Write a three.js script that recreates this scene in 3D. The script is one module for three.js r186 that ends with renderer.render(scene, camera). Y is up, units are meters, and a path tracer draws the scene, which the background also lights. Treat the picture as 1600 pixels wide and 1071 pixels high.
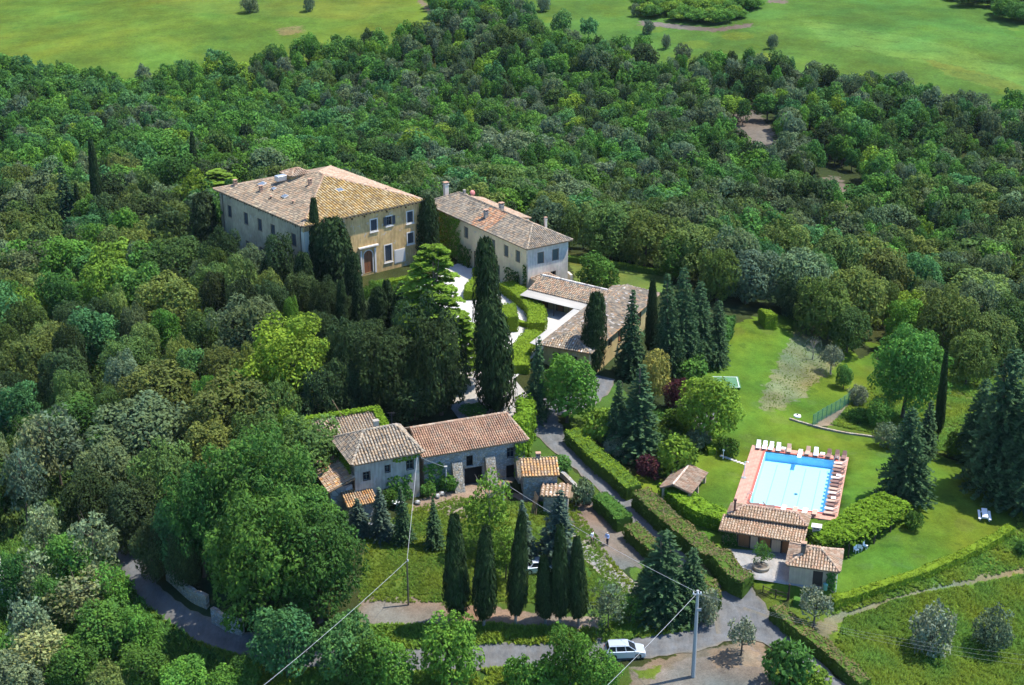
import * as THREE from 'three';
import { Sky } from 'three/addons/objects/Sky.js';
import { MarchingCubes } from 'three/addons/objects/MarchingCubes.js';
import { mergeGeometries } from 'three/addons/utils/BufferGeometryUtils.js';
import { RoundedBoxGeometry } from 'three/addons/geometries/RoundedBoxGeometry.js';
import { createNoise2D, createNoise3D } from 'simplex-noise';

// ---------------------------------------------------------------- camera, sky, sun, exposure
const scene = new THREE.Scene();
const camera = new THREE.PerspectiveCamera(2 * Math.atan(535.5 / 2200) * 180 / Math.PI, 1024 / 685, 1, 6000);
const PITCH = 21.7 * Math.PI / 180, EYE = 88;
camera.position.set(0, EYE, 0);
camera.rotation.x = -PITCH;
const renderer = new THREE.WebGLRenderer({ antialias: true });
renderer.setSize(1024, 685);
renderer.toneMapping = THREE.LinearToneMapping;
renderer.toneMappingExposure = 1.68;
renderer.shadowMap.enabled = true;
const SUN = new THREE.Vector3(0.47, 1, -0.1).normalize();
const sky = new Sky();
sky.name = 'sky'; sky.userData.kind = 'structure';
sky.scale.setScalar(5000);
Object.assign(sky.material.uniforms.turbidity, { value: 3 });
sky.material.uniforms.rayleigh.value = 1.2;
sky.material.uniforms.mieCoefficient.value = 0.004;
sky.material.uniforms.sunPosition.value.copy(SUN);
scene.add(sky);
scene.environmentIntensity = 0.17;
const sun = new THREE.DirectionalLight(new THREE.Color(1, 0.95, 0.86), 5);
sun.position.copy(SUN).multiplyScalar(400).add(new THREE.Vector3(0, 0, -200));
sun.target.position.set(0, 0, -200);
sun.castShadow = true;
Object.assign(sun.shadow.camera, { left: -300, right: 300, top: 400, bottom: -400, near: 1, far: 1200 });
sun.shadow.mapSize.set(4096, 4096);
scene.add(sun, sun.target);
scene.fog = new THREE.FogExp2(new THREE.Color(0.78, 0.85, 1.0), 0.00002);

// ---------------------------------------------------------------- helpers
function rng(seed) { let a = seed >>> 0; return () => { a = (a + 0x6d2b79f5) | 0; let t = Math.imul(a ^ (a >>> 15), 1 | a); t = (t + Math.imul(t ^ (t >>> 7), 61 | t)) ^ t; return ((t ^ (t >>> 14)) >>> 0) / 4294967296; }; }
const N2 = createNoise2D(rng(11)), N2b = createNoise2D(rng(12)), N3 = createNoise3D(rng(13));
const V = (x, y, z) => new THREE.Vector3(x, y, z);
const RAD = Math.PI / 180;
const clamp = THREE.MathUtils.clamp, lerp = THREE.MathUtils.lerp, smooth = THREE.MathUtils.smoothstep;
const used = new Map();
function numbered(name) { const n = used.get(name) ?? 0; used.set(name, n + 1); return n ? `${name}_${String(n).padStart(3, '0')}` : name; }
function shade(o) { o.traverse((c) => { if (c.isMesh) { c.castShadow = true; c.receiveShadow = true; } }); return o; }
function tag(o, label, category, group) { o.userData = { label, category }; if (group) o.userData.group = group; return o; }
function thing(name, label, category, x = 0, y = 0, z = 0, turn = 0, group) {
  const o = new THREE.Group(); o.name = numbered(name); scene.add(o); o.position.set(x, y, z); o.rotation.y = turn;
  return tag(o, label, category, group);
}
function part(name, geometry, material, parent, kind) {
  const g = Array.isArray(geometry) ? mergeGeometries(geometry.map((q) => (q.index ? q.toNonIndexed() : q)).map(plain)) : geometry;
  const m = new THREE.Mesh(g, material); m.name = name; m.castShadow = m.receiveShadow = true; parent.add(m);
  if (kind) m.userData.kind = kind;
  return m;
}
function plain(g) { for (const k of Object.keys(g.attributes)) if (!['position', 'normal', 'uv'].includes(k)) g.deleteAttribute(k); return g; }
function struct(name, geometry, material) { const m = part(numbered(name), geometry, material, scene); m.userData.kind = 'structure'; return m; }
const box = (w, h, d, x = 0, y = 0, z = 0, ry = 0) => { const g = new THREE.BoxGeometry(w, h, d); if (ry) g.rotateY(ry); return g.translate(x, y, z); };
const cyl = (r0, r1, h, n, x = 0, y = 0, z = 0) => new THREE.CylinderGeometry(r1, r0, h, n).translate(x, y + h / 2, z);
function rod(a, b, r0, r1 = r0, n = 6) {
  const d = b.clone().sub(a), g = new THREE.CylinderGeometry(r1, r0, d.length(), n, 1).translate(0, d.length() / 2, 0);
  return g.applyQuaternion(new THREE.Quaternion().setFromUnitVectors(V(0, 1, 0), d.normalize())).translate(a.x, a.y, a.z);
}
const mats = {};
const std = (color, roughness = 0.9, more = {}) => new THREE.MeshPhysicalMaterial({ color: Array.isArray(color) ? new THREE.Color(...color) : color, roughness, specularIntensity: roughness > 0.75 ? 0.12 : 0.8, ...more });
function dataTexture(w, h, fill, srgb = true, repeat = true) {
  const d = new Uint8Array(w * h * 4); fill(d);
  const t = new THREE.DataTexture(d, w, h); t.magFilter = THREE.LinearFilter; t.minFilter = THREE.LinearFilter;
  t.wrapS = t.wrapT = repeat ? THREE.RepeatWrapping : THREE.MirroredRepeatWrapping; if (srgb) t.colorSpace = THREE.SRGBColorSpace; t.needsUpdate = true; return t;
}
const enc = (x) => 255 * (x <= 0.0031308 ? 12.92 * x : 1.055 * Math.pow(Math.max(x, 0), 1 / 2.4) - 0.055);

// ---------------------------------------------------------------- the lie of the land
const F = 2200, SP = Math.sin(PITCH), CP = Math.cos(PITCH);
function sight(u, v) { const a = (u - 800) / F, b = (535.5 - v) / F; return V(a, -SP + b * CP, -CP - b * SP); }
function onLevel(u, v, h) { const d = sight(u, v); return d.multiplyScalar((h - EYE) / d.y).add(V(0, EYE, 0)); }
function depthOf(p) { return -(p.y - EYE) * SP - p.z * CP; }
function seenAt(p) { const q = p.y - EYE, d = depthOf(p); return [800 + F * p.x / d, 535.5 - F * (q * CP - p.z * SP) / d]; }

const SURVEY = [
  [0, 1071, -3], [150, 1071, -3], [330, 1071, -2], [600, 1071, -1.2], [900, 1071, -0.9], [1100, 1040, 0],
  [400, 1022, -1], [300, 985, -1], [225, 935, -0.5], [195, 890, 0], [520, 1035, -0.8], [700, 1030, -0.5], [850, 1025, -0.2], [975, 1020, 0], [1080, 1000, 0.3], [1160, 960, 0.8],
  [360, 925, 2], [290, 875, 2.5], [570, 960, 2], [640, 945, 2.2], [900, 975, 1.3], [760, 975, 1.8], [650, 1000, 0.6], [850, 1003, 0.4],
  [600, 900, 3.2], [700, 850, 4], [820, 880, 3.4], [900, 800, 4], [620, 800, 5], [750, 790, 5], [950, 870, 2.5], [1000, 930, 1.2],
  [560, 785, 5.3], [740, 755, 5.6], [850, 780, 5], [690, 650, 7], [500, 720, 5.5],
  [1080, 890, 1.8], [1000, 815, 3], [930, 745, 4.5], [870, 690, 6], [820, 645, 6.8], [740, 620, 8], [715, 600, 8.5],
  [720, 470, 9], [720, 430, 9], [800, 480, 9], [860, 500, 9], [900, 600, 7.5], [960, 600, 7],
  [566, 437, 9], [480, 440, 8], [400, 420, 6], [330, 420, 5], [560, 560, 7.5], [640, 620, 7],
  [960, 420, 9], [900, 410, 9], [1040, 440, 8.5],
  [1100, 560, 5.5], [1200, 510, 6], [1130, 600, 5.2], [1120, 650, 5], [1130, 720, 4.5], [1160, 800, 4], [1100, 770, 4.2], [1060, 740, 4.6], [1000, 760, 4], [1050, 820, 3],
  [1193, 696, 4], [1346, 718, 4], [1305, 812, 4], [1141, 793, 4], [1240, 750, 4], [1190, 880, 3], [1270, 905, 2.8], [1180, 930, 1.5],
  [1400, 880, 2.8], [1500, 760, 3], [1560, 800, 2.5], [1450, 700, 3.2], [1380, 690, 3.5],
  [1220, 570, 4.5], [1250, 510, 5], [1330, 530, 2.5], [1340, 600, 2], [1290, 600, 3], [1230, 640, 4.2], [1500, 620, 1.5], [1330, 660, 2.5], [1440, 640, 2],
  [1330, 950, 0.8], [1400, 990, -0.5], [1550, 950, -0.5], [1590, 890, 0.5], [1450, 1060, -2], [1590, 1060, -3], [1250, 1050, 0],
  [1300, 450, 0], [1450, 500, -2], [1590, 450, -6], [1590, 560, -1],
  [250, 800, 2], [100, 850, -1], [0, 700, -3], [0, 500, -4], [150, 600, 1], [300, 600, 4], [400, 700, 5], [250, 430, 2], [100, 330, -6], [0, 250, -10], [300, 320, -2],
  [500, 220, -8], [700, 260, -4], [900, 330, -2], [1100, 380, -4], [800, 200, -10], [400, 150, -10], [1000, 200, -8], [1200, 200, -4], [1400, 250, -8], [1590, 330, -10],
  [0, 100, -4], [250, 110, -4], [600, 80, 0], [300, 30, 4], [0, 20, 2], [600, 10, 6], [900, 40, 4], [1100, 100, 0], [1300, 70, 4], [1590, 140, -2], [1590, 40, 6], [1200, 10, 8],
].map(([u, v, h]) => { const p = onLevel(u, v, h); return [p.x, p.z, h]; })
  .concat([[-600, -900, 20], [0, -950, 25], [600, -900, 20], [-600, -500, -5], [600, -500, -5], [-400, -100, -10], [400, -100, -10], [-300, -250, -10], [300, -250, -10], [0, -60, -4], [-700, -1500, 60], [0, -1500, 60], [700, -1500, 60]]);
const land = (() => {                                                // a thin plate through the surveyed heights
  const n = SURVEY.length, m = n + 3, S = 100, A = Array.from({ length: m }, () => new Float64Array(m + 1));
  const phi = (d2) => (d2 < 1e-12 ? 0 : 0.5 * d2 * Math.log(d2));
  for (let i = 0; i < n; i++) {
    for (let j = 0; j < n; j++) A[i][j] = phi(((SURVEY[i][0] - SURVEY[j][0]) ** 2 + (SURVEY[i][1] - SURVEY[j][1]) ** 2) / S / S) + (i === j ? 0.004 : 0);
    [1, SURVEY[i][0] / S, SURVEY[i][1] / S].forEach((q, k) => { A[i][n + k] = q; A[n + k][i] = q; });
    A[i][m] = SURVEY[i][2];
  }
  for (let c = 0; c < m; c++) {
    let p = c; for (let r = c + 1; r < m; r++) if (Math.abs(A[r][c]) > Math.abs(A[p][c])) p = r;
    [A[c], A[p]] = [A[p], A[c]];
    for (let r = c + 1; r < m; r++) { const f = A[r][c] / A[c][c]; if (f) for (let k = c; k <= m; k++) A[r][k] -= f * A[c][k]; }
  }
  const w = new Float64Array(m);
  for (let r = m - 1; r >= 0; r--) { let s = A[r][m]; for (let k = r + 1; k < m; k++) s -= A[r][k] * w[k]; w[r] = s / A[r][r]; }
  return (x, z) => { let h = w[n] + w[n + 1] * x / S + w[n + 2] * z / S; for (let i = 0; i < n; i++) h += w[i] * phi(((x - SURVEY[i][0]) ** 2 + (z - SURVEY[i][1]) ** 2) / S / S); return h; };
})();
// flat places: [x, z of a corner, turn in degrees, width along the turn, depth behind, height, soft edge]
const PADS = [
  [27.4, -155.6, -17, 13, 19, 4, 2.5], [-36, -222.5, 39.5, 26, 31, 9, 6], [2, -220, 34, 12, 35, 9, 4], [5, -191, 64, 29, 8, 9, 3],
  [-19, -151.5, 24, 22, 9, 5.6, 2], [24.8, -147.2, -19, 10, 5.5, 3, 1.5], [24, -142, -16, 13, 6, 3, 1.5],
].map(([x, z, a, w, d, h, e]) => ({ x, z, c: Math.cos(a * RAD), s: Math.sin(a * RAD), w, d, h, e }));
function height(x, z) {
  let h = land(x, z) + 0.12 * N2(x / 9, z / 9);
  for (const p of PADS) {
    const dx = x - p.x, dz = z - p.z, a = dx * p.c - dz * p.s, b = -dx * p.s - dz * p.c;
    const out = Math.hypot(Math.max(-a, a - p.w, 0), Math.max(-b, b - p.d, 0));
    if (out < p.e) h = lerp(p.h, h, smooth(out, 0, p.e));
  }
  return h;
}
function ground(u, v, up = 0) {                                      // where the sight line of a place on the survey photograph meets the land, or a level above it
  const d = sight(u, v); let t = 90, step = 4;
  for (let i = 0; i < 700; i++) {
    const y = EYE + d.y * t;
    if (y < height(d.x * t, d.z * t) + up) { if (step < 0.02) break; t -= step; step /= 4; }
    t += step;
  }
  const x = d.x * t, z = d.z * t; return V(x, height(x, z), z);
}
// ---------------------------------------------------------------- ground
const pxPoly = (list) => list.map(([u, v]) => { const p = ground(u, v); return [p.x, p.z]; });
function noiseField(x, z) { return 0.5 * N2(x / 14, z / 14) + 0.3 * N2b(x / 4.1, z / 4.1) + 0.2 * N2(x / 1.3 + 50, z / 1.3); }
// A colour map in world metres: areas (polygons of bare ground colours) with ragged edges and fine grain.
function groundMap(x0, x1, z0, z1, W, H, base, areas, warp, grain) {
  const cv = document.createElement('canvas'); cv.width = W; cv.height = H; const c = cv.getContext('2d');
  const X = (x) => (x - x0) / (x1 - x0) * W, Y = (z) => (z - z1) / (z0 - z1) * H;    // row 0 at z1 (far)
  const css = ([r, g, b]) => `rgb(${enc(r) | 0},${enc(g) | 0},${enc(b) | 0})`;
  c.fillStyle = css(base); c.fillRect(0, 0, W, H);
  for (const { poly, color, dot } of areas) {
    c.fillStyle = css(color); c.beginPath();
    if (dot) c.ellipse(X(dot[0]), Y(dot[1]), dot[2] / (x1 - x0) * W, dot[2] / (z0 - z1) * H, 0, 0, 7);
    else poly.forEach(([x, z], i) => (i ? c.lineTo(X(x), Y(z)) : c.moveTo(X(x), Y(z))));
    c.closePath(); c.fill();
  }
  const src = c.getImageData(0, 0, W, H).data, mx = (x1 - x0) / W, mz = (z0 - z1) / H, R = rng(5);
  return dataTexture(W, H, (d) => {
    for (let j = 0; j < H; j++) for (let i = 0; i < W; i++) {
      const x = x0 + i * mx, z = z1 + j * mz;
      const wx = warp * (N2(x / 2.3, z / 2.3) + 0.5 * N2(x / 0.8, z / 0.8)), wz = warp * (N2b(x / 2.3, z / 2.3) + 0.5 * N2b(x / 0.8, z / 0.8));
      const si = clamp(Math.round(i + wx / mx), 0, W - 1), sj = clamp(Math.round(j + wz / mz), 0, H - 1), s = (sj * W + si) * 4;
      const big = noiseField(x * grain, z * grain), f = 1 + 0.2 * big + 0.16 * (R() - 0.5), y = (grain < 1 ? 0.06 : 0.12) * N2b(x * grain / 25 + 9, z * grain / 25) + 0.05 * N2(x * grain / 6, z * grain / 6);
      const o = (j * W + i) * 4;
      d[o] = clamp(src[s] * f * (1 + y), 0, 255); d[o + 1] = clamp(src[s + 1] * f, 0, 255); d[o + 2] = clamp(src[s + 2] * f * (1 - 0.6 * y), 0, 255); d[o + 3] = 255;
    }
  }, true, false);
}
const C = {
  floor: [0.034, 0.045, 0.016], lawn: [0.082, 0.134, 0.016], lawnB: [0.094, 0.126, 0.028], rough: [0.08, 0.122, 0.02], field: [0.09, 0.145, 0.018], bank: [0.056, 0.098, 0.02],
  dry: [0.155, 0.15, 0.07], earth: [0.16, 0.13, 0.1], dirt: [0.2, 0.16, 0.12], gravel: [0.16, 0.145, 0.12], tan: [0.2, 0.165, 0.115], far: [0.082, 0.126, 0.02], farR: [0.062, 0.118, 0.024], bare: [0.125, 0.1, 0.08],
};
const LAWN_PX = [[1095, 600], [1115, 550], [1140, 512], [1190, 492], [1265, 495], [1300, 520], [1345, 562], [1372, 545], [1368, 600], [1332, 622], [1270, 668], [1340, 680], [1430, 700], [1525, 730], [1588, 800], [1585, 838], [1480, 872], [1380, 912], [1290, 948], [1228, 938], [1190, 925], [1160, 895], [1130, 855], [1080, 832], [1040, 802], [985, 748], [1000, 738], [1040, 752], [1060, 692], [1105, 690]];
const SLOPE_PX = [[1250, 507], [1277, 502], [1294, 516], [1307, 536], [1316, 550], [1298, 583], [1280, 592], [1250, 622], [1212, 641], [1188, 639], [1194, 608], [1222, 555]];
const GARDEN_PX = [[575, 835], [640, 790], [700, 772], [760, 785], [900, 790], [960, 880], [1005, 930], [960, 955], [560, 942]];
const areasNear = [
  [C.rough, [[1430, 560], [1600, 590], [1600, 900], [1500, 880], [1590, 800], [1520, 725], [1430, 695], [1290, 668], [1340, 610]]],
  [C.lawn, LAWN_PX], [C.lawnB, [[1470, 595], [1525, 580], [1515, 700], [1465, 690]]], [C.lawnB, [[885, 402], [1055, 430], [1040, 458], [985, 452], [900, 440]]],
  [C.dry, SLOPE_PX],
  [C.tan, [[1295, 648], [1345, 622], [1350, 632], [1300, 665], [1270, 668]]],
  [C.rough, [[1230, 940], [1290, 945], [1450, 905], [1600, 862], [1600, 900], [1310, 965], [1290, 1000], [1230, 985]]],
  [C.field, [[1310, 965], [1400, 935], [1600, 897], [1700, 1000], [1650, 1120], [1380, 1120], [1300, 1015]]],
  [[0.15, 0.14, 0.08], [[1296, 962], [1440, 918], [1600, 882], [1600, 896], [1450, 929], [1315, 972], [1290, 1000], [1265, 985]]],
  [C.bank, [[150, 915], [215, 945], [300, 1002], [420, 1046], [640, 1052], [1000, 1042], [980, 1130], [100, 1130]]],
  [C.bank, [[560, 940], [1000, 930], [1110, 960], [1080, 985], [930, 1010], [640, 1022], [540, 1010]]],
  [C.rough, GARDEN_PX], [C.dirt, [[560, 936], [640, 932], [700, 948], [940, 968], [928, 986], [700, 990], [572, 978]]],
  [C.earth, [[878, 800], [928, 778], [1008, 848], [1004, 885], [958, 892], [925, 858]]], [C.tan, [[880, 755], [905, 760], [905, 780], [880, 780]]],
  [C.dirt, [[640, 796], [690, 758], [800, 738], [806, 752], [770, 770], [735, 792], [690, 800]]], [C.dirt, [[690, 800], [728, 790], [734, 812], [700, 816]]], [C.dirt, [[800, 770], [860, 775], [880, 790], [800, 780]]],
  [[0.14, 0.125, 0.095], [[985, 1045], [1070, 1020], [1195, 1000], [1225, 1130], [975, 1130]]], [C.rough, [[985, 1048], [1030, 1040], [1040, 1056], [1000, 1062]]], [C.rough, [[1050, 1050], [1075, 1045], [1080, 1062], [1055, 1065]]], [C.bank, [[850, 690], [870, 715], [930, 760], [985, 800], [960, 800], [880, 745], [835, 720], [815, 690], [825, 650], [845, 640]]], [C.bank, [[900, 640], [960, 600], [985, 620], [960, 660], [920, 690], [880, 665]]], [C.gravel, [[1000, 1130], [1015, 1062], [1070, 1032], [1180, 1008], [1215, 1130]]], [C.tan, [[1110, 1015], [1175, 1010], [1190, 1040], [1120, 1045]]],
  [C.dirt, [[1050, 750], [1110, 690], [1128, 640], [1090, 650], [1050, 670], [1030, 640], [980, 660], [975, 720]]],
  [C.dirt, [[1080, 950], [1125, 935], [1120, 985], [1075, 975]]],
].map(([color, px]) => ({ color, poly: pxPoly(px) }));
const edgeDots = [];
{ // mowing lines on the lawn
  for (let i = 0; i < 16; i++) { const A = ground(1120 + i * 4, 690 + i * 14), B = ground(1330 + i * 15, 690 + i * 14), d = V(B.x - A.x, 0, B.z - A.z).normalize(), w = 0.5; areasNear.push({ color: i % 2 ? [0.078, 0.13, 0.015] : [0.085, 0.138, 0.017], poly: [[A.x + d.z * w, A.z - d.x * w], [B.x + d.z * w, B.z - d.x * w], [B.x - d.z * w, B.z + d.x * w], [A.x - d.z * w, A.z + d.x * w]] }); }
  areasNear.splice(2, 0, ...areasNear.splice(-16));
}
{ // worn spots, dandelion patches and daisies in the grass
  const R = rng(77);
  for (let i = 0; i < 150; i++) { const k = R() * SLOPE_PX.length, a = SLOPE_PX[Math.floor(k)], b = SLOPE_PX[(Math.floor(k) + 1) % SLOPE_PX.length], p = ground(lerp(a[0], b[0], k % 1) + (R() - 0.5) * 6, lerp(a[1], b[1], k % 1) + (R() - 0.5) * 4); edgeDots.push({ color: R() < 0.5 ? C.dry : [0.11, 0.14, 0.035], dot: [p.x, p.z, 0.12 + R() * 0.4] }); }
  for (let i = 0; i < 260; i++) { const p = ground(1000 + R() * 600, 500 + R() * 560); areasNear.push({ color: R() < 0.5 ? [0.084, 0.128, 0.022] : [0.062, 0.108, 0.015], dot: [p.x, p.z, 0.3 + R() * 1.2] }); }
}
// the lawn areas first, other ground over the spots
const NEAR = [-135, 135, -110, -330], FAR = [-420, 420, -330, -1130];
areasNear.sort((a, b) => 0);
const spots = areasNear.splice(-260), li = 3; areasNear.splice(li, 0, ...spots); areasNear.push(...edgeDots);
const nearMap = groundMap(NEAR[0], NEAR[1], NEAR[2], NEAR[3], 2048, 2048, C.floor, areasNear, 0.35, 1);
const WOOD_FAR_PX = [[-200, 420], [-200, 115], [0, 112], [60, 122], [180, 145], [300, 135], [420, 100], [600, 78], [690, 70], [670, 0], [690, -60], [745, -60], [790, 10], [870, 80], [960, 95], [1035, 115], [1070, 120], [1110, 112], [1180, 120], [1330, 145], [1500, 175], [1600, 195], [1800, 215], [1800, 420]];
const areasFar = [
  [C.farR, [[700, 40], [700, -300], [2400, -300], [2400, 400], [700, 300]]],
  [[0.075, 0.14, 0.03], [[1250, 30], [1480, 70], [1600, 110], [1600, 140], [1450, 100], [1290, 70]]],
  [[0.085, 0.122, 0.026], [[1440, 90], [1560, 120], [1600, 135], [1600, 150], [1480, 118]]],
  [[0.092, 0.126, 0.022], [[150, -20], [420, -40], [640, 10], [560, 30], [300, 20]]], [[0.15, 0.13, 0.05], [[430, 44], [470, 40], [475, 50], [440, 56]]],
  [C.bare, [[660, 0], [678, 20], [672, 24], [652, 0]]], [C.bare, [[1000, 32], [1120, 44], [1175, 36], [1175, 42], [1115, 50], [1000, 40]]], [C.bare, [[1200, 0], [1230, 0], [1230, 6], [1200, 4]]],
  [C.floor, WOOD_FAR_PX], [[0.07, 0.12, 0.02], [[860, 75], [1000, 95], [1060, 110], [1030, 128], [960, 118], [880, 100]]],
  [C.bare, [[1145, 180], [1175, 160], [1205, 200], [1222, 250], [1195, 285], [1150, 240]]], [C.bare, [[1255, 285], [1310, 275], [1350, 330], [1320, 345], [1270, 320]]], [C.bare, [[1015, 112], [1035, 112], [1035, 130], [1020, 130]]],
].map(([color, px]) => ({ color, poly: pxPoly(px) }));
{ // faint tramlines and drifts in the far crops
  const R = rng(78), ins = [], strip = (u0, v0, u1, v1, w, c) => { const a = ground(u0, v0), b = ground(u1, v1), n = 24, L = [], Q = []; for (let i = 0; i <= n; i++) { const x = lerp(a.x, b.x, i / n) + 3 * N2(i / 5, u0), z = lerp(a.z, b.z, i / n) + 3 * N2(i / 5, u0 + 9); L.push([x, z - w]); Q.unshift([x, z + w]); } ins.push({ color: c, poly: L.concat(Q) }); };
  for (let i = 0; i < 9; i++) strip(-40, 22 + i * 8, 660, -22 + i * 8, 0.35, [0.074, 0.105, 0.02]);
  for (let i = 0; i < 10; i++) strip(1060 + i * 10, 108 - i * 10, 1640, 175 - i * 14, 0.35, [0.056, 0.096, 0.024]);
  for (let i = 0; i < 60; i++) { const p = ground(R() * 1600, -20 + R() * 170); ins.push({ color: R() < 0.4 ? [0.085, 0.128, 0.022] : [0.064, 0.112, 0.02], dot: [p.x, p.z, 1 + R() * 5] }); }
  areasFar.splice(5, 0, ...ins);
}
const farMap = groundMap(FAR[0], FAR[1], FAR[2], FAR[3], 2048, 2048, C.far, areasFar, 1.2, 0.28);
function landSheet(xs, zs, map, frame) {
  const nx = xs.length, nz = zs.length, pos = new Float32Array(nx * nz * 3), uv = new Float32Array(nx * nz * 2), idx = [];
  for (let j = 0; j < nz; j++) for (let i = 0; i < nx; i++) {
    const o = j * nx + i, x = xs[i], z = zs[j]; let y = height(x, z);
    if (inPool(x, z)) y -= 3;
    pos.set([x, y, z], o * 3); uv.set([(x - frame[0]) / (frame[1] - frame[0]), (z - frame[3]) / (frame[2] - frame[3])], o * 2);
    if (i && j) idx.push(o - nx - 1, o - 1, o, o - nx - 1, o, o - nx);
  }
  const g = new THREE.BufferGeometry(); g.setAttribute('position', new THREE.BufferAttribute(pos, 3)); g.setAttribute('uv', new THREE.BufferAttribute(uv, 2));
  g.setIndex(zs[0] > zs[1] ? idx.map((q, k) => idx[k % 3 === 0 ? k : k % 3 === 1 ? k + 1 : k - 1]) : idx); g.computeVertexNormals(); return g;
}
// the pool's place, used for the hole in the ground
const POOL = { x: 27.4, z: -155.6, turn: -17 * RAD, w: 12.9, d: 18.3 };
function poolPoint(a, b, y = 4) { const c = Math.cos(POOL.turn), s = Math.sin(POOL.turn); return V(POOL.x + a * c - b * s, y, POOL.z - a * s - b * c); }
function inPool(x, z) { const dx = x - POOL.x, dz = z - POOL.z, c = Math.cos(POOL.turn), s = Math.sin(POOL.turn), a = dx * c - dz * s, b = -dx * s - dz * c; return a > 0.9 && a < POOL.w - 0.9 && b > 0.9 && b < POOL.d - 0.9; }
const span = (a, b, step) => { const n = Math.max(1, Math.round(Math.abs(b - a) / step)); return Array.from({ length: n + 1 }, (_, i) => a + (b - a) * i / n); };
const xsAll = [...span(-700, -220, 40), ...span(-220, -90, 5).slice(1), ...span(-90, 90, 1.25).slice(1), ...span(90, 220, 5).slice(1), ...span(220, 700, 40).slice(1)];
const zsNear = [...span(-40, -112, 12), ...span(-112, -240, 1.25).slice(1), ...span(-240, -330, 2.5).slice(1)], zsFar = [...span(-330, -700, 6), ...span(-700, -1500, 25).slice(1)];
const grainBump = dataTexture(256, 256, (d) => { const R = rng(3); for (let i = 0; i < 65536; i++) { const v = 90 + 120 * R(); d.set([v, v, v, 255], i * 4); } }, false); grainBump.repeat.set(700, 560);
struct('ground', landSheet(xsAll, zsNear, nearMap, NEAR), std(0xffffff, 1, { specularIntensity: 0.02, map: nearMap, bumpMap: grainBump, bumpScale: 0.06 }));
struct('hillside_field', landSheet(xsAll, zsFar, farMap, FAR), std(0xffffff, 1, { specularIntensity: 0.0, map: farMap }));

// sheets laid on the land
function drape(px, lift, levels = 4, world = false) {
  const pts = world ? px : pxPoly(px);
  let g = new THREE.ShapeGeometry(new THREE.Shape(pts.map(([x, z]) => new THREE.Vector2(x, -z)))).toNonIndexed();
  let tri = [...g.attributes.position.array];
  for (let l = 0; l < levels; l++) {
    const out = [];
    for (let i = 0; i < tri.length; i += 9) {
      const a = tri.slice(i, i + 3), b = tri.slice(i + 3, i + 6), c = tri.slice(i + 6, i + 9), m = (p, q) => p.map((x, k) => (x + q[k]) / 2), ab = m(a, b), bc = m(b, c), ca = m(c, a);
      out.push(...a, ...ab, ...ca, ...ab, ...b, ...bc, ...ca, ...bc, ...c, ...ab, ...bc, ...ca);
    }
    tri = out;
  }
  const pos = new Float32Array(tri.length), uv = new Float32Array(tri.length / 3 * 2);
  for (let i = 0; i < tri.length / 3; i++) { const x = tri[i * 3], z = -tri[i * 3 + 1]; pos.set([x, height(x, z) + lift, z], i * 3); uv.set([x, z], i * 2); }
  g = new THREE.BufferGeometry(); g.setAttribute('position', new THREE.BufferAttribute(pos, 3)); g.setAttribute('uv', new THREE.BufferAttribute(uv, 2)); g.computeVertexNormals(); return g;
}
function ribbon(px, widths, lift, across = 10) {
  const curve = new THREE.CatmullRomCurve3(px.map(([u, v]) => { const p = ground(u, v); return V(p.x, 0, p.z); })), n = Math.ceil(curve.getLength() / 1.0), pos = [], uv = [], idx = [], col = [];
  for (let i = 0; i <= n; i++) {
    const p = curve.getPoint(i / n), t = curve.getTangent(i / n), s = V(-t.z, 0, t.x).normalize(), f = i / n * (widths.length - 1), k = Math.min(widths.length - 2, Math.floor(f)), w = lerp(widths[k], widths[k + 1], f - k) * (1 + 0.04 * N2(i / 3, 7));
    for (let j = 0; j <= across; j++) { const sd = j / across - 0.5, q = p.clone().addScaledVector(s, w * sd + (Math.abs(sd) > 0.45 ? 0.28 * N2(i * 0.7, sd * 40) : 0)), tr = Math.abs(Math.abs(w * sd) - 0.75), ed = smooth(Math.abs(sd), 0.38, 0.5), k2 = 1 + 0.12 * (1 - smooth(tr, 0.1, 0.4)) - 0.06 * (1 - smooth(Math.abs(w * sd), 0, 0.4)); col.push(k2 * (1 + 0.25 * ed), k2 * (1 + 0.12 * ed), k2 * (1 - 0.12 * ed)); pos.push(q.x, height(q.x, q.z) + lift, q.z); uv.push(q.x, q.z); if (i && j) { const o = i * (across + 1) + j, b = o - across - 1; idx.push(b - 1, b, o, b - 1, o, o - 1); } }
  }
  const g = new THREE.BufferGeometry(); g.setAttribute('position', new THREE.Float32BufferAttribute(pos, 3)); g.setAttribute('uv', new THREE.Float32BufferAttribute(uv, 2)); g.setAttribute('color', new THREE.Float32BufferAttribute(col, 3)); g.setIndex(idx); g.computeVertexNormals();
  if (g.attributes.normal.getY(0) < 0) { g.setIndex(idx.map((q, k2) => idx[k2 % 3 === 0 ? k2 : k2 % 3 === 1 ? k2 + 1 : k2 - 1])); g.computeVertexNormals(); }
  return g;
}
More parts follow.
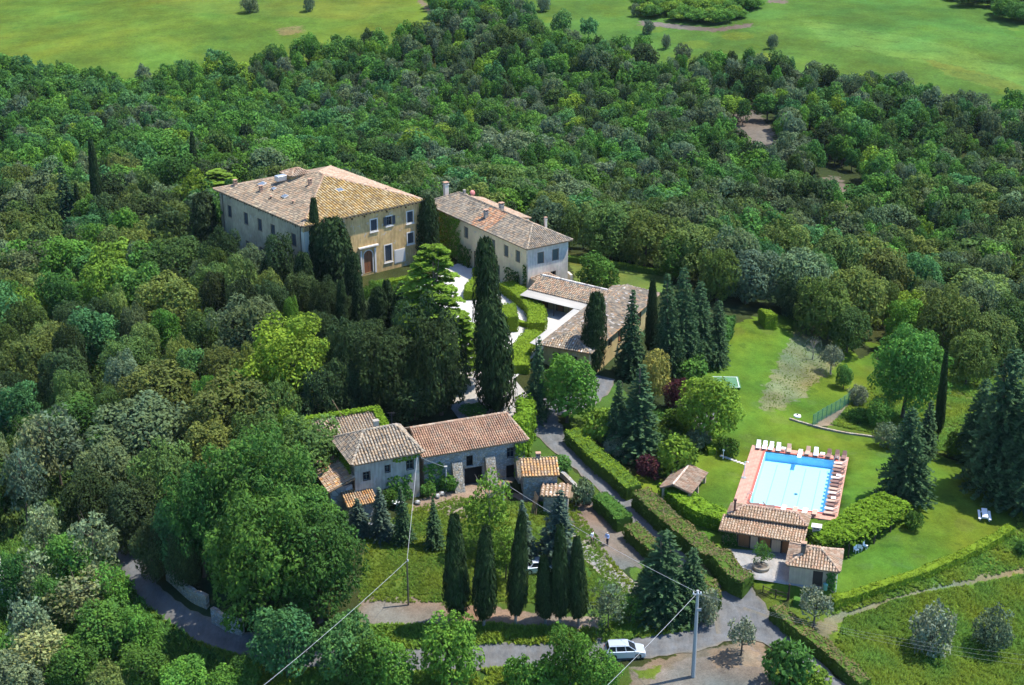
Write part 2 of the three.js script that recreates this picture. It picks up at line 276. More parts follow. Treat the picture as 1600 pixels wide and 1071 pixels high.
function mottled(seed, r, g, b, contrast, grain, size = 512, metres = 12) {  // tileable mineral colour: blotches and grit
  const A = createNoise3D(rng(seed)), R = rng(seed + 1), t = (i, j, k) => { const a = i / size * 6.283, c = j / size * 6.283; return A(Math.cos(a) * k + 3, Math.sin(a) * k, Math.cos(c) * k) * 0.5 + A(Math.sin(c) * k, Math.cos(a) * k + 9, Math.sin(a) * k) * 0.5; };
  const m = dataTexture(size, size, (d) => { for (let j = 0; j < size; j++) for (let i = 0; i < size; i++) { const f = 1 + contrast * (t(i, j, 1) + 0.7 * t(i, j, 3.5) + 0.5 * t(i, j, 9)) + grain * (R() - 0.5), w = 0.25 * contrast * t(i, j, 2); d.set([clamp(enc(r * f * (1 + w)), 0, 255), clamp(enc(g * f), 0, 255), clamp(enc(b * f * (1 - w)), 0, 255), 255], (j * size + i) * 4); } });
  m.repeat.set(1 / metres, 1 / metres); return m;
}
mats.road = std(0xffffff, 0.95, { vertexColors: true, map: mottled(21, 0.118, 0.118, 0.116, 0.22, 0.3) });
mats.gravel = std(0xffffff, 1, { map: mottled(23, 0.44, 0.42, 0.38, 0.14, 0.25) });
mats.patio = std(0xffffff, 0.95, { map: mottled(25, 0.27, 0.255, 0.235, 0.22, 0.25) });
mats.track = std(0xffffff, 1, { vertexColors: true, map: mottled(27, 0.19, 0.18, 0.165, 0.2, 0.3) });
struct('road', ribbon([[150, 860], [195, 893], [215, 925], [262, 965], [340, 1000], [430, 1025], [540, 1034], [700, 1030], [860, 1025], [980, 1014], [1070, 1000], [1150, 975], [1168, 962]], [4.6, 4.4, 4, 3.6, 3.6, 3.8, 4.6, 5.5], 0.06), mats.road);
struct('road', ribbon([[1168, 990], [1158, 955], [1128, 915], [1085, 878], [1040, 838], [1000, 805], [950, 757], [905, 718], [872, 690], [852, 668], [842, 655], [850, 640], [900, 628], [930, 610], [945, 590]], [7, 5.5, 4.5, 4, 3.8, 3.8, 4, 5.5, 5, 4, 3.5], 0.075), mats.road);
struct('road', ribbon([[1150, 975], [1190, 985], [1225, 1008], [1265, 1040], [1320, 1090]], [6, 4.2, 3, 2.6, 2.6], 0.09), mats.road);
struct('gravel_courtyard', drape([[655, 440], [700, 418], [745, 402], [800, 450], [850, 475], [905, 475], [905, 495], [850, 545], [820, 575], [800, 600], [700, 560], [645, 525], [585, 500], [580, 474], [630, 456]], 0.07, 5), mats.gravel);
struct('gravel_drive', drape([[722, 560], [800, 590], [842, 640], [850, 660], [800, 665], [720, 660], [705, 640]], 0.1, 4), std(0xffffff, 1, { map: mottled(29, 0.3, 0.275, 0.24, 0.2, 0.3) }));
struct('patio', drape([[1138, 858], [1262, 868], [1245, 905], [1296, 914], [1284, 922], [1225, 914], [1170, 905]], 0.05, 4), mats.patio);
struct('track', ribbon([[862, 825], [905, 855], [945, 890], [985, 918], [1000, 930]], [2.5, 2.4, 2.4, 2.6], 0.05, 4), mats.track);
// ---------------------------------------------------------------- building kit
function plaster(seed, r, g, b, streak = 0.25) {                     // lime wash: blotches, rain streaks below, bare patches
  const A = createNoise2D(rng(seed)), R = rng(seed), S = 512;
  const t = dataTexture(S, S, (d) => { for (let j = 0; j < S; j++) for (let i = 0; i < S; i++) {
    const x = i / S * 24, y = j / S * 24, f = 1 + streak * (0.45 * A(x / 3.1, y / 3.7) + 0.3 * A(x / 0.7, y / 1.1) + 0.35 * A(x / 0.35, y / 5)) + 0.06 * (R() - 0.5), p = smooth(A(x / 2 + 40, y / 2) + 0.4 * A(x / 0.5, y / 0.5 + 9), 0.75, 0.95) * 0.5;
    d.set([enc(lerp(r * f, 0.42, p)), enc(lerp(g * f * (1 + 0.04 * A(x, y)), 0.4, p)), enc(lerp(b * f, 0.36, p)), 255].map((q) => clamp(q, 0, 255)), (j * S + i) * 4);
  } }, true, false); t.repeat.set(1 / 24, 1 / 24); return std(0xffffff, 0.95, { map: t });
}
function rubble(seed, r, g, b, size = 0.34) {                        // field stones in mortar, seen from far off
  const S = 512, M = 8, n = Math.round(M / size), R = rng(seed), pts = Array.from({ length: n * n }, () => [R(), R(), 0.75 + 0.5 * R(), R() - 0.5]);
  const bump = new Uint8Array(S * S * 4), map = dataTexture(S, S, (d) => { for (let j = 0; j < S; j++) for (let i = 0; i < S; i++) {
    const x = i / S * n, y = j / S * n * 1.4, cx = Math.floor(x), cy = Math.floor(y); let d1 = 9, d2 = 9, q = pts[0];
    for (let a = -1; a < 2; a++) for (let c = -1; c < 2; c++) { const p = pts[((cx + a + n) % n) * n + ((cy + c + n) % n)], e = Math.hypot(x - cx - a - p[0], y - cy - c - p[1]); if (e < d1) { d2 = d1; d1 = e; q = p; } else if (e < d2) d2 = e; }
    const edge = smooth(d2 - d1, 0.03, 0.2), f = lerp(0.62, q[2], edge) * (1 + 0.2 * (R() - 0.5)), o = (j * S + i) * 4;
    d.set([enc(r * f * (1 + 0.25 * q[3])), enc(g * f), enc(b * f * (1 - 0.3 * q[3])), 255].map((v) => clamp(v, 0, 255)), o);
    const h = 60 + 190 * edge; bump.set([h, h, h, 255], o);
  } });
  map.repeat.set(1 / M, 1 / M);
  const bm = dataTexture(S, S, (d) => d.set(bump), false); bm.repeat.set(1 / M, 1 / M);
  return std(0xffffff, 0.95, { map, bumpMap: bm, bumpScale: 0.05 });
}
Object.assign(mats, {
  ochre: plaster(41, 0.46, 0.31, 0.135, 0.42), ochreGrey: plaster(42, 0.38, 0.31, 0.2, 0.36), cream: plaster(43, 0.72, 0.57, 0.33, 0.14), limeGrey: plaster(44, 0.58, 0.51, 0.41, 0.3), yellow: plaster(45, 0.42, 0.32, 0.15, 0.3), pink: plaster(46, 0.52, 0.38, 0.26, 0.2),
  stone: rubble(47, 0.34, 0.31, 0.27), stoneWarm: rubble(48, 0.36, 0.31, 0.24), greyPlaster: plaster(49, 0.37, 0.325, 0.265, 0.42),
  trim: std([0.58, 0.53, 0.46]), pane: std([0.012, 0.016, 0.024], 0.25), shutter: std([0.035, 0.044, 0.052], 0.7), shutterGreen: std([0.1, 0.12, 0.1], 0.7), door: std([0.2, 0.07, 0.025], 0.6), plank: std([0.3, 0.13, 0.05], 0.7), darkWood: std([0.06, 0.045, 0.035], 0.8),
  hole: std([0.015, 0.014, 0.012], 1), iron: std([0.05, 0.05, 0.05], 0.6), pipe: std([0.12, 0.1, 0.08], 0.6, { metalness: 0.3 }), brick: std([0.4, 0.24, 0.16], 0.9), white: std([0.8, 0.8, 0.78], 0.6), metal: std([0.5, 0.5, 0.5], 0.4, { metalness: 0.7 }),  // hole: near-black colour standing for the unlit inside of openings
  soffit: std([0.22, 0.15, 0.09], 0.9), sheet: std([0.4, 0.38, 0.34], 0.7, { map: mottled(61, 0.8, 0.79, 0.77, 0.2, 0.1) }), skylight: std([0.1, 0.14, 0.18], 0.15), concrete: std([0.3, 0.3, 0.29], 0.9), sack: std([0.45, 0.42, 0.36], 0.9),
});
const side = (name, W, D) => ({ front: [0, 0, 0, W], left: [0, -D, -90, D], right: [W, 0, 90, D], back: [W, -D, 180, W] })[name];
// One wall with real openings. openings: [x, sill, width, height, kind, arched]
function wallSide(root, name, W, D, y0, y1, mat, openings = [], T = 0.4) {
  const [ox, oz, turn, L] = side(name, W, D), inset = name === 'left' || name === 'right' ? T + 0.003 : 0;
  const s = new THREE.Shape([[inset, y0], [L - inset, y0], [L - inset, y1], [inset, y1]].map(([a, b]) => new THREE.Vector2(a, b)));
  for (const [x, b, w, h, , arch] of openings) {
    const p = new THREE.Path(); p.moveTo(x - w / 2, b); p.lineTo(x + w / 2, b); p.lineTo(x + w / 2, b + h - (arch ? w / 2 : 0));
    if (arch) p.absarc(x, b + h - w / 2, w / 2, 0, Math.PI, false); else p.lineTo(x - w / 2, b + h);
    p.closePath(); s.holes.push(p);
  }
  const M = new THREE.Matrix4().makeRotationY(turn * RAD).setPosition(ox, 0, oz), put = (g) => g.applyMatrix4(M);
  part('wall', put(new THREE.ExtrudeGeometry(s, { depth: T, bevelEnabled: false, curveSegments: 8 }).translate(0, 0, -T)), mat, root);
  for (const [x, b, w, h, kind = 'window', arch] of openings) opening(root, put, x, b, w, h, kind, arch, T);
}
function frameRing(x, b, w, h, t, d, z, arch) {                      // a surround of width t round an opening
  const o = new THREE.Shape(), q = new THREE.Path(), line = (s, e, y1) => { s.moveTo(x - w / 2 - e, b - (arch ? 0 : e)); s.lineTo(x + w / 2 + e, b - (arch ? 0 : e)); if (arch) { s.lineTo(x + w / 2 + e, y1 - w / 2); s.absarc(x, y1 - w / 2, w / 2 + e, 0, Math.PI, false); } else { s.lineTo(x + w / 2 + e, y1 + e); s.lineTo(x - w / 2 - e, y1 + e); } s.closePath(); };
  line(o, t, b + h); line(q, 0, b + h); o.holes.push(q);
  return new THREE.ExtrudeGeometry(o, { depth: d, bevelEnabled: false, curveSegments: 8 }).translate(0, 0, z);
}
function opening(root, put, x, b, w, h, kind, arch, T) {
  if (kind === 'vent') { part('vent', put(box(w - 0.01, h - 0.01, 0.05, x, b + h / 2, -0.22)), mats.hole, root); return; }  // near-black plate painted for the shade inside the vent
  if (kind === 'gap') { part('doorway', put(box(w - 0.01, h - 0.01, 0.05, x, b + h / 2, -T + 0.1)), mats.hole, root); return; }  // near-black plate stands for the shaded interior behind the doorway
  if (kind === 'door' || kind === 'plank') {
    const d = part('door', put(frameRing(x, b, w, h, 0.16, 0.1, -0.06, arch)), kind === 'door' ? mats.trim : mats.darkWood, root);
    const leafM = kind === 'door' ? mats.door : mats.plank;
    for (const k of [-1, 1]) {
      const s = new THREE.Shape(), r = w / 2 - 0.02; s.moveTo(0.015, 0); s.lineTo(r, 0);
      if (arch) { s.lineTo(r, h - w / 2); s.absarc(0, h - w / 2, r, 0, Math.PI / 2 - 0.02, false); } else { s.lineTo(r, h - 0.02); s.lineTo(0.015, h - 0.02); }
      s.closePath(); const g = new THREE.ExtrudeGeometry(s, { depth: 0.06, bevelEnabled: false }); if (k < 0) g.scale(-1, 1, 1);
      if (k < 0) { const q = g.index ? g.toNonIndexed() : g, a = q.attributes.position; for (let i = 0; i < a.count; i += 3) { const v = [a.getX(i), a.getY(i), a.getZ(i)]; a.setXYZ(i, a.getX(i + 1), a.getY(i + 1), a.getZ(i + 1)); a.setXYZ(i + 1, ...v); } q.computeVertexNormals(); part('door_leaf', put(q.translate(x, b, -0.2)), leafM, d); } else part('door_leaf', put(g.translate(x, b, -0.2)), leafM, d);
    }
    part('handle', put(box(0.04, 0.14, 0.06, x + 0.1, b + 1.05, -0.11)), mats.iron, d);
    return;
  }
  const flush = kind.startsWith('flush'), bare = kind === 'bare' || flush;
  const f = part('window', put(frameRing(x, b, w, h, bare ? 0.08 : 0.2, 0.07, bare ? -0.05 : -0.02)), bare ? flush ? mats.soffit : mats.darkWood : mats.trim, root);
  part('pane', put(box(w - 0.01, h - 0.01, 0.03, x, b + h / 2, -0.24)), mats.pane, f);
  part('sash', put(mergeGeometries([box(0.06, h - 0.04, 0.05, x, b + h / 2, -0.2), box(w - 0.04, 0.05, 0.045, x, b + h * 0.62, -0.199)])), mats.shutterGreen, f);
  if (!bare) part('sill', put(box(w + 0.6, 0.12, 0.22, x, b - 0.27, 0.04)), mats.trim, f);
  if (kind === 'closed' || flush) for (const k of [-1, 1]) {
    const g = []; const sw = w / 2 - 0.03; g.push(box(sw, h - 0.03, 0.03, x + k * w / 4, b + h / 2, -0.13)); for (let y = 0.12; y < h - 0.1; y += 0.16) g.push(box(sw - 0.12, 0.07, 0.03, x + k * w / 4, b + y, -0.105));
    part('shutter', put(mergeGeometries(g)), kind === 'flushGreen' ? mats.shutterGreen : mats.shutter, f);
  }
  if (kind === 'open') for (const k of [-1, 1]) part('shutter', put(new RoundedBoxGeometry(w * 0.55, h + 0.05, 0.06, 1, 0.02).translate(x + k * (w * 0.78 + 0.05), b + h / 2, 0.1)), mats.shutter, f);
}
// Clay tiles one by one over a roof face: cover tiles in columns up the slope, lapped, none quite like the next.
class Tiles {
  constructor(seed, sp, len, palette, patch) { this.R = rng(seed); this.N = createNoise2D(rng(seed + 9)); Object.assign(this, { sp, len, palette, patch, pos: [], col: [], deckPos: [] }); }
  tint(a, b) {
    const P = this.palette, n = 0.5 + 0.5 * this.N(a / 2.2, b / 1.8) * 0.9 + (this.R() - 0.5) * 0.5, k = clamp(Math.floor(n * P.length), 0, P.length - 1), f = (0.88 + 0.24 * this.R()) * (1 + 0.12 * this.N(a / 5 + 30, b / 4));
    let c = P[k].map((q) => q * f); if (this.patch) c = this.patch(a, b, c, this.R); return c;
  }
  face(pts) {                                                        // pts: eave start, eave end, then up round to the ridge
    const e = pts[1].clone().sub(pts[0]).normalize(), n = e.clone().cross(pts[2].clone().sub(pts[0])).normalize(), s = n.clone().cross(e).normalize(), o = pts[0];
    const q = pts.map((p) => [p.clone().sub(o).dot(e), p.clone().sub(o).dot(s)]), L = Math.max(...q.map((p) => p[0])), a0 = Math.min(...q.map((p) => p[0]));
    const W = (a, b, c) => o.clone().addScaledVector(e, a).addScaledVector(s, b).addScaledVector(n, c + 0.035 * (1 + this.N(a / 2.7 + 60, b / 2.7)));
    for (let i = 1; i < pts.length - 1; i++) for (const k of [0, i, i + 1]) this.deckPos.push(pts[k].clone());
    const R = this.R, r = this.sp * 0.34;
    for (let a = a0 + this.sp / 2; a < L; a += this.sp) {
      let lo = 1e9, hi = -1e9;
      for (let i = 0; i < q.length; i++) { const [p, t] = [q[i], q[(i + 1) % q.length]]; if ((p[0] - a) * (t[0] - a) <= 0 && p[0] !== t[0]) { const b = lerp(p[1], t[1], (a - p[0]) / (t[0] - p[0])); lo = Math.min(lo, b); hi = Math.max(hi, b); } }
      if (hi - lo < 0.15) continue;
      const ja = (R() - 0.5) * 0.06;
      for (let b = lo - 0.06; b < hi - 0.1; b += this.len) {
        const b1 = Math.min(b + this.len * 1.12, hi + 0.04), c = this.tint(a, b), x = a + ja * 0.5 + (R() - 0.5) * 0.05, tw = (R() - 0.5) * 0.05, up = 0.035 + R() * 0.02, pr = [], K = 4;
        for (let k = 0; k <= K; k++) { const t = Math.PI * k / K, ca = Math.cos(t), sa = Math.sin(t); pr.push([W(x + ca * r * 1.06, b, 0.01 + up + sa * r * 0.95), W(x + tw + ca * r * 0.9, b1, 0.01 + sa * r * 0.8)]); }
        for (let k = 0; k < K; k++) this.quad(pr[k][0], pr[k + 1][0], pr[k + 1][1], pr[k][1], c);
        this.tri(pr[0][0], pr[2][0], pr[1][0], c); this.tri(pr[0][0], pr[4][0], pr[2][0], c); this.tri(pr[2][0], pr[4][0], pr[3][0], c);
      }
    }
  }
  ridge(a, b, r = 0.17) {
    const d = b.clone().sub(a), L = d.length(); d.normalize(); const s = d.clone().cross(V(0, 1, 0)).normalize(), u = s.clone().cross(d), n = Math.max(1, Math.round(L / 0.42));
    for (let i = 0; i < n; i++) { const p = a.clone().addScaledVector(d, L * i / n), q = a.clone().addScaledVector(d, L * (i + 1.12) / n), c = this.tint(i * 3, 1), pr = [], j = (this.R() - 0.5) * 0.05; for (let k = 0; k <= 4; k++) { const t = Math.PI * k / 4, w = (o, m, h) => o.clone().addScaledVector(s, Math.cos(t) * r * m + j).addScaledVector(u, Math.sin(t) * r * m + h); pr.push([w(p, 1.1, 0.03), w(q, 0.92, 0)]); } for (let k = 0; k < 4; k++) this.quad(pr[k][0], pr[k + 1][0], pr[k + 1][1], pr[k][1], c); }
  }
  quad(a, b, c, d, col) { this.tri(a, b, c, col); this.tri(a, c, d, col); }
  tri(a, b, c, col) { for (const p of [a, b, c]) { this.pos.push(p.x, p.y, p.z); this.col.push(...col); } }
  build(root, deckMat = mats.soffit, thick = 0.14) {
    const top = [], g0 = new THREE.BufferGeometry(), D = this.deckPos;
    const p = []; for (let i = 0; i < D.length; i += 3) { const [a, b, c] = D.slice(i, i + 3), dn = (v) => V(v.x, v.y - thick, v.z); for (const t of [[a, b, c], [dn(a), dn(c), dn(b)], [a, dn(a), b], [dn(a), dn(b), b], [b, dn(b), c], [dn(b), dn(c), c], [c, dn(c), a], [dn(c), dn(a), a]]) for (const v of t) p.push(v.x, v.y, v.z); }
    g0.setAttribute('position', new THREE.Float32BufferAttribute(p, 3)); g0.computeVertexNormals();
    const roof = part('roof', g0, deckMat, root);
    const g = new THREE.BufferGeometry(); g.setAttribute('position', new THREE.Float32BufferAttribute(this.pos, 3)); g.setAttribute('color', new THREE.Float32BufferAttribute(this.col, 3)); g.computeVertexNormals();
    part('roof_tiles', g, tileMat, roof, 'stuff');
    return roof;
  }
}
const tileMat = std(0xffffff, 0.9, { vertexColors: true, side: THREE.DoubleSide });
function hip(T, x0, x1, z0, z1, y, rise, i0, i1, axis = 'x', ridges = true) {  // z0 is the front (larger z)
  const A = V(x0, y, z0), B = V(x1, y, z0), Cc = V(x1, y, z1), D = V(x0, y, z1);
  const P = axis === 'x' ? V(x0 + i0, y + rise, (z0 + z1) / 2) : V((x0 + x1) / 2, y + rise, z0 - i0), Q = axis === 'x' ? V(x1 - i1, y + rise, (z0 + z1) / 2) : V((x0 + x1) / 2, y + rise, z1 + i1);
  if (axis === 'x') { T.face([A, B, Q, P]); T.face([B, Cc, Q]); T.face([Cc, D, P, Q]); T.face([D, A, P]); } else { T.face([A, B, P]); T.face([B, Cc, Q, P]); T.face([Cc, D, Q]); T.face([D, A, P, Q]); }
  if (ridges) { const up = (v) => V(v.x, v.y + 0.06, v.z); if (P.distanceTo(Q) > 0.5) T.ridge(up(P), up(Q)); (axis === 'x' ? [[A, P], [D, P], [B, Q], [Cc, Q]] : [[A, P], [B, P], [Cc, Q], [D, Q]]).forEach(([a, b]) => T.ridge(up(a), up(b))); }
}
function chimney(root, x, y, z, w, h, mat, capped = true) {
  const c = part('chimney', [box(w, h, w * 0.9, x, y + h / 2, z), box(w * 1.25, 0.1, w * 1.15, x, y + h + 0.05, z)], mat, root);
  if (capped) { part('flue', [-1, 1].flatMap((k) => [box(0.1, 0.3, w * 0.8, x + k * w * 0.42, y + h + 0.25, z)]), mat, c); part('cap', box(w * 1.3, 0.09, w * 1.2, x, y + h + 0.445, z), mats.brick, c); }
  return c;
}
const PAL = {
  villaGrey: [[0.35, 0.265, 0.175], [0.31, 0.23, 0.155], [0.24, 0.19, 0.135], [0.34, 0.235, 0.15], [0.2, 0.165, 0.12], [0.38, 0.3, 0.2]],
  grey: [[0.34, 0.285, 0.21], [0.29, 0.245, 0.185], [0.22, 0.19, 0.15], [0.36, 0.28, 0.195], [0.34, 0.25, 0.165], [0.18, 0.16, 0.13]],
  red: [[0.36, 0.205, 0.13], [0.32, 0.19, 0.125], [0.38, 0.235, 0.155], [0.29, 0.205, 0.145]],
  orange: [[0.46, 0.225, 0.085], [0.5, 0.3, 0.13], [0.42, 0.26, 0.14], [0.34, 0.23, 0.15], [0.46, 0.36, 0.23]],
  pink: [[0.39, 0.26, 0.17], [0.36, 0.225, 0.145], [0.41, 0.3, 0.21], [0.31, 0.215, 0.145], [0.36, 0.28, 0.2]],
};
// ---------------------------------------------------------------- the villa
{
  const W = 23.4, D = 28.6, H = 11.3, o = 0.75, root = thing('villa', 'large square ochre villa with a broad hipped tile roof behind cypresses', 'villa', -34.3, 9, -222.3, 39.5 * RAD);
  const up = 7.7, win = (x, k = 'closed') => [x, up, 1.25, 1.95, k];
  wallSide(root, 'front', W, D, -3, H, mats.ochre, [win(2.2), win(7.2), win(13.8), [17, 8.1, 1.1, 1.5, 'open'], win(21.4), [3, 2, 1.3, 2.4, 'closed'], [12.4, 0.4, 1.8, 4.0, 'door', true], [16.6, 1.6, 1.35, 2.9, 'closed'], [21.4, 3.9, 1.25, 1.9, 'closed'], ...[4.5, 9.5, 12, 16.6, 20.6].map((x) => [x, 10.35, 0.36, 0.36, 'vent'])]);
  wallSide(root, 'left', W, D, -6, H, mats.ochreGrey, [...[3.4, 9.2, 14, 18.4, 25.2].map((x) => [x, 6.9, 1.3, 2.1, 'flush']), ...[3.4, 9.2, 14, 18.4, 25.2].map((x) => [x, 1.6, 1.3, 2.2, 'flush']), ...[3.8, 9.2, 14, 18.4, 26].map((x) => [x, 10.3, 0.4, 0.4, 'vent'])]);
  wallSide(root, 'right', W, D, -3, H, mats.ochre, [5, 11, 17, 23].map((x) => [x, up, 1.25, 1.95, 'closed']));
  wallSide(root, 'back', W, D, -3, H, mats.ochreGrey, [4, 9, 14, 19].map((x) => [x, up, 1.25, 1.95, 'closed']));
  part('doorway_cornice', [box(4.0, 0.22, 0.55, 12.4, 5.15, 0.2), box(0.34, 4.4, 0.16, 10.95, 2.4, 0.05), box(0.34, 4.4, 0.16, 13.85, 2.4, 0.05)], mats.trim, root);
  const pl = part('plaque', box(2.3, 2.5, 0.1, 19.0, 2.1, 0.02), mats.trim, root); part('plaque_face', box(2.0, 2.2, 0.04, 19.0, 2.1, 0.08), std([0.5, 0.47, 0.42]), pl);
  part('downpipe', [rod(V(-0.1, -4, -1), V(-0.1, H - 0.1, -1), 0.07)], mats.pipe, root); part('downpipe', [rod(V(-0.1, -5, -D + 1.2), V(-0.1, H - 0.1, -D + 1.2), 0.07)], mats.pipe, root);
  part('quoin', [box(0.9, 13, 0.08, 0.48, 3.6, 0.0), box(0.08, 14, 0.9, 0, 3, -0.48)], mats.limeGrey, root);
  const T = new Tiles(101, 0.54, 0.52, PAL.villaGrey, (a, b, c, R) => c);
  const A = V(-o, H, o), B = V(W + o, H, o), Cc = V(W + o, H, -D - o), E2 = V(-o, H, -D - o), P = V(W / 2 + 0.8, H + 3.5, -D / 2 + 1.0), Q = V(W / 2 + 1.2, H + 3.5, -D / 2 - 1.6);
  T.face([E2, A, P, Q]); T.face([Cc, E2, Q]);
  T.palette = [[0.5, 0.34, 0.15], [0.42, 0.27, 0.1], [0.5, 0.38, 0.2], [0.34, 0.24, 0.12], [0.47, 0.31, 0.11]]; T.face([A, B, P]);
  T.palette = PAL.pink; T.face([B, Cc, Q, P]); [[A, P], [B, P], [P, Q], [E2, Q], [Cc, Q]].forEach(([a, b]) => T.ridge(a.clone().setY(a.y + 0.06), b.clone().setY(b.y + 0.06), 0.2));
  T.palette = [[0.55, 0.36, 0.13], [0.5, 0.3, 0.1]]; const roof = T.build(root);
  part('rafter_tails', Array.from({ length: 30 }, (_, i) => box(0.12, 0.16, o - 0.05, i * 0.8, H - 0.24, o / 2)).concat(Array.from({ length: 36 }, (_, i) => box(o - 0.05, 0.16, 0.12, -o / 2, H - 0.24, -i * 0.8))), mats.darkWood, root, 'stuff');
  // on the roof: the low belvedere with its own roof, tank, chimneys, skylights, vents
  const onRoof = (fx, fz) => { const x = fx * W, z = -fz * D, d = Math.min((x + o) / (W / 2 + o), (W + o - x) / (W / 2 + o), (o - z) / (D / 2 + o), (z + D + o) / (D / 2 + o)); return V(x, H + 3.5 * d, z); };
  const bt = new Tiles(103, 0.4, 0.5, PAL.pink); hip(bt, W / 2 - 3.6, W / 2 + 0.6, -D / 2 - 2.6, -D / 2 - 6.4, H + 3.3, 0.8, 1.8, 1.8, 'x'); const bel = part('belvedere', box(3.6, 2.2, 3.2, W / 2 - 1.5, H + 2.25, -D / 2 - 4.5), mats.ochre, root); bt.build(bel);
  part('water_tank', new RoundedBoxGeometry(1.9, 1.0, 1.2, 2, 0.12).translate(W / 2 - 4.8, H + 3.0, -D / 2 - 4.2), mats.metal, root);
  for (const [fx, fz] of [[0.09, 0.92], [0.38, 0.42], [0.13, 0.66]]) { const p = onRoof(fx, fz); chimney(root, p.x, p.y - 0.2, p.z, 0.55, 0.9, mats.brick); }
  for (const [fx, fz, m] of [[0.1, 0.5, 1], [0.14, 0.3, 1], [0.86, 0.18, 1]]) { const p = onRoof(fx, fz); const v = part('roof_vent', rod(p, p.clone().setY(p.y + 0.55), 0.14), mats.pipe, root); part('cap', new THREE.ConeGeometry(0.28, 0.2, 8).translate(p.x, p.y + 0.68, p.z), mats.brick, v); }
  const tiltL = Math.atan2(3.5, W / 2 + o), tiltF = Math.atan2(3.5, D / 2 + o);
  for (const [fx, fz, w] of [[0.2, 0.74, 1.5], [0.2, 0.6, 0.9], [0.17, 0.43, 1.2]]) { const p = onRoof(fx, fz), s = part('skylight', new RoundedBoxGeometry(w * 0.8, 0.16, w, 1, 0.03).rotateZ(tiltL).translate(p.x - 0.05, p.y + 0.25, p.z), mats.trim, root); part('pane', box(w * 0.65, 0.04, w * 0.85).rotateZ(tiltL).translate(p.x - 0.1, p.y + 0.34, p.z), mats.skylight, s); }
  for (const [fx, fz] of [[0.52, 0.27]]) { const p = onRoof(fx, fz), s = part('skylight', new RoundedBoxGeometry(1.3, 0.16, 1.1, 1, 0.03).rotateX(tiltF).translate(p.x, p.y + 0.25, p.z + 0.05), mats.trim, root); part('pane', box(1.1, 0.04, 0.9).rotateX(tiltF).translate(p.x, p.y + 0.34, p.z + 0.1), mats.skylight, s); }
}
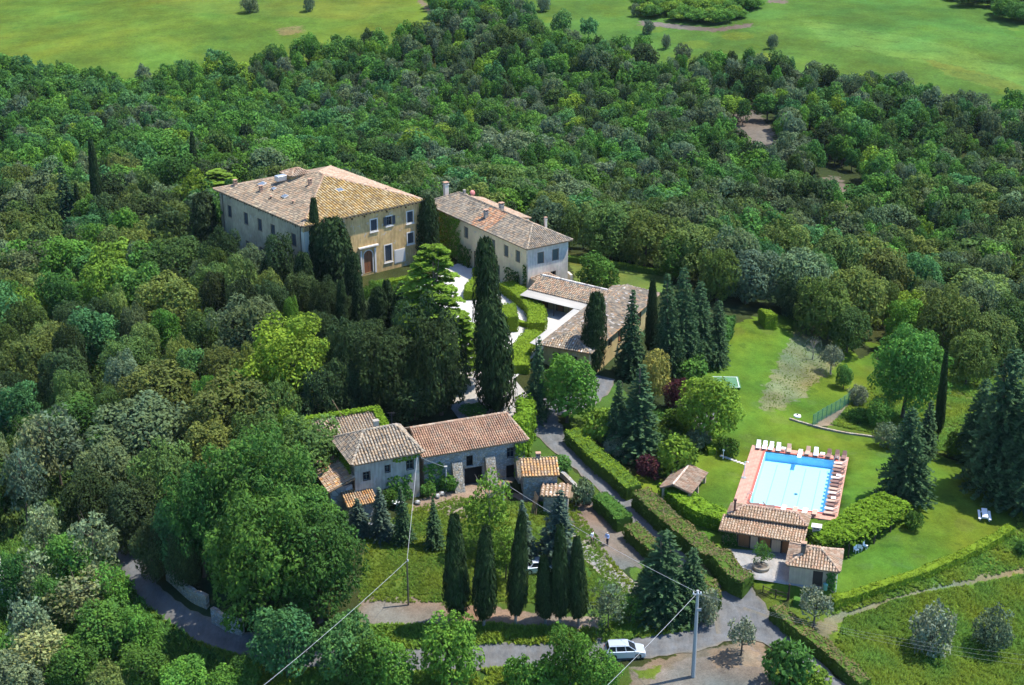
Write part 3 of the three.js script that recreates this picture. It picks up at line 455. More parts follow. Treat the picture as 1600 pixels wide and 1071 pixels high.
// ---------------------------------------------------------------- the long cream house beside it
{
  const W = 8.2, D = 32, H = 8, o = 0.55, root = thing('manor_house', 'long cream house with a grey hipped tile roof, ivy on its far end', 'house', 2.6, 9, -220.2, 34 * RAD);
  const fr = (D0) => D - D0;                                          // left side runs from the far end to the near corner
  wallSide(root, 'front', W, D, -2, H, mats.limeGrey, [[2.6, 5.0, 1.15, 1.8, 'flushGreen'], [5.6, 5.0, 1.15, 1.8, 'flushGreen'], [5.2, 1.5, 0.9, 1.5, 'bare']]);
  wallSide(root, 'left', W, D, -3, H, mats.cream, [[fr(2.9), 4.9, 1.15, 1.85, 'flushGreen'], [fr(6.4), 4.9, 1.15, 1.85, 'flushGreen'], [fr(10.4), 4.9, 1.15, 1.85, 'flushGreen'], [fr(19), 4.9, 1.15, 1.85, 'flushGreen'], [fr(25), 4.9, 1.15, 1.85, 'flushGreen'], [fr(3), 0.6, 1.0, 1.6, 'bare'], [fr(15.6), 0.1, 1.3, 2.9, 'plank'], [fr(9), 0.9, 1.1, 1.7, 'flushGreen']]);
  wallSide(root, 'right', W, D, -2, H, mats.limeGrey, [5, 11, 17].map((x) => [x, 5, 1.1, 1.8, 'flushGreen']));
  wallSide(root, 'back', W, D, -2, H, mats.cream);
  part('wing', box(3.6, H - 1.0, 15, W + 1.6, (H - 1) / 2, -D + 8), mats.limeGrey, root);
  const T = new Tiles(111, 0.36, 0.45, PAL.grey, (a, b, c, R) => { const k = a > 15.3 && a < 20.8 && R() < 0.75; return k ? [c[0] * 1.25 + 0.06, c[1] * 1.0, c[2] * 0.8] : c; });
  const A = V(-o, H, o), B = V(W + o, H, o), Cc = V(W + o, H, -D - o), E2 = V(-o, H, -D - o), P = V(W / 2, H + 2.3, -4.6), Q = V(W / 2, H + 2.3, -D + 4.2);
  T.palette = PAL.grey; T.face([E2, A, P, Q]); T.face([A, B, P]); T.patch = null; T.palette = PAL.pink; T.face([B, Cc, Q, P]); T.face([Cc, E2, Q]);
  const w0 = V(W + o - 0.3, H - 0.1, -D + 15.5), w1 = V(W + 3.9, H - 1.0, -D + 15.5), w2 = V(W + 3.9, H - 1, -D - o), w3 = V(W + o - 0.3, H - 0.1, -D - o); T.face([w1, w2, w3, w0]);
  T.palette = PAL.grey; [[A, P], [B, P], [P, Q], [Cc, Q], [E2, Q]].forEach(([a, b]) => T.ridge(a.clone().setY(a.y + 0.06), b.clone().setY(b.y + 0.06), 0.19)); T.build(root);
  chimney(root, 1.7, H + 0.3, -15.2, 0.65, 1.9, mats.greyPlaster); chimney(root, W / 2 + 1, H + 1.6, -15.5, 0.7, 1.2, mats.greyPlaster); chimney(root, 3.2, H + 1.1, -D + 1.2, 0.75, 2.2, mats.limeGrey); chimney(root, W + 0.3, H + 0.2, -7, 0.4, 1.5, mats.limeGrey); chimney(root, W / 2 + 0.4, H + 2.0, -D + 5.4, 0.4, 1.0, mats.greyPlaster, false);
  const dish = part('satellite_dish', new THREE.SphereGeometry(0.75, 14, 6, 0, 6.3, 0, 0.75).rotateX(1.2).translate(W / 2 + 0.8, H + 2.75, -D + 7), std([0.5, 0.16, 0.13], 0.5, { side: THREE.DoubleSide }), root); part('mast', rod(V(W / 2 + 0.8, H + 1.8, -D + 6.7), V(W / 2 + 0.8, H + 3.1, -D + 6.7), 0.05), mats.iron, dish);
  part('porch_roof', (() => { const t = new Tiles(113, 0.34, 0.42, PAL.pink); hip(t, 0.6, 4.6, 2.6, 0.1, 2.6, 0.9, 1.6, 1.6, 'x'); const g = new THREE.Group(); t.build(g); const m = g.children[0].children[0].geometry; return m; })(), tileMat, root, 'stuff');
  part('porch_post', [box(0.3, 2.7, 0.3, 0.9, 1.25, 2.3), box(0.3, 2.7, 0.3, 4.3, 1.25, 2.3)], mats.limeGrey, root);
}
// ---------------------------------------------------------------- the low L-shaped stable wing
{
  const root = thing('stable', 'low L-shaped stable with weathered grey tile roofs and a shaded porch', 'stable', 4.6, 9, -190.6, 64 * RAD);
  // local +x runs up the long wing (away), local -z to its left side, so the yard lies at -z
  const L = 27.5, D = 7.2, H = 2.9;
  // the wing runs along x from 0 to L; its yard side is at z = 0 and its garden side at z = D
  const wing = (n, x0, x1, z0, z1, y0, y1, m, ops) => { const g = new THREE.Group(); g.position.set(x0, 0, z1); root.add(g); return g; };
  const shell = (x0, z1, W2, D2, y1, m, ops = {}) => { const tmp = new THREE.Group(); for (const s of ['front', 'left', 'right', 'back']) wallSide(tmp, s, W2, D2, -3, y1, m, ops[s] || [], 0.35); const kids = [...tmp.children]; for (const k of kids) { k.position.set(x0, 0, z1); root.add(k); } };
  shell(0, D, L, D, H, mats.yellow, { left: [[2.2, 0.8, 1.2, 1.1, 'bare'], [4.8, 0.8, 1.0, 1.0, 'bare']], front: [4, 8, 12, 16, 20, 24].map((x, i) => [x, i % 2 ? 0.9 : 0.1, i % 2 ? 1.1 : 1.2, i % 2 ? 1.1 : 2.1, i % 2 ? 'bare' : 'plank']), back: [[6, 0.9, 1, 1, 'bare'], [12, 0.9, 1, 1, 'bare']] });
  const T = new Tiles(121, 0.36, 0.42, PAL.grey, (a, b, c, R) => (R() < 0.05 ? [0.55, 0.5, 0.44] : R() < 0.06 ? [0.42, 0.26, 0.15] : c)), o = 0.5, zr = D * 0.42, R1 = 1.5;
  const a = V(-o, H, D + o), b = V(L + o, H, D + o), c = V(L + o, H, -o), d = V(-o, H, -o), p = V(2.6, H + R1, zr), q = V(L - 2, H + R1, zr);
  T.face([a, b, q, p]); T.face([b, c, q]); T.face([c, d, p, q]); T.face([d, a, p]);
  T.palette = PAL.grey; T.ridge(V(p.x, p.y + 0.06, p.z), V(q.x, q.y + 0.06, q.z), 0.2); T.ridge(V(a.x, a.y, a.z), p, 0.18); T.ridge(d, p, 0.18); T.palette = PAL.orange; T.ridge(V(a.x, a.y + 0.02, a.z), V(b.x, b.y + 0.02, b.z), 0.1);
  T.build(root);
  part('canopy', [box(16, 0.06, 1.8).rotateX(0.14).translate(7.5, H - 0.12, -1.1)], mats.sheet, root);
}
{
  // the porch wing joins the stable to the cream house
  const root = thing('porch_wing', 'low tiled porch with pale canopy and iron posts between the cream house and stable', 'porch', 3.2, 9, -215.2, -36 * RAD), W = 15.5, D = 5, H = 2.7;
  for (const s of ['front', 'left', 'back', 'right']) wallSide(root, s, W, D, -2, H, mats.yellow, s === 'front' ? [[2.5, 0.1, 1.1, 2.1, 'plank'], [5.6, 0.1, 1.1, 2.1, 'plank'], [8.6, 0.8, 1, 1.2, 'bare']] : [], 0.3);
  const T = new Tiles(125, 0.36, 0.42, PAL.grey.concat(PAL.pink)), k = V(-0.4, H + 1.4, -3.2), j = V(W, H + 1.4, -3.2);
  T.face([V(-0.4, H, 0.4), V(W, H, 0.4), j, k]); T.face([V(W, H + 0.5, -D - 0.4), V(-0.4, H + 0.5, -D - 0.4), k, j]);
  T.palette = [[0.6, 0.56, 0.48], [0.52, 0.47, 0.4], [0.3, 0.27, 0.23]]; T.ridge(V(k.x, k.y + 0.06, k.z), V(j.x - 3, j.y + 0.06, j.z), 0.22); T.build(root);
  const ca = part('canopy', [box(13, 0.07, 2.3).rotateX(0.14).translate(6, H - 0.25, 1.5)], mats.sheet, root);
  for (let t = 0; t < 5; t++) part('post', rod(V(0.4 + t * 2.8, -0.4, 2.4), V(0.4 + t * 2.8, H - 0.45, 2.4), 0.07), mats.iron, ca);
}
// ---------------------------------------------------------------- the stone farmhouse, its barn and the sheds about it
{
  const a = 24 * RAD, root = thing('farmhouse', 'grey stone farmhouse with a hipped grey tile roof, creeper on its front', 'farmhouse', -19, 5.6, -152, a);
  const W = 8.3, D = 7.4, H = 6.2;
  wallSide(root, 'front', W, D, -2, H, mats.greyPlaster, [[1.5, 3.7, 0.8, 1.05, 'bare'], [4.2, 4.2, 0.6, 0.9, 'bare'], [7.1, 4.0, 0.85, 1.2, 'bare'], [1.7, 0.9, 0.7, 0.7, 'gap'], [5.4, 0.1, 1.0, 2.0, 'gap']]);
  for (const s of ['left', 'right', 'back']) wallSide(root, s, W, D, -2, H, mats.stone, s === 'left' ? [[3, 3.6, 0.8, 1, 'bare']] : []);
  const T = new Tiles(131, 0.4, 0.44, PAL.grey); hip(T, -0.45, W + 0.45, 0.45, -D - 0.45, H, 2.3, 2.9, 2.1, 'x'); T.build(root);
  chimney(root, 4.3, H + 1.6, -D / 2 - 0.5, 0.6, 1.5, mats.greyPlaster, false);
  // lean-to with a warm tile roof on its left
  part('lean_to_wall', box(2.8, 3.6, 6.6, -1.62, 1.5, -D / 2), mats.stone, root);
  const L = new Tiles(133, 0.36, 0.42, PAL.orange.concat(PAL.pink)); L.face([V(-3.4, 3.2, -D - 0.3), V(-3.4, 3.2, 0.3), V(-0.02, 4.4, 0.3), V(-0.02, 4.4, -D - 0.3)]); L.build(root);
}
{
  const root = thing('barn', 'long stone barn with a red tile roof and sloping buttresses', 'barn', -10.9, 5.6, -156.3, 21 * RAD), W = 13.4, D = 8, H = 5.1;
  wallSide(root, 'front', W, D, -2, H, mats.stone, [[6.0, 2.6, 0.9, 1.5, 'gap'], [6.5, -0.6, 2.4, 3.0, 'gap'], [11.5, 2.9, 0.9, 1.3, 'bare'], [2.3, 0, 0.9, 1.7, 'gap'], [11.6, -0.2, 1.4, 2.0, 'gap']]);
  for (const s of ['left', 'right', 'back']) wallSide(root, s, W, D, -2, H, mats.stoneWarm);
  const T = new Tiles(141, 0.3, 0.42, PAL.red), o = 0.4, A = V(-o, H, o), B = V(W + o, H, o), Cc = V(W + o, H, -D - o), E2 = V(-o, H, -D - o), P = V(-o, H + 1.9, -D * 0.56), Q = V(W - 0.8, H + 1.9, -D * 0.56);
  T.face([A, B, Q, P]); T.palette = PAL.grey; T.face([B, Cc, Q]); T.face([Cc, E2, P, Q]); T.palette = PAL.pink; T.ridge(P, Q, 0.2); T.ridge(B, Q, 0.18); T.build(root);
  for (const x of [4.2, 8.6, 12.6]) { const s = new THREE.Shape([[0, -1.5], [2.0, -1.5], [0.35, 3.6], [0, 3.6]].map(([p, q]) => new THREE.Vector2(p, q))); part('buttress', new THREE.ExtrudeGeometry(s, { depth: 1.3, bevelEnabled: false }).rotateY(-Math.PI / 2).translate(x + 0.65, 0, 0.01), mats.stoneWarm, root); }
  part('gable_wall', (() => { const s = new THREE.Shape([[0.4, H], [D - 0.4, H], [D * 0.56, H + 1.7]].map(([p, q]) => new THREE.Vector2(-p, q))); return new THREE.ExtrudeGeometry(s, { depth: 0.3, bevelEnabled: false }).rotateY(-Math.PI / 2).scale(1, 1, 1).translate(0.32, 0, 0); })().rotateY(0), mats.stone, root);
}
{
  const root = thing('ivy_shed', 'flat stone shed hung with ivy behind the farmhouse', 'shed', -24.6, 5.2, -159.4, 20 * RAD), W = 9.2, D = 5.8, H = 5.4;
  for (const s of ['front', 'left', 'right', 'back']) wallSide(root, s, W, D, -3, H, mats.stone, [], 0.35);
  const T = new Tiles(151, 0.36, 0.42, PAL.grey); T.face([V(-0.2, H, 0.2), V(W + 0.2, H, 0.2), V(W + 0.2, H + 0.9, -D - 0.2), V(-0.2, H + 0.9, -D - 0.2)]); T.build(root);
}
{
  const p = onLevel(545, 790, 7.4), root = thing('lean_to', 'little lean-to shed with a bright orange tile roof below the farmhouse', 'shed', p.x, 5.3, p.z, 24 * RAD), W = 3.2, D = 2.6, H = 2.0;
  for (const s of ['front', 'left', 'right', 'back']) wallSide(root, s, W, D, -1, H, mats.stone, s === 'front' ? [[1.2, 0, 0.9, 1.7, 'gap']] : [], 0.25);
  const T = new Tiles(161, 0.3, 0.4, PAL.orange); T.face([V(-0.3, H, 0.4), V(W + 0.3, H, 0.4), V(W + 0.3, H + 0.9, -D - 0.1), V(-0.3, H + 0.9, -D - 0.1)]); T.build(root);
}
{
  const p = onLevel(818, 745, 8.2), root = thing('stone_hut', 'small stone hut with an orange tile roof above the road', 'hut', p.x, 5, p.z, 5 * RAD), W = 4.2, D = 3.6, H = 3.3;
  wallSide(root, 'front', W, D, -1.5, H, mats.stone, []); wallSide(root, 'left', W, D, -1.5, H, mats.stone, [[2.2, 0, 0.9, 1.9, 'gap']]); wallSide(root, 'right', W, D, -1.5, H, mats.stone); wallSide(root, 'back', W, D, -1.5, H, mats.stone);
  const T = new Tiles(171, 0.4, 0.45, PAL.orange); T.face([V(-0.25, H, 0.3), V(W + 0.25, H, 0.3), V(W + 0.25, H + 1.0, -2.6), V(-0.25, H + 1.0, -2.6)]); T.palette = PAL.grey; T.face([V(W + 0.25, H + 0.4, -D - 0.2), V(-0.25, H + 0.4, -D - 0.2), V(-0.25, H + 1.0, -2.6), V(W + 0.25, H + 1.0, -2.6)]); T.build(root);
  chimney(root, 2.1, H + 0.8, -2.7, 0.5, 0.5, mats.stoneWarm);
  const q = onLevel(849, 772, 7), r2 = thing('tool_shed', 'little brick shed with a flat pale roof against the stone hut', 'shed', q.x, 4.9, q.z, -6 * RAD), W2 = 3.0, D2 = 2.2, H2 = 1.9;
  for (const s of ['front', 'left', 'right', 'back']) wallSide(r2, s, W2, D2, -1, H2, mats.stoneWarm, s === 'left' ? [[1.1, 0, 1.2, 1.6, 'gap']] : [], 0.22);
  const T2 = new Tiles(173, 0.5, 0.5, PAL.pink.concat([[0.6, 0.5, 0.4]])); T2.face([V(-0.4, H2, 0.3), V(W2 + 0.3, H2, 0.3), V(W2 + 0.3, H2 + 0.35, -D2 - 0.2), V(-0.4, H2 + 0.35, -D2 - 0.2)]); T2.build(r2);
  const f = thing('wood_planks', 'old planks leaning on the shaded side of the stone hut', 'planks', q.x - 0.9, height(q.x - 0.9, q.z + 0.3), q.z + 0.3); for (let i = 0; i < 4; i++) part('plank', rod(V(-0.2 * i, 0, 0.5 - 0.1 * i), V(0.25 - 0.12 * i, 2.2 + 0.2 * i, -0.35), 0.05, 0.05, 4), mats.soffit, f);
}
// ---------------------------------------------------------------- by the pool: changing rooms, pump house, tiled shelter
{
  const root = thing('changing_rooms', 'changing rooms with wooden doors and a stepped tile roof by the pool', 'pool house', 25.2, 3, -148.2, -18.5 * RAD), W = 9.4, D = 4.4, H = 2.4;
  wallSide(root, 'front', W, D, -1, H, mats.pink, [[2.6, 0.05, 1.3, 2.0, 'plank'], [5.1, 0.05, 1.3, 2.0, 'plank'], [7.9, 0.05, 1.5, 2.0, 'plank']]); for (const s of ['left', 'right', 'back']) wallSide(root, s, W, D, -1, s === 'front' ? H : H, mats.pink);
  const T = new Tiles(181, 0.34, 0.42, PAL.pink), k = 2.0; T.face([V(-0.35, H - 0.1, 0.9), V(W + 0.35, H - 0.1, 0.9), V(W + 0.35, H + 0.55, -k), V(-0.35, H + 0.55, -k)]);
  const A = V(0.2, H + 0.85, -k + 0.5), B = V(W + 0.35, H + 0.85, -k + 0.5), Cc = V(W + 0.35, H + 0.7, -D - 0.4), E2 = V(0.2, H + 0.7, -D - 0.4), P = V(2.0, H + 1.5, -k - 1.3), Q = V(W - 1.2, H + 1.5, -k - 1.3);
  T.face([A, B, Q, P]); T.face([B, Cc, Q]); T.face([Cc, E2, P, Q]); T.face([E2, A, P]); T.palette = [[0.3, 0.2, 0.15], [0.36, 0.24, 0.18]]; T.ridge(P, Q, 0.16); T.ridge(B, Q, 0.16); T.ridge(A, P, 0.15); T.build(root);
  part('step_wall', box(W - 0.1, 0.5, D - k - 0.1, W / 2 + 0.1, H + 0.4, -k - (D - k) / 2 + 0.1), mats.pink, root);
  part('stove_pipe', [rod(V(1.0, H + 0.7, -k), V(1.0, H + 2.6, -k), 0.14), cyl(0.2, 0.2, 0.25, 8, 1.0, H + 2.55, -k)], std([0.12, 0.05, 0.04], 0.5), root);
}
{
  const p = onLevel(1232, 884, 5.4), root = thing('pump_house', 'small square pump house with a hipped tile roof on the patio', 'hut', p.x + 0.25, 2.9, p.z - 0.35, -16 * RAD), W = 5.2, D = 4.3, H = 2.5;
  wallSide(root, 'front', W, D, -1, H, mats.pink, [[3.2, 0.05, 1.1, 2.0, 'gap']]); wallSide(root, 'left', W, D, -1, H, mats.pink); wallSide(root, 'right', W, D, -1, H, mats.pink); wallSide(root, 'back', W, D, -1, H, mats.pink);
  part('dark_door', box(1.05, 1.95, 0.06, 3.2, 1.05, -0.12), mats.darkWood, root);
  const T = new Tiles(191, 0.34, 0.42, PAL.pink); hip(T, -0.4, W + 0.4, 0.4, -D - 0.4, H, 1.25, 2.6, 2.4, 'x'); T.build(root);
  chimney(root, 1.3, H + 0.3, -1.3, 0.5, 1.5, mats.pipe);
  { const c = Math.cos(-16 * RAD), s = Math.sin(-16 * RAD), bx = 4.15, bz = 0.45, b = thing('waste_bin', 'pale green bin right of the dark pump house door', 'bin', root.position.x + bx * c + bz * s, 2.95, root.position.z - bx * s + bz * c); part('body', cyl(0.22, 0.27, 0.75, 14), std([0.16, 0.34, 0.24], 0.6), b); part('lid', cyl(0.3, 0.26, 0.08, 14, 0, 0.75, 0), std([0.2, 0.4, 0.3], 0.6), b); }
  part('drainpipe', rod(V(W + 0.12, -0.4, -0.2), V(W + 0.12, H - 0.1, -0.2), 0.05), mats.white, root);
}
{
  const p = onLevel(1052, 755, 6.6), root = thing('tiled_shelter', 'little open shelter with a pinkish tile roof beside the ivy hedge', 'shelter', p.x, 3.5, p.z, 64 * RAD), L = 6.2, D = 3.2;
  const T = new Tiles(201, 0.32, 0.4, PAL.pink), z = 1.5; T.face([V(-0.2, 2.2, 2.5), V(L, 2.2, 2.5), V(L, 2.9, 0), V(-0.2, 2.9, 0)]); T.face([V(L, 2.1, -1.6), V(-0.2, 2.1, -1.6), V(-0.2, 2.9, 0), V(L, 2.9, 0)]); T.palette = [[0.6, 0.46, 0.36]]; T.ridge(V(-0.2, 2.95, 0), V(L, 2.95, 0), 0.14); T.build(root);
  for (const [x, q] of [[0.2, 2.2], [L - 0.3, 2.2], [L / 2, 2.2], [0.2, -1.3], [L - 0.3, -1.3]]) part('post', box(0.3, 3, 0.3, x, 0.7, q), mats.pink, root);
  part('back_wall', box(L - 0.7, 2.4, 0.2, L / 2, 0.8, -1.3), mats.pink, root);
}
// ---------------------------------------------------------------- the pool
{
  const root = thing('swimming_pool', 'rectangular blue swimming pool with a terracotta deck and lane lines', 'swimming pool', POOL.x, 4, POOL.z, POOL.turn);
  const W = POOL.w, D = POOL.d, m0 = 1.9, m1 = 1.5, mn = 1.5, mf = 1.3;   // deck margins left, right, near, far
  const x0 = m0, x1 = W - m1, z0 = -mn, z1 = -(D - mf), deep = 1.2;
  const slab = new THREE.Shape([[0, 0], [W, 0], [W, D], [0, D]].map(([a, b]) => new THREE.Vector2(a, b))), hole = new THREE.Path([[x0, -z0], [x0, -z1], [x1, -z1], [x1, -z0]].map(([a, b]) => new THREE.Vector2(a, b))); slab.holes.push(hole);
  const terra = (() => { const S = 256, n = 8, R = rng(9), tone = Array.from({ length: n * n }, () => 0.85 + 0.3 * R()), t = dataTexture(S, S, (d) => { for (let j = 0; j < S; j++) for (let i = 0; i < S; i++) { const a = i / S * n, b = j / S * n, e = Math.min(a % 1, b % 1) < 0.06 ? 0.75 : tone[Math.floor(b) * n + Math.floor(a)] * (0.95 + 0.1 * R()); d.set([enc(0.46 * e), enc(0.25 * e), enc(0.185 * e), 255].map((v) => clamp(v, 0, 255)), (j * S + i) * 4); } }); t.repeat.set(1 / 2.6, 1 / 2.6); return std(0xffffff, 0.85, { map: t }); })();
  part('deck', new THREE.ExtrudeGeometry(slab, { depth: 0.5, bevelEnabled: false }).rotateX(-Math.PI / 2).translate(0, -0.4, 0), terra, root);
  const blue = std([0.38, 0.76, 0.88], 0.4), w = x1 - x0, l = z0 - z1, cx = (x0 + x1) / 2, cz = (z0 + z1) / 2;
  const basin = part('basin', [box(w, 0.2, l, cx, -deep - 0.1, cz), box(0.15, deep - 0.02, l, x0 + 0.075, -deep / 2, cz), box(0.15, deep - 0.02, l, x1 - 0.075, -deep / 2, cz), box(w - 0.32, deep - 0.02, 0.15, cx, -deep / 2, z0 - 0.075), box(w - 0.32, deep - 0.02, 0.15, cx, -deep / 2, z1 + 0.075)], blue, root);
  for (let i = 1; i < 5; i++) part('lane_line', box(0.1, 0.012, l - 2.4, x0 + w * i / 5, -deep + 0.008, cz), std([0.22, 0.47, 0.6], 0.6), basin);
  part('drain', cyl(0.25, 0.25, 0.03, 12, x0 + w * 0.55, -deep + 0.006, cz + 1.2), std([0.05, 0.1, 0.14]), basin);
  part('deep_wall', box(w - 0.34, deep - 0.05, 0.02, cx, -deep / 2, z1 + 0.17), std([0.24, 0.54, 0.76], 0.5), basin);
  const wg = new THREE.PlaneGeometry(w - 0.02, l - 0.02, 90, 140).rotateX(-Math.PI / 2), p = wg.attributes.position; for (let i = 0; i < p.count; i++) p.setY(i, 0.012 * N2(p.getX(i) * 0.9, p.getZ(i) * 0.9) + 0.006 * N2(p.getX(i) * 2.6, p.getZ(i) * 2.6)); wg.computeVertexNormals();
  part('water', wg.translate(cx, -0.1, cz), new THREE.MeshPhysicalMaterial({ color: new THREE.Color(0.9, 0.98, 1), roughness: 0.03, transmission: 1, thickness: 0, ior: 1.33 }), root);
  part('coping', [box(0.3, 0.06, l + 0.6, x0 - 0.05, 0.13, cz), box(0.3, 0.06, l + 0.6, x1 + 0.05, 0.13, cz), box(w - 0.22, 0.058, 0.3, cx, 0.131, z0 + 0.05), box(w - 0.22, 0.058, 0.3, cx, 0.131, z1 - 0.05)], std([0.42, 0.12, 0.09], 0.8), root);
  const ladder = (x, z, r) => part('ladder', [0, 0.5].flatMap((k) => { const c = new THREE.CatmullRomCurve3([V(-0.5, 0.1, k), V(-0.35, 0.8, k), V(0, 0.85, k), V(0.25, 0.3, k), V(0.25, -0.8, k)]); return [new THREE.TubeGeometry(c, 14, 0.03, 6)]; }).map((g) => g.rotateY(r).translate(x, 0.1, z)), mats.metal, root);
  ladder(x0 + 0.1, z0 - 1.4, 0); ladder(x1 - 0.1, z1 + 1.2, Math.PI);
}
const onDeck = (a, b, y = 4.1) => poolPoint(a, b, y), DT = POOL.turn;
{ // the diving board at the far end
  const p = onDeck(6.6, 17.3), t = thing('diving_board', 'white diving board over the deep end of the pool', 'diving board', p.x, p.y, p.z, DT);
  part('stand', [box(0.5, 0.45, 0.9, 0, 0.22, 0)], mats.white, t); part('board', new RoundedBoxGeometry(0.55, 0.07, 2.6, 2, 0.03).translate(0, 0.5, 0.8), mats.white, t);
}
function lounger(a, b, turn, canvas, label, raise = 0.75, group = 'sun loungers round the pool') {
  const p = onDeck(a, b), t = thing('sun_lounger', label, 'sun lounger', p.x, p.y, p.z, DT + turn, group);
  t.scale.setScalar(0.88); const s = 0.66, f = std([0.7, 0.68, 0.64], 0.5);
  part('frame', [rod(V(-s / 2, 0.32, 0.95), V(-s / 2, 0.32, -0.95), 0.03), rod(V(s / 2, 0.32, 0.95), V(s / 2, 0.32, -0.95), 0.03), rod(V(-s / 2, 0.32, 0.93), V(s / 2, 0.32, 0.93), 0.03)], canvas.frame ?? f, t);
  for (const [x, z] of [[-1, 0.7], [1, 0.7], [-1, -0.6], [1, -0.6]]) part('leg', rod(V(x * s / 2, 0, z), V(x * s / 2, 0.32, z), 0.028), canvas.frame ?? f, t);
  part('seat', new RoundedBoxGeometry(s - 0.02, 0.07, 1.25, 2, 0.03).translate(0, 0.36, 0.33), canvas.m, t);
  part('backrest', new RoundedBoxGeometry(s - 0.02, 0.07, 0.8, 2, 0.03).translate(0, 0, -0.38).rotateX(raise).translate(0, 0.37, -0.28), canvas.m, t);
  return t;
}
{
  const white = { m: std([0.82, 0.82, 0.8], 0.6) }, sand = { m: std([0.46, 0.3, 0.22], 0.8), frame: std([0.5, 0.42, 0.36]) }, brown = { m: std([0.2, 0.12, 0.1], 0.8), frame: std([0.3, 0.25, 0.22]) }, pale = { m: std([0.6, 0.45, 0.36], 0.8) };
  const far = [[0.9, white, 'white sun lounger at the far left corner of the pool deck'], [1.75, white, 'white sun lounger, second from the far left deck corner'], [2.6, white, 'white sun lounger, third from the far left deck corner'], [3.6, white, 'white sun lounger next to the small table on the far deck'], [5.0, sand, 'sand coloured sun lounger right of the table, left of the diving board'], [7.5, sand, 'sand coloured sun lounger just right of the diving board'], [8.6, white, 'white sun lounger alone right of the diving board'], [10.3, brown, 'dark brown sun lounger beside the right far table'], [11.4, brown, 'brown sun lounger second from the far right deck corner'], [12.3, brown, 'brown sun lounger at the far right corner of the deck']];
  for (const [a, c, l] of far) lounger(a, 17.75, 0.06 * Math.sin(a * 9), c, l, 0.8);
  const ord = ['first', 'second', 'third', 'fourth', 'fifth', 'sixth', 'seventh', 'eighth', 'ninth', 'tenth', 'eleventh', 'twelfth', 'thirteenth', 'fourteenth'];
  for (let i = 0; i < 14; i++) lounger(12.0, 1.3 + i * 1.1, -Math.PI / 2 + 0.1 * Math.sin(i * 5), i % 4 === 1 ? pale : i % 3 ? brown : sand, `${i % 4 === 1 ? 'pale' : i % 3 ? 'brown' : 'sand coloured'} sun lounger, ${ord[i]} from the near end of the right-hand row`, 0.5 + 0.3 * ((i * 7) % 3) / 2);
  const near = [[2.5, brown, 'dark sun lounger with raised back at the near left end of the pool', 1.0], [4.4, brown, 'dark sun lounger with raised back, second along the near pool end', 0.9], [6.3, white, 'white sun lounger in the middle of the near pool end', 0.3], [7.7, sand, 'sand coloured sun lounger right of the white one, near pool end', 0.3], [8.9, white, 'white sun lounger toward the near right pool corner', 0.3], [10.1, sand, 'sand coloured sun lounger at the near right pool corner', 0.3]];
  for (const [a, c, l, r] of near) lounger(a, 0.8, a < 5 ? Math.PI / 2 + 0.2 : Math.PI - 0.05, c, l, r);
  for (const [a, b, l] of [[4.3, 17.6, 'small white table between the far white and sand loungers'], [9.5, 17.5, 'small white table beside the dark brown far lounger'], [12.0, 5.1, 'small white table among the right-hand row of loungers'], [12.1, 11.6, 'small white table toward the far end of the right-hand row']]) {
    const p = onDeck(a, b), t = thing('side_table', l, 'table', p.x, p.y, p.z, DT, 'small white tables by the pool'); part('table_top', new RoundedBoxGeometry(0.6, 0.05, 0.6, 2, 0.02).translate(0, 0.46, 0), mats.white, t); for (const [x, z] of [[-1, -1], [1, -1], [-1, 1], [1, 1]]) part('leg', rod(V(x * 0.22, 0, z * 0.22), V(x * 0.22, 0.45, z * 0.22), 0.025), mats.white, t);
  }
  const p = onDeck(0.35, 8.2), s = thing('pool_shower', 'slim white shower post on the left edge of the pool deck', 'shower', p.x, p.y, p.z); part('post', rod(V(0, 0, 0), V(0, 2.3, 0), 0.05), mats.white, s); part('shower_head', [rod(V(0, 2.25, 0), V(0.35, 2.35, 0), 0.03), cyl(0.12, 0.08, 0.08, 8, 0.38, 2.25, 0)], mats.white, s); part('base', cyl(0.35, 0.35, 0.05, 12), mats.concrete, s);
}
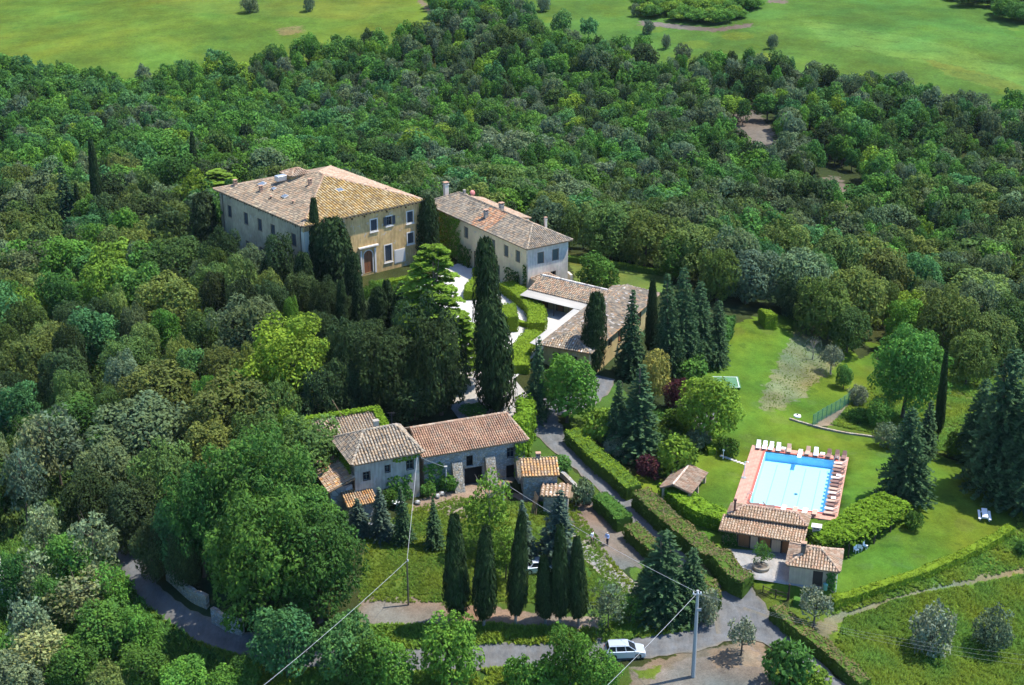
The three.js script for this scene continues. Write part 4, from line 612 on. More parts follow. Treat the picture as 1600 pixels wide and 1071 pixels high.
// ---------------------------------------------------------------- small things about the garden
{
  let p = ground(1130, 718), t = thing('garden_lamp', 'small white garden lamp beside the round bush above the pool path', 'lamp', p.x, p.y, p.z); part('post', rod(V(0, 0, 0), V(0, 1.2, 0), 0.05), mats.white, t); part('globe', new THREE.SphereGeometry(0.16, 12, 8).translate(0, 1.33, 0), mats.white, t);
  p = ground(1538, 810); t = thing('picnic_table', 'white picnic table with benches alone on the right lawn', 'table', p.x, p.y, p.z, 76 * RAD); part('table_top', new RoundedBoxGeometry(2.4, 0.07, 0.7, 2, 0.03).translate(0, 0.75, 0), mats.white, t); for (const k of [-1, 1]) { part('bench', new RoundedBoxGeometry(2.4, 0.06, 0.3, 2, 0.02).translate(0, 0.45, k * 0.62), mats.white, t); part('leg', [rod(V(k * 0.8, 0, -0.6), V(k * 0.8, 0.74, -0.2), 0.04), rod(V(k * 0.8, 0, 0.6), V(k * 0.8, 0.74, 0.2), 0.04), box(0.06, 0.06, 1.2, k * 0.8, 0.4, 0)], mats.white, t); }
  p = ground(1246, 651); t = thing('sundial', 'pale round stone disc lying in the upper lawn', 'stone disc', p.x, p.y, p.z); part('disc', cyl(0.55, 0.5, 0.18, 18), mats.white, t); part('gnomon', box(0.3, 0.2, 0.03, 0, 0.28, 0), mats.iron, t);
  // stepping stones from the lamp to the pool
  for (let i = 0; i < 9; i++) { p = ground(1128 + i * 5.2, 713 + i * 1.9); const s = new THREE.Shape(); for (let k = 0; k < 8; k++) { const r = 0.3 + 0.07 * Math.sin(k * 3 + i), a = k / 8 * 6.283; k ? s.lineTo(Math.cos(a) * r, Math.sin(a) * r * 0.7) : s.moveTo(r, 0); } const g = new THREE.ExtrudeGeometry(s, { depth: 0.06, bevelEnabled: true, bevelSize: 0.02, bevelThickness: 0.02, bevelSegments: 1 }).rotateX(-Math.PI / 2).translate(p.x, p.y - 0.02, p.z); const m = part(numbered('stepping_stone'), g, mats.trim, scene); tag(m, `${['first', 'second', 'third', 'fourth', 'fifth', 'sixth', 'seventh', 'eighth', 'ninth'][i]} pale stepping stone from the garden lamp toward the pool`, 'stepping stone', 'stepping stones to the pool'); }
  // the planter on the patio
  p = ground(1189, 890); t = thing('stone_planter', 'round stone planter holding a flowering shrub on the patio', 'planter', p.x, p.y, p.z);
  part('rim', new THREE.LatheGeometry([[0, 0], [0.95, 0], [1.0, 0.42], [0.92, 0.5], [0.78, 0.5], [0.75, 0.36], [0, 0.36]].map(([a, b]) => new THREE.Vector2(a, b)), 20), mats.stoneWarm, t); part('soil', cyl(0.74, 0.74, 0.04, 16, 0, 0.36, 0), std(C.earth), t);
  // the playing court
  const cp = [[1102, 590], [1154, 592], [1153, 606], [1100, 604]].map(([u, v]) => ground(u, v)), c = cp.reduce((a, b) => a.add(b), V(0, 0, 0)).multiplyScalar(0.25); t = thing('sports_court', 'small faded green playing court behind the round bushes', 'court', c.x, c.y + 0.06, c.z, -3 * RAD); part('surface', box(5.4, 0.1, 4.2), std(0xffffff, 0.9, { map: mottled(71, 0.09, 0.19, 0.1, 0.15, 0.15) }), t); part('court_line', [box(5, 0.01, 0.07, 0, 0.056, 1.9), box(5, 0.01, 0.07, 0, 0.056, -1.9), box(0.07, 0.01, 3.7, -2.45, 0.056, 0), box(0.07, 0.01, 3.7, 2.45, 0.056, 0)], mats.white, t);
  // white chairs under the pergola and in the farmhouse garden
  const chair = (u, v, r, l, up = 0) => { const q = ground(u, v), k = thing('garden_chair', l, 'chair', q.x, q.y + up, q.z, r, 'white garden chairs'); part('seat', new RoundedBoxGeometry(0.5, 0.05, 0.48, 1, 0.02).translate(0, 0.44, 0), mats.white, k); part('backrest', new RoundedBoxGeometry(0.5, 0.5, 0.05, 1, 0.02).translate(0, 0.7, -0.24), mats.white, k); for (const [x, z] of [[-1, -1], [1, -1], [-1, 1], [1, 1]]) part('leg', rod(V(x * 0.21, 0, z * 0.2), V(x * 0.21, 0.44, z * 0.2), 0.025), mats.white, k); };
  chair(1338, 864, 0.4, 'white chair at the left end of the ivy pergola'); chair(1344, 861, 2.6, 'white chair second under the ivy pergola edge'); chair(1352, 858, 0.9, 'white chair right of two others under the ivy pergola');
  chair(585, 828, 1, 'white chair below the blue spruces of the farmhouse garden'); chair(578, 824, -1, 'white chair left of its neighbour by the blue spruces'); chair(627, 790, 2, 'white chair beside the farmhouse garden table');
  p = ground(620, 793); t = thing('garden_table', 'white garden table in front of the creeper on the farmhouse', 'table', p.x, p.y, p.z); part('table_top', cyl(0.6, 0.6, 0.05, 16, 0, 0.72, 0), mats.white, t); part('leg', rod(V(0, 0, 0), V(0, 0.72, 0), 0.06), mats.white, t);
  p = ground(641, 770); t = thing('dovecote', 'little wooden canopy on posts in front of the farmhouse', 'canopy', p.x, p.y, p.z, 0.3); part('roof', [box(1.5, 0.08, 1.0).rotateX(0.25).translate(0, 2.45, 0)], mats.trim, t); for (const k of [-1, 1]) part('post', rod(V(k * 0.5, 0, 0), V(k * 0.5, 2.4, 0), 0.06), mats.trim, t);
  for (const [u, v, l] of [[690, 773, 'dark stone lump at the gravel edge before the barn'], [683, 777, 'dark stone lump left of the other by the barn gravel'], [652, 787, 'small grey boulder beside the farmhouse garden path']]) { const q = ground(u, v), g = new THREE.IcosahedronGeometry(0.4, 1), a = g.attributes.position; for (let i = 0; i < a.count; i++) { const f = 1 + 0.25 * N3(a.getX(i) * 3 + u, a.getY(i) * 3, a.getZ(i) * 3); a.setXYZ(i, a.getX(i) * f, a.getY(i) * f * 0.7, a.getZ(i) * f); } tag(part(numbered('boulder'), g.translate(q.x, q.y + 0.15, q.z), mats.stone, scene), l, 'boulder'); }
}
// ---------------------------------------------------------------- walls and fences
function wallAlong(px, h, w, m, label, up = 0, name = 'stone_wall', cat = 'wall') {
  const pts = px.map(([u, v]) => ground(u, v)), c = new THREE.CatmullRomCurve3(pts), n = Math.ceil(c.getLength() / 0.8), pos = [], uv = [], idx = [], ring = [[-w / 2, -0.5], [-w / 2, h], [w / 2, h], [w / 2, -0.5]];
  for (let i = 0; i <= n; i++) { const p = c.getPoint(i / n), t = c.getTangent(i / n), s = V(-t.z, 0, t.x).normalize(), k = 1 + 0.12 * N2(i / 2, 3); ring.forEach(([a, y], r) => { const q = p.clone().addScaledVector(s, a); pos.push(q.x, height(p.x, p.z) + (y > 0 ? y * k : y), q.z); uv.push(i * 0.8, r === 0 || r === 3 ? -0.5 : h + (r === 2 ? w : 0)); if (i && r) { const o = i * 4 + r; idx.push(o - 5, o - 4, o, o - 5, o, o - 1); } }); if (i === 0 || i === n) { const o = i * 4; idx.push(...(i ? [o, o + 1, o + 2, o, o + 2, o + 3] : [o, o + 2, o + 1, o, o + 3, o + 2])); } }
  const g = new THREE.BufferGeometry(); g.setAttribute('position', new THREE.Float32BufferAttribute(pos, 3)); g.setAttribute('uv', new THREE.Float32BufferAttribute(uv, 2)); g.setIndex(idx); const q = g.toNonIndexed(); q.computeVertexNormals();
  const root = thing(name, label, cat); part('wall', q, m, root); return [root, c, n];
}
wallAlong([[262, 905], [300, 938], [325, 950]], 1.6, 0.5, mats.stoneWarm, 'mossy stone bank wall on the upper side of the left bend');
wallAlong([[333, 972], [356, 985], [380, 993]], 1.9, 0.5, mats.stone, 'pale stone retaining wall near the lower left road bend');
wallAlong([[868, 738], [885, 752], [912, 778], [925, 790]], 0.8, 0.5, mats.stone, 'low stone wall between the stone hut and the road');
wallAlong([[880, 430], [893, 440]], 1.2, 0.4, mats.limeGrey, 'short lime wall at the corner of the cream house lawn');
wallAlong([[0, 902], [8, 935], [22, 960]], 3.0, 0.6, mats.stone, 'high grey stone wall at the left edge under the bushes');
wallAlong([[1234, 656], [1300, 674], [1392, 690]], 0.25, 0.3, mats.stoneWarm, 'low earth kerb along the edge of the upper lawn');
{ // green wire fence down the slope
  const t = thing('wire_fence', 'green wire mesh fence on posts down the slope by the upper lawn', 'fence'), A = ground(1270, 667), B = ground(1332, 628), n = 9, green = std([0.06, 0.22, 0.16], 0.6), at = (k) => { const p = A.clone().lerp(B, k); return V(p.x, height(p.x, p.z), p.z); };
  for (let i = 0; i <= n; i++) { const p = at(i / n); part('post', rod(p, p.clone().setY(p.y + 1.9), 0.05), green, t); }
  for (let i = 0; i < n; i++) { const a = at(i / n), b = at((i + 1) / n), g = []; for (let y = 0.15; y < 1.85; y += 0.17) g.push(rod(V(a.x, a.y + y, a.z), V(b.x, b.y + y, b.z), 0.014, 0.014, 4)); for (let k = 0.08; k < 1; k += 0.12) { const q = a.clone().lerp(b, k); g.push(rod(V(q.x, q.y + 0.1, q.z), V(q.x, q.y + 1.85, q.z), 0.012, 0.012, 4)); } part('mesh_panel', g, green, t, 'stuff'); }
}
{ // rustic fence and gate below the pump house
  const t = thing('garden_fence', 'dark wooden rail fence between the hedge and the pump house', 'fence'), pts = [[1192, 928], [1212, 935], [1230, 940]].map(([u, v]) => ground(u, v)); pts.forEach((p) => part('post', rod(p, p.clone().setY(p.y + 1.1), 0.07), mats.darkWood, t)); for (let i = 0; i < 2; i++) for (const y of [0.5, 0.95]) part('rail', rod(pts[i].clone().setY(pts[i].y + y), pts[i + 1].clone().setY(pts[i + 1].y + y), 0.04), mats.darkWood, t);
  const p = ground(1232, 938), g = thing('gate_post', 'tall dark gate post beside the small olive hedge', 'post', p.x, p.y, p.z); part('post', rod(V(0, 0, 0), V(0, 1.9, 0), 0.12, 0.1, 8), mats.darkWood, g); part('cap', new THREE.SphereGeometry(0.15, 8, 6).translate(0, 1.95, 0), mats.darkWood, g);
}
// ---------------------------------------------------------------- poles and cables
function cable(a, b, sag, r, label, m) { const c = new THREE.QuadraticBezierCurve3(a, a.clone().lerp(b, 0.5).add(V(0, -sag * 2, 0)), b); tag(part(numbered('cable'), new THREE.TubeGeometry(c, 40, r, 5), m, scene), label, 'cable', 'overhead cables'); }
{
  const wire = std([0.45, 0.45, 0.45], 0.8), p1 = ground(1083, 1058), top1 = 10.6;
  let t = thing('utility_pole', 'tall grey concrete utility pole at the road junction', 'pole', p1.x, p1.y, p1.z); part('shaft', cyl(0.24, 0.15, top1, 12), mats.concrete, t); part('crossarm', [box(0.9, 0.1, 0.1, -0.1, top1 - 0.35, 0.16)], mats.metal, t); for (const k of [-0.45, 0, 0.3]) part('insulator', cyl(0.06, 0.06, 0.22, 8, k, top1 - 0.3, 0.16), mats.white, t); part('step_plate', box(0.5, 0.35, 0.06, 0.2, top1 - 2.2, 0.19), mats.concrete, t);
  const p2 = ground(638, 946), top2 = 5.9; t = thing('utility_pole', 'thin dark wooden pole standing in the ploughed strip', 'pole', p2.x, p2.y, p2.z); part('shaft', cyl(0.11, 0.08, top2, 10), mats.pipe, t); part('insulator', cyl(0.06, 0.06, 0.2, 8, 0.1, top2 - 0.25, 0), mats.white, t);
  const p3 = ground(697, 768), top3 = 3.4; t = thing('utility_pole', 'short grey wooden pole against the barn front', 'pole', p3.x, p3.y, p3.z); part('shaft', cyl(0.16, 0.12, top3, 10), mats.concrete, t); part('cap', box(0.4, 0.08, 0.4, 0, top3 + 0.04, 0), mats.concrete, t);
  const p4 = ground(786, 800), top4 = 4.2; t = thing('utility_pole', 'short grey post beside the pale garden tree', 'pole', p4.x, p4.y, p4.z); part('shaft', cyl(0.16, 0.13, top4, 10), mats.concrete, t); part('insulator', cyl(0.06, 0.06, 0.2, 8, 0.12, top4 - 0.2, 0), mats.white, t);
  const eave = onLevel(652, 712, 11.4), P1 = p1.clone().setY(p1.y + top1 - 0.25), P2 = p2.clone().setY(p2.y + top2 - 0.2), P3 = p3.clone().setY(p3.y + top3), P4 = p4.clone().setY(p4.y + top4 - 0.15), out = (u, v, h) => onLevel(u, v, h);
  cable(P4, P1, 0.5, 0.018, 'long pale cable from the junction pole up to the garden post', wire); cable(P1, out(930, 1090, 6), 0.2, 0.02, 'pale cable from the junction pole down past the silver estate car', wire); cable(P2, out(395, 1085, 6.5), 0.3, 0.018, 'pale cable from the thin pole down to the lower left', wire); cable(eave, P2, 0.2, 0.018, 'pale cable from the thin pole up to the farmhouse eave', wire); cable(eave, P3, 0.15, 0.016, 'thin cable from the farmhouse eave to the barn pole', wire);
  const q = [[1300, 945], [1295, 950]].map(([u, v]) => onLevel(u, v, 6)); q[0] = P1; for (let i = 0; i < 3; i++) cable(P1.clone().add(V(0.2 * i, -0.12 * i, 0.1)), out(1680, 1030 + i * 9, 5), 1.2, 0.005, `${['upper', 'middle', 'lower'][i]} of three thin wires crossing the lower right field`, std([0.3, 0.3, 0.3], 0.5));
  const e2 = onLevel(537, 655, 11.6), k = onLevel(519, 625, 13.5); tag(part(numbered('pole'), rod(e2, k, 0.035), mats.soffit, scene), 'thin slanting pole above the ivy shed roof', 'pole');
  const m2 = onLevel(612, 660, 11), mast = thing('antenna', 'thin antenna mast behind the farmhouse roof', 'antenna', m2.x, 7, m2.z); part('mast', rod(V(0, -1, 0), V(0, 5.4, 0), 0.05), mats.iron, mast); part('element', [rod(V(-0.5, 5.3, 0), V(0.5, 5.3, 0), 0.03), rod(V(-0.3, 5.0, 0), V(0.3, 5.0, 0), 0.03)], mats.iron, mast);
}
// ---------------------------------------------------------------- foliage kit
class Leaves {
  constructor(seed) { this.R = rng(seed); this.R0 = seed * 1.7; this.pos = []; this.col = []; this.n = 0; }
  dir() { const R = this.R, y = R() * 2 - 1, a = R() * 6.2832, r = Math.sqrt(1 - y * y); return V(Math.cos(a) * r, y, Math.sin(a) * r); }
  // a folded sprig of leaves: centre, facing, long axis, half width, half length
  sprig(p, n, t, w, l, f, warm = 0) {
    const s = t.clone().cross(n).normalize(), a = this.pos, cup = -0.35 * w, R = this.R;
    const q = [p.clone().addScaledVector(t, -l), p.clone().addScaledVector(s, w * (0.8 + 0.4 * R())).addScaledVector(n, cup).addScaledVector(t, l * (R() - 0.5) * 0.5), p.clone().addScaledVector(t, l), p.clone().addScaledVector(s, -w * (0.8 + 0.4 * R())).addScaledVector(n, cup).addScaledVector(t, l * (R() - 0.5) * 0.5)];
    for (const k of [0, 1, 2, 0, 2, 3]) { a.push(q[k].x, q[k].y, q[k].z); this.col.push(f * (1 + 0.75 * warm), f * (1 + 0.4 * warm), f * (1 - 0.4 * warm)); }
    this.n++;
  }
  facing(d, loose) { return d.clone().addScaledVector(this.dir(), loose).normalize(); }
  along(n, lean) { const t = this.dir().addScaledVector(V(0, 1, 0), lean); return t.addScaledVector(n, -t.dot(n)).normalize(); }
  // a crown of leafy lobes gathered on an egg-shaped outline
  crown({ rx, ry, rz = rx, y, lobes, lobe, leaf, cover = 1.2, low = -0.5, loose = 0.75, fresh = 0.2, gaps = 0, open = 0.55 }) {
    const R = this.R, L = [];
    for (let i = 0; i < lobes; i++) {
      const h = lerp(low, 0.97, (i + 0.5) / lobes), a = i * 2.39996 + R() * 0.7, r = Math.sqrt(Math.max(0, 1 - h * h)), k = (0.66 + 0.32 * R()) * (1 + 0.28 * N3(Math.cos(a) * r * 1.4 + rx * 7 + this.R0, h * 1.4, Math.sin(a) * r * 1.4));
      L.push({ c: V(Math.cos(a) * r * rx * k, y + h * ry * k, Math.sin(a) * r * rz * k), r: lobe * (0.75 + 0.55 * R()), f: 0.76 + 0.48 * R(), w: (R() - 0.4) * 0.25 });
    }
    for (let i = 0; i < lobes / 4; i++) { const d = this.dir(); L.push({ c: V(d.x * rx * 0.4, y + d.y * ry * 0.4, d.z * rz * 0.4), r: lobe * 1.2, f: 0.9, w: 0 }); }
    for (const o of L) {
      const n = Math.ceil(cover * 4 * Math.PI * o.r * o.r / (2 * leaf * leaf)); if (R() < gaps) continue;
      for (let k = 0; k < n; k++) {
        const d = this.dir(); if (d.y < -0.55 && R() < 0.75) continue;
        const p = o.c.clone().addScaledVector(d, o.r * (open + (1.06 - open) * Math.sqrt(R())));
        if (L.some((q) => q !== o && q.c.distanceToSquared(p) < q.r * q.r * 0.42)) continue;
        const nf = this.facing(d.clone().add(V(0, 0.35, 0)).normalize(), loose), s = leaf * (0.7 + 0.6 * R());
        this.sprig(p, nf, this.along(nf, 0.2), s * 0.62, s, o.f * (0.75 + 0.5 * R()), o.w + (R() < fresh ? 0.25 : 0));
      }
    }
    return L;
  }
  build() { const g = new THREE.BufferGeometry(); g.setAttribute('position', new THREE.Float32BufferAttribute(this.pos, 3)); g.setAttribute('color', new THREE.Float32BufferAttribute(this.col, 3)); return g; }
}
function trunkOf(h, r, limbs, seed, spread, top = 0.95) {
  const R = rng(seed), g = [], lean = V((R() - 0.5) * 0.3, 0, (R() - 0.5) * 0.3), at = (k) => V(lean.x * k * k * h * 0.4, h * k, lean.z * k * k * h * 0.4);
  for (let i = 0; i < 4; i++) g.push(rod(at(top * i / 4), at(top * (i + 1) / 4), lerp(r, r * 0.25, i / 4), lerp(r, r * 0.25, (i + 1) / 4), 7));
  g.push(cyl(r * 1.5, r * 0.95, 0.4, 7, 0, -0.15, 0));
  for (let i = 0; i < limbs; i++) { const k = 0.35 + 0.5 * R(), a = i * 2.4 + R(), p = at(k), m = p.clone().add(V(Math.cos(a) * spread * 0.5, h * 0.13, Math.sin(a) * spread * 0.5)), q = m.clone().add(V(Math.cos(a) * spread * 0.45, h * 0.16, Math.sin(a) * spread * 0.45)); g.push(rod(p, m, r * 0.42, r * 0.26, 5), rod(m, q, r * 0.26, r * 0.08, 5)); }
  return mergeGeometries(g.map((q) => plain(q.toNonIndexed())));
}
const proto = {};
function makeProto(name, seed, H, w, build, trunk) { const L = new Leaves(seed); build(L); const c = L.build(); c.computeBoundingBox(); (proto[name] ??= []).push({ crown: c, trunk, H, w, leaves: L.n }); }
// near trees
for (let i = 0; i < 4; i++) makeProto('leafy', 300 + i, 11, 10, (L) => L.crown({ rx: 4.1, ry: 4.9, y: 5.7, lobes: 40 + 4 * i, lobe: 1.5, leaf: 0.3, cover: 0.85, low: -0.75, fresh: 0.25 }), trunkOf(8, 0.32, 6, 310 + i, 3.2));
for (let i = 0; i < 4; i++) makeProto('holm', 320 + i, 9, 10, (L) => L.crown({ rx: 4.3, ry: 4.0, y: 4.6, lobes: 38 + 5 * i, lobe: 1.4, leaf: 0.24, cover: 0.95, open: 0.72, low: -0.85, fresh: 0.35, loose: 0.65 }), trunkOf(6, 0.3, 6, 330 + i, 3.2));
for (let i = 0; i < 2; i++) makeProto('airy', 340 + i, 11, 9, (L) => L.crown({ rx: 3.7, ry: 4.3, y: 6.2, lobes: 46, lobe: 1.05, leaf: 0.3, cover: 0.45, low: -0.8, gaps: 0.12, loose: 1.1, open: 0.2, fresh: 0.3 }), trunkOf(9.5, 0.2, 12, 350 + i, 3));
for (let i = 0; i < 2; i++) makeProto('olive', 360 + i, 4, 4.4, (L) => L.crown({ rx: 1.75, ry: 1.4, y: 2.5, lobes: 26, lobe: 0.6, leaf: 0.16, cover: 0.7, low: -0.6, loose: 1.2, open: 0.2, gaps: 0.08 }), trunkOf(2.6, 0.16, 7, 370 + i, 1.5));
for (let i = 0; i < 2; i++) makeProto('oliveBush', 375 + i, 3.4, 4.4, (L) => L.crown({ rx: 1.8, ry: 1.5, y: 1.6, lobes: 30, lobe: 0.6, leaf: 0.15, cover: 0.75, low: -0.95, loose: 1.2, open: 0.2 }), trunkOf(1.6, 0.12, 6, 377 + i, 1.2));
for (let i = 0; i < 3; i++) makeProto('shrub', 380 + i, 2.5, 3, (L) => L.crown({ rx: 1.15, ry: 1.0, y: 1.25, lobes: 24, lobe: 0.55, leaf: 0.17, cover: 1.1, low: -0.9, fresh: 0.3 }), trunkOf(1.6, 0.08, 4, 390 + i, 0.8));
for (let i = 0; i < 2; i++) makeProto('grand', 395 + i, 18, 16, (L) => L.crown({ rx: 6.8, ry: 7.9, y: 9.3, lobes: 95, lobe: 1.6, leaf: 0.31, cover: 0.8, low: -0.75, fresh: 0.25 }), trunkOf(13, 0.5, 7, 398 + i, 5));
// far trees, coarser sprigs
for (let i = 0; i < 6; i++) makeProto('farLeafy', 400 + i, 9.5, 8, (L) => L.crown({ rx: 3.2 + 0.3 * (i % 3), ry: 3.9 - 0.35 * (i % 3), y: 5.2, lobes: 17 + 3 * i, lobe: 1.5 - 0.1 * i, leaf: 0.32, cover: 1, low: -0.7, fresh: 0.25 }), trunkOf(7, 0.24, 3, 410 + i, 2.2));
for (let i = 0; i < 5; i++) makeProto('farHolm', 420 + i, 8, 8, (L) => L.crown({ rx: 3.4, rz: 2.7 + 0.3 * i, ry: 3.5, y: 4.1, lobes: 20 + 3 * i, lobe: 1.2, open: 0.7, leaf: 0.3, cover: 1, low: -0.7, fresh: 0.3 }), trunkOf(5, 0.24, 3, 430 + i, 2.2));
// columnar cypress: upright sprigs in flame-like tufts, a clear bole below when pruned
function cypress(L, H, r, y0, blunt) {
  const R = L.R, tufts = []; const prof = (k) => r * (blunt ? Math.min(1, k * 7) * Math.pow(Math.max(0, 1 - Math.pow(k, 3.2)), 0.6) : Math.min(1, k * 6) * Math.pow(Math.max(0, 1 - k), 0.62) * 1.15);
  const n = 150; for (let i = 0; i < n; i++) { const k = (i + R()) / n, a = i * 2.39996 + R(), q = prof(k); tufts.push([V(Math.cos(a) * q * 0.72, y0 + (H - y0) * k, Math.sin(a) * q * 0.72), 0.28 * r + 0.25 * q, 0.8 + 0.4 * R()]); }
  for (const [c, q, f] of tufts) for (let k = 0; k < 34; k++) { const d = L.dir(), out = V(c.x, 0, c.z).normalize(), p = c.clone().add(V(d.x * q, d.y * q * 2.4, d.z * q)), nn = L.facing(out.addScaledVector(d, 0.5).normalize(), 0.5); if (p.y > H * 1.01 || p.y < y0) continue; L.sprig(p, nn, L.along(nn, 2.2), 0.1 + 0.05 * R(), 0.3 + 0.2 * R(), f * (0.75 + 0.5 * R()), (R() - 0.5) * 0.2); }
  for (let k = 0; k < 60; k++) { const nn = L.dir().setY(0).normalize(); L.sprig(V((R() - 0.5) * 0.16, H * (0.94 + 0.06 * R()), (R() - 0.5) * 0.16), nn, V(0, 1, 0), 0.09, 0.35, 0.9); }
}
for (let i = 0; i < 2; i++) makeProto('cypress', 440 + i, 13, 2.7, (L) => cypress(L, 13, 1.25, 1.5, false), trunkOf(9, 0.2, 0, 450, 0));
for (let i = 0; i < 2; i++) makeProto('bluntCypress', 444 + i, 13, 3.6, (L) => cypress(L, 13, 1.6, 0.5, true), trunkOf(9, 0.26, 0, 451, 0));
// spruce and fir: whorls of drooping boughs
function spruce(L, H, r, droop, boughs, blunt = 1) {
  const R = L.R, tiers = Math.round(H / 0.42);
  for (let i = 0; i < tiers; i++) { const k = (i + 0.3 * R()) / tiers, y = H * (0.06 + 0.94 * k), len = r * Math.pow(1 - k, blunt) * (0.85 + 0.3 * R()) + 0.12, n = Math.max(4, Math.round(boughs * (1 - k) + 3));
    for (let b = 0; b < n; b++) { const a = i * 1.7 + b / n * 6.283 + R() * 0.5, d = V(Math.cos(a), 0, Math.sin(a)), m = Math.ceil(len / 0.2), f0 = 0.8 + 0.4 * R(), ll = len * (0.75 + 0.4 * R());
      for (let j = 1; j <= m; j++) { const t = j / m, w = 0.16 + 0.3 * Math.sin(Math.PI * Math.min(1, t * 0.9)) * Math.min(1, len); for (let e = 0; e < 2; e++) { const p = V(d.x * ll * t + (R() - 0.5) * w, y - droop * ll * t * t + 0.12 * ll * t + (R() - 0.5) * 0.12, d.z * ll * t + (R() - 0.5) * w), nn = L.facing(V(d.x * 0.4, 1, d.z * 0.4).normalize(), 0.45); L.sprig(p, nn, L.along(nn, 0).addScaledVector(d, 1.2).normalize(), 0.14, 0.28, f0 * (0.8 + 0.4 * R()), t > 0.85 ? 0.15 : 0); } } } }
}
for (let i = 0; i < 2; i++) makeProto('spruce', 460 + i, 10, 5, (L) => spruce(L, 10, 2.4, 0.35, 13), trunkOf(9.6, 0.2, 0, 470, 0, 0.98));
makeProto('darkFir', 464, 11, 7, (L) => spruce(L, 11, 3.4, 0.25, 20, 0.62), trunkOf(10, 0.28, 0, 471, 0, 0.98));
// cedar: flat shelves of foliage
makeProto('cedar', 480, 14, 9, (L) => { const R = L.R; for (let i = 0; i < 26; i++) { const k = i / 26, y = 3.2 + 10.6 * k, len = 4.6 * Math.pow(1 - k, 0.6) + 0.6; for (let b = 0; b < 4; b++) { const a = i * 2.1 + b * 1.57 + R() * 0.8, d = V(Math.cos(a), 0, Math.sin(a)), f = 0.8 + 0.4 * R(), ll = len * (0.7 + 0.45 * R()); for (let j = 0; j < 130; j++) { const t = 0.2 + 0.8 * Math.sqrt(R()), w = 0.95 * ll * 0.34 * (1.15 - Math.abs(t - 0.65)) * (R() * 2 - 1), p = V(d.x * ll * t - d.z * w, y + 0.18 * ll * t - 0.2 * ll * t * t * t + (R() - 0.5) * 0.16, d.z * ll * t + d.x * w), nn = L.facing(V(0, 1, 0), 0.35); L.sprig(p, nn, L.along(nn, 0), 0.16, 0.26, f * (0.8 + 0.4 * R()), 0.1); } } } }, trunkOf(13.5, 0.4, 10, 472, 2.4, 0.98));
// bare tree
makeProto('bare', 490, 5, 4, (L) => { for (let i = 0; i < 160; i++) { const d = L.dir(); L.sprig(V(d.x * 1.7, 3.2 + d.y * 1.5, d.z * 1.7), L.dir(), V(0, 1, 0), 0.06, 0.14, 1); } }, (() => { const R = rng(491), g = []; const grow = (p, d, l, r, n) => { const q = p.clone().addScaledVector(d, l); g.push(rod(p, q, r, r * 0.6, 5)); if (n) for (let i = 0; i < 3; i++) grow(q, d.clone().add(V((R() - 0.5) * 1.5, R() * 0.4 - 0.1, (R() - 0.5) * 1.5)).normalize(), l * 0.72, r * 0.55, n - 1); }; grow(V(0, 0, 0), V(0.1, 1, 0).normalize(), 1.5, 0.13, 4); return mergeGeometries(g.map((q) => plain(q.toNonIndexed()))); })());
const leafMat = (r, g, b, through = 0.35) => new THREE.MeshPhysicalMaterial({ color: new THREE.Color(r, g, b), roughness: 0.9, specularIntensity: 0.08, vertexColors: true, side: THREE.DoubleSide, transmission: through, thickness: 0 });
const G = {
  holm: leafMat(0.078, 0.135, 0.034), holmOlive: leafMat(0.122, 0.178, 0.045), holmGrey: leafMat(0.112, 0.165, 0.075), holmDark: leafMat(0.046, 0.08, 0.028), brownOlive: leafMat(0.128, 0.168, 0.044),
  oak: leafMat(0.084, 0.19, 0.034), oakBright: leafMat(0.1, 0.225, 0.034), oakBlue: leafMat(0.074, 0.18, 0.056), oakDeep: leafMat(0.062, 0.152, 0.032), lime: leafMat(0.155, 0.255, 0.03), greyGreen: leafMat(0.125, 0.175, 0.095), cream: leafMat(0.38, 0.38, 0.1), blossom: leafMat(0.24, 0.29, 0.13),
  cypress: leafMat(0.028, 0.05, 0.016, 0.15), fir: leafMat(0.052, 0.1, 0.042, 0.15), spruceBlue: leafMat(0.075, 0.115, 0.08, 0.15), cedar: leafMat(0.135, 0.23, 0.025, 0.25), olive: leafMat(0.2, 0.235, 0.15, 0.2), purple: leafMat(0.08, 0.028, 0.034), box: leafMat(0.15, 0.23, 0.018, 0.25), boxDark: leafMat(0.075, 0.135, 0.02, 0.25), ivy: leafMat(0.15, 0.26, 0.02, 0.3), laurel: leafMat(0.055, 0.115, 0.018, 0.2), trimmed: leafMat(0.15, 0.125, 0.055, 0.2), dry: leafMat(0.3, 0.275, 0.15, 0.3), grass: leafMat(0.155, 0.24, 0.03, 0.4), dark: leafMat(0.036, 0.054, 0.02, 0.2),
};
const bark = std([0.1, 0.08, 0.06], 1), paleBark = std([0.24, 0.21, 0.18], 1), warmBark = std([0.2, 0.13, 0.09], 1);
const variants = new Map();                                           // individuals differ a little in the tone of their leaves
function toned(mat, k) { const i = k % 5; if (i === 0) return mat; const key = mat.uuid + i; if (!variants.has(key)) { const m = mat.clone(), f = [1, 0.78, 1.22, 0.9, 1.1][i], w = [0, 0.05, -0.04, -0.08, 0.1][i]; m.color.setRGB(mat.color.r * f * (1 + w), mat.color.g * f, mat.color.b * f * (1 - w)); variants.set(key, m); } return variants.get(key); }
const standing = [];                                                 // x, z, radius of every tree set so far
let kindTurn = 0;
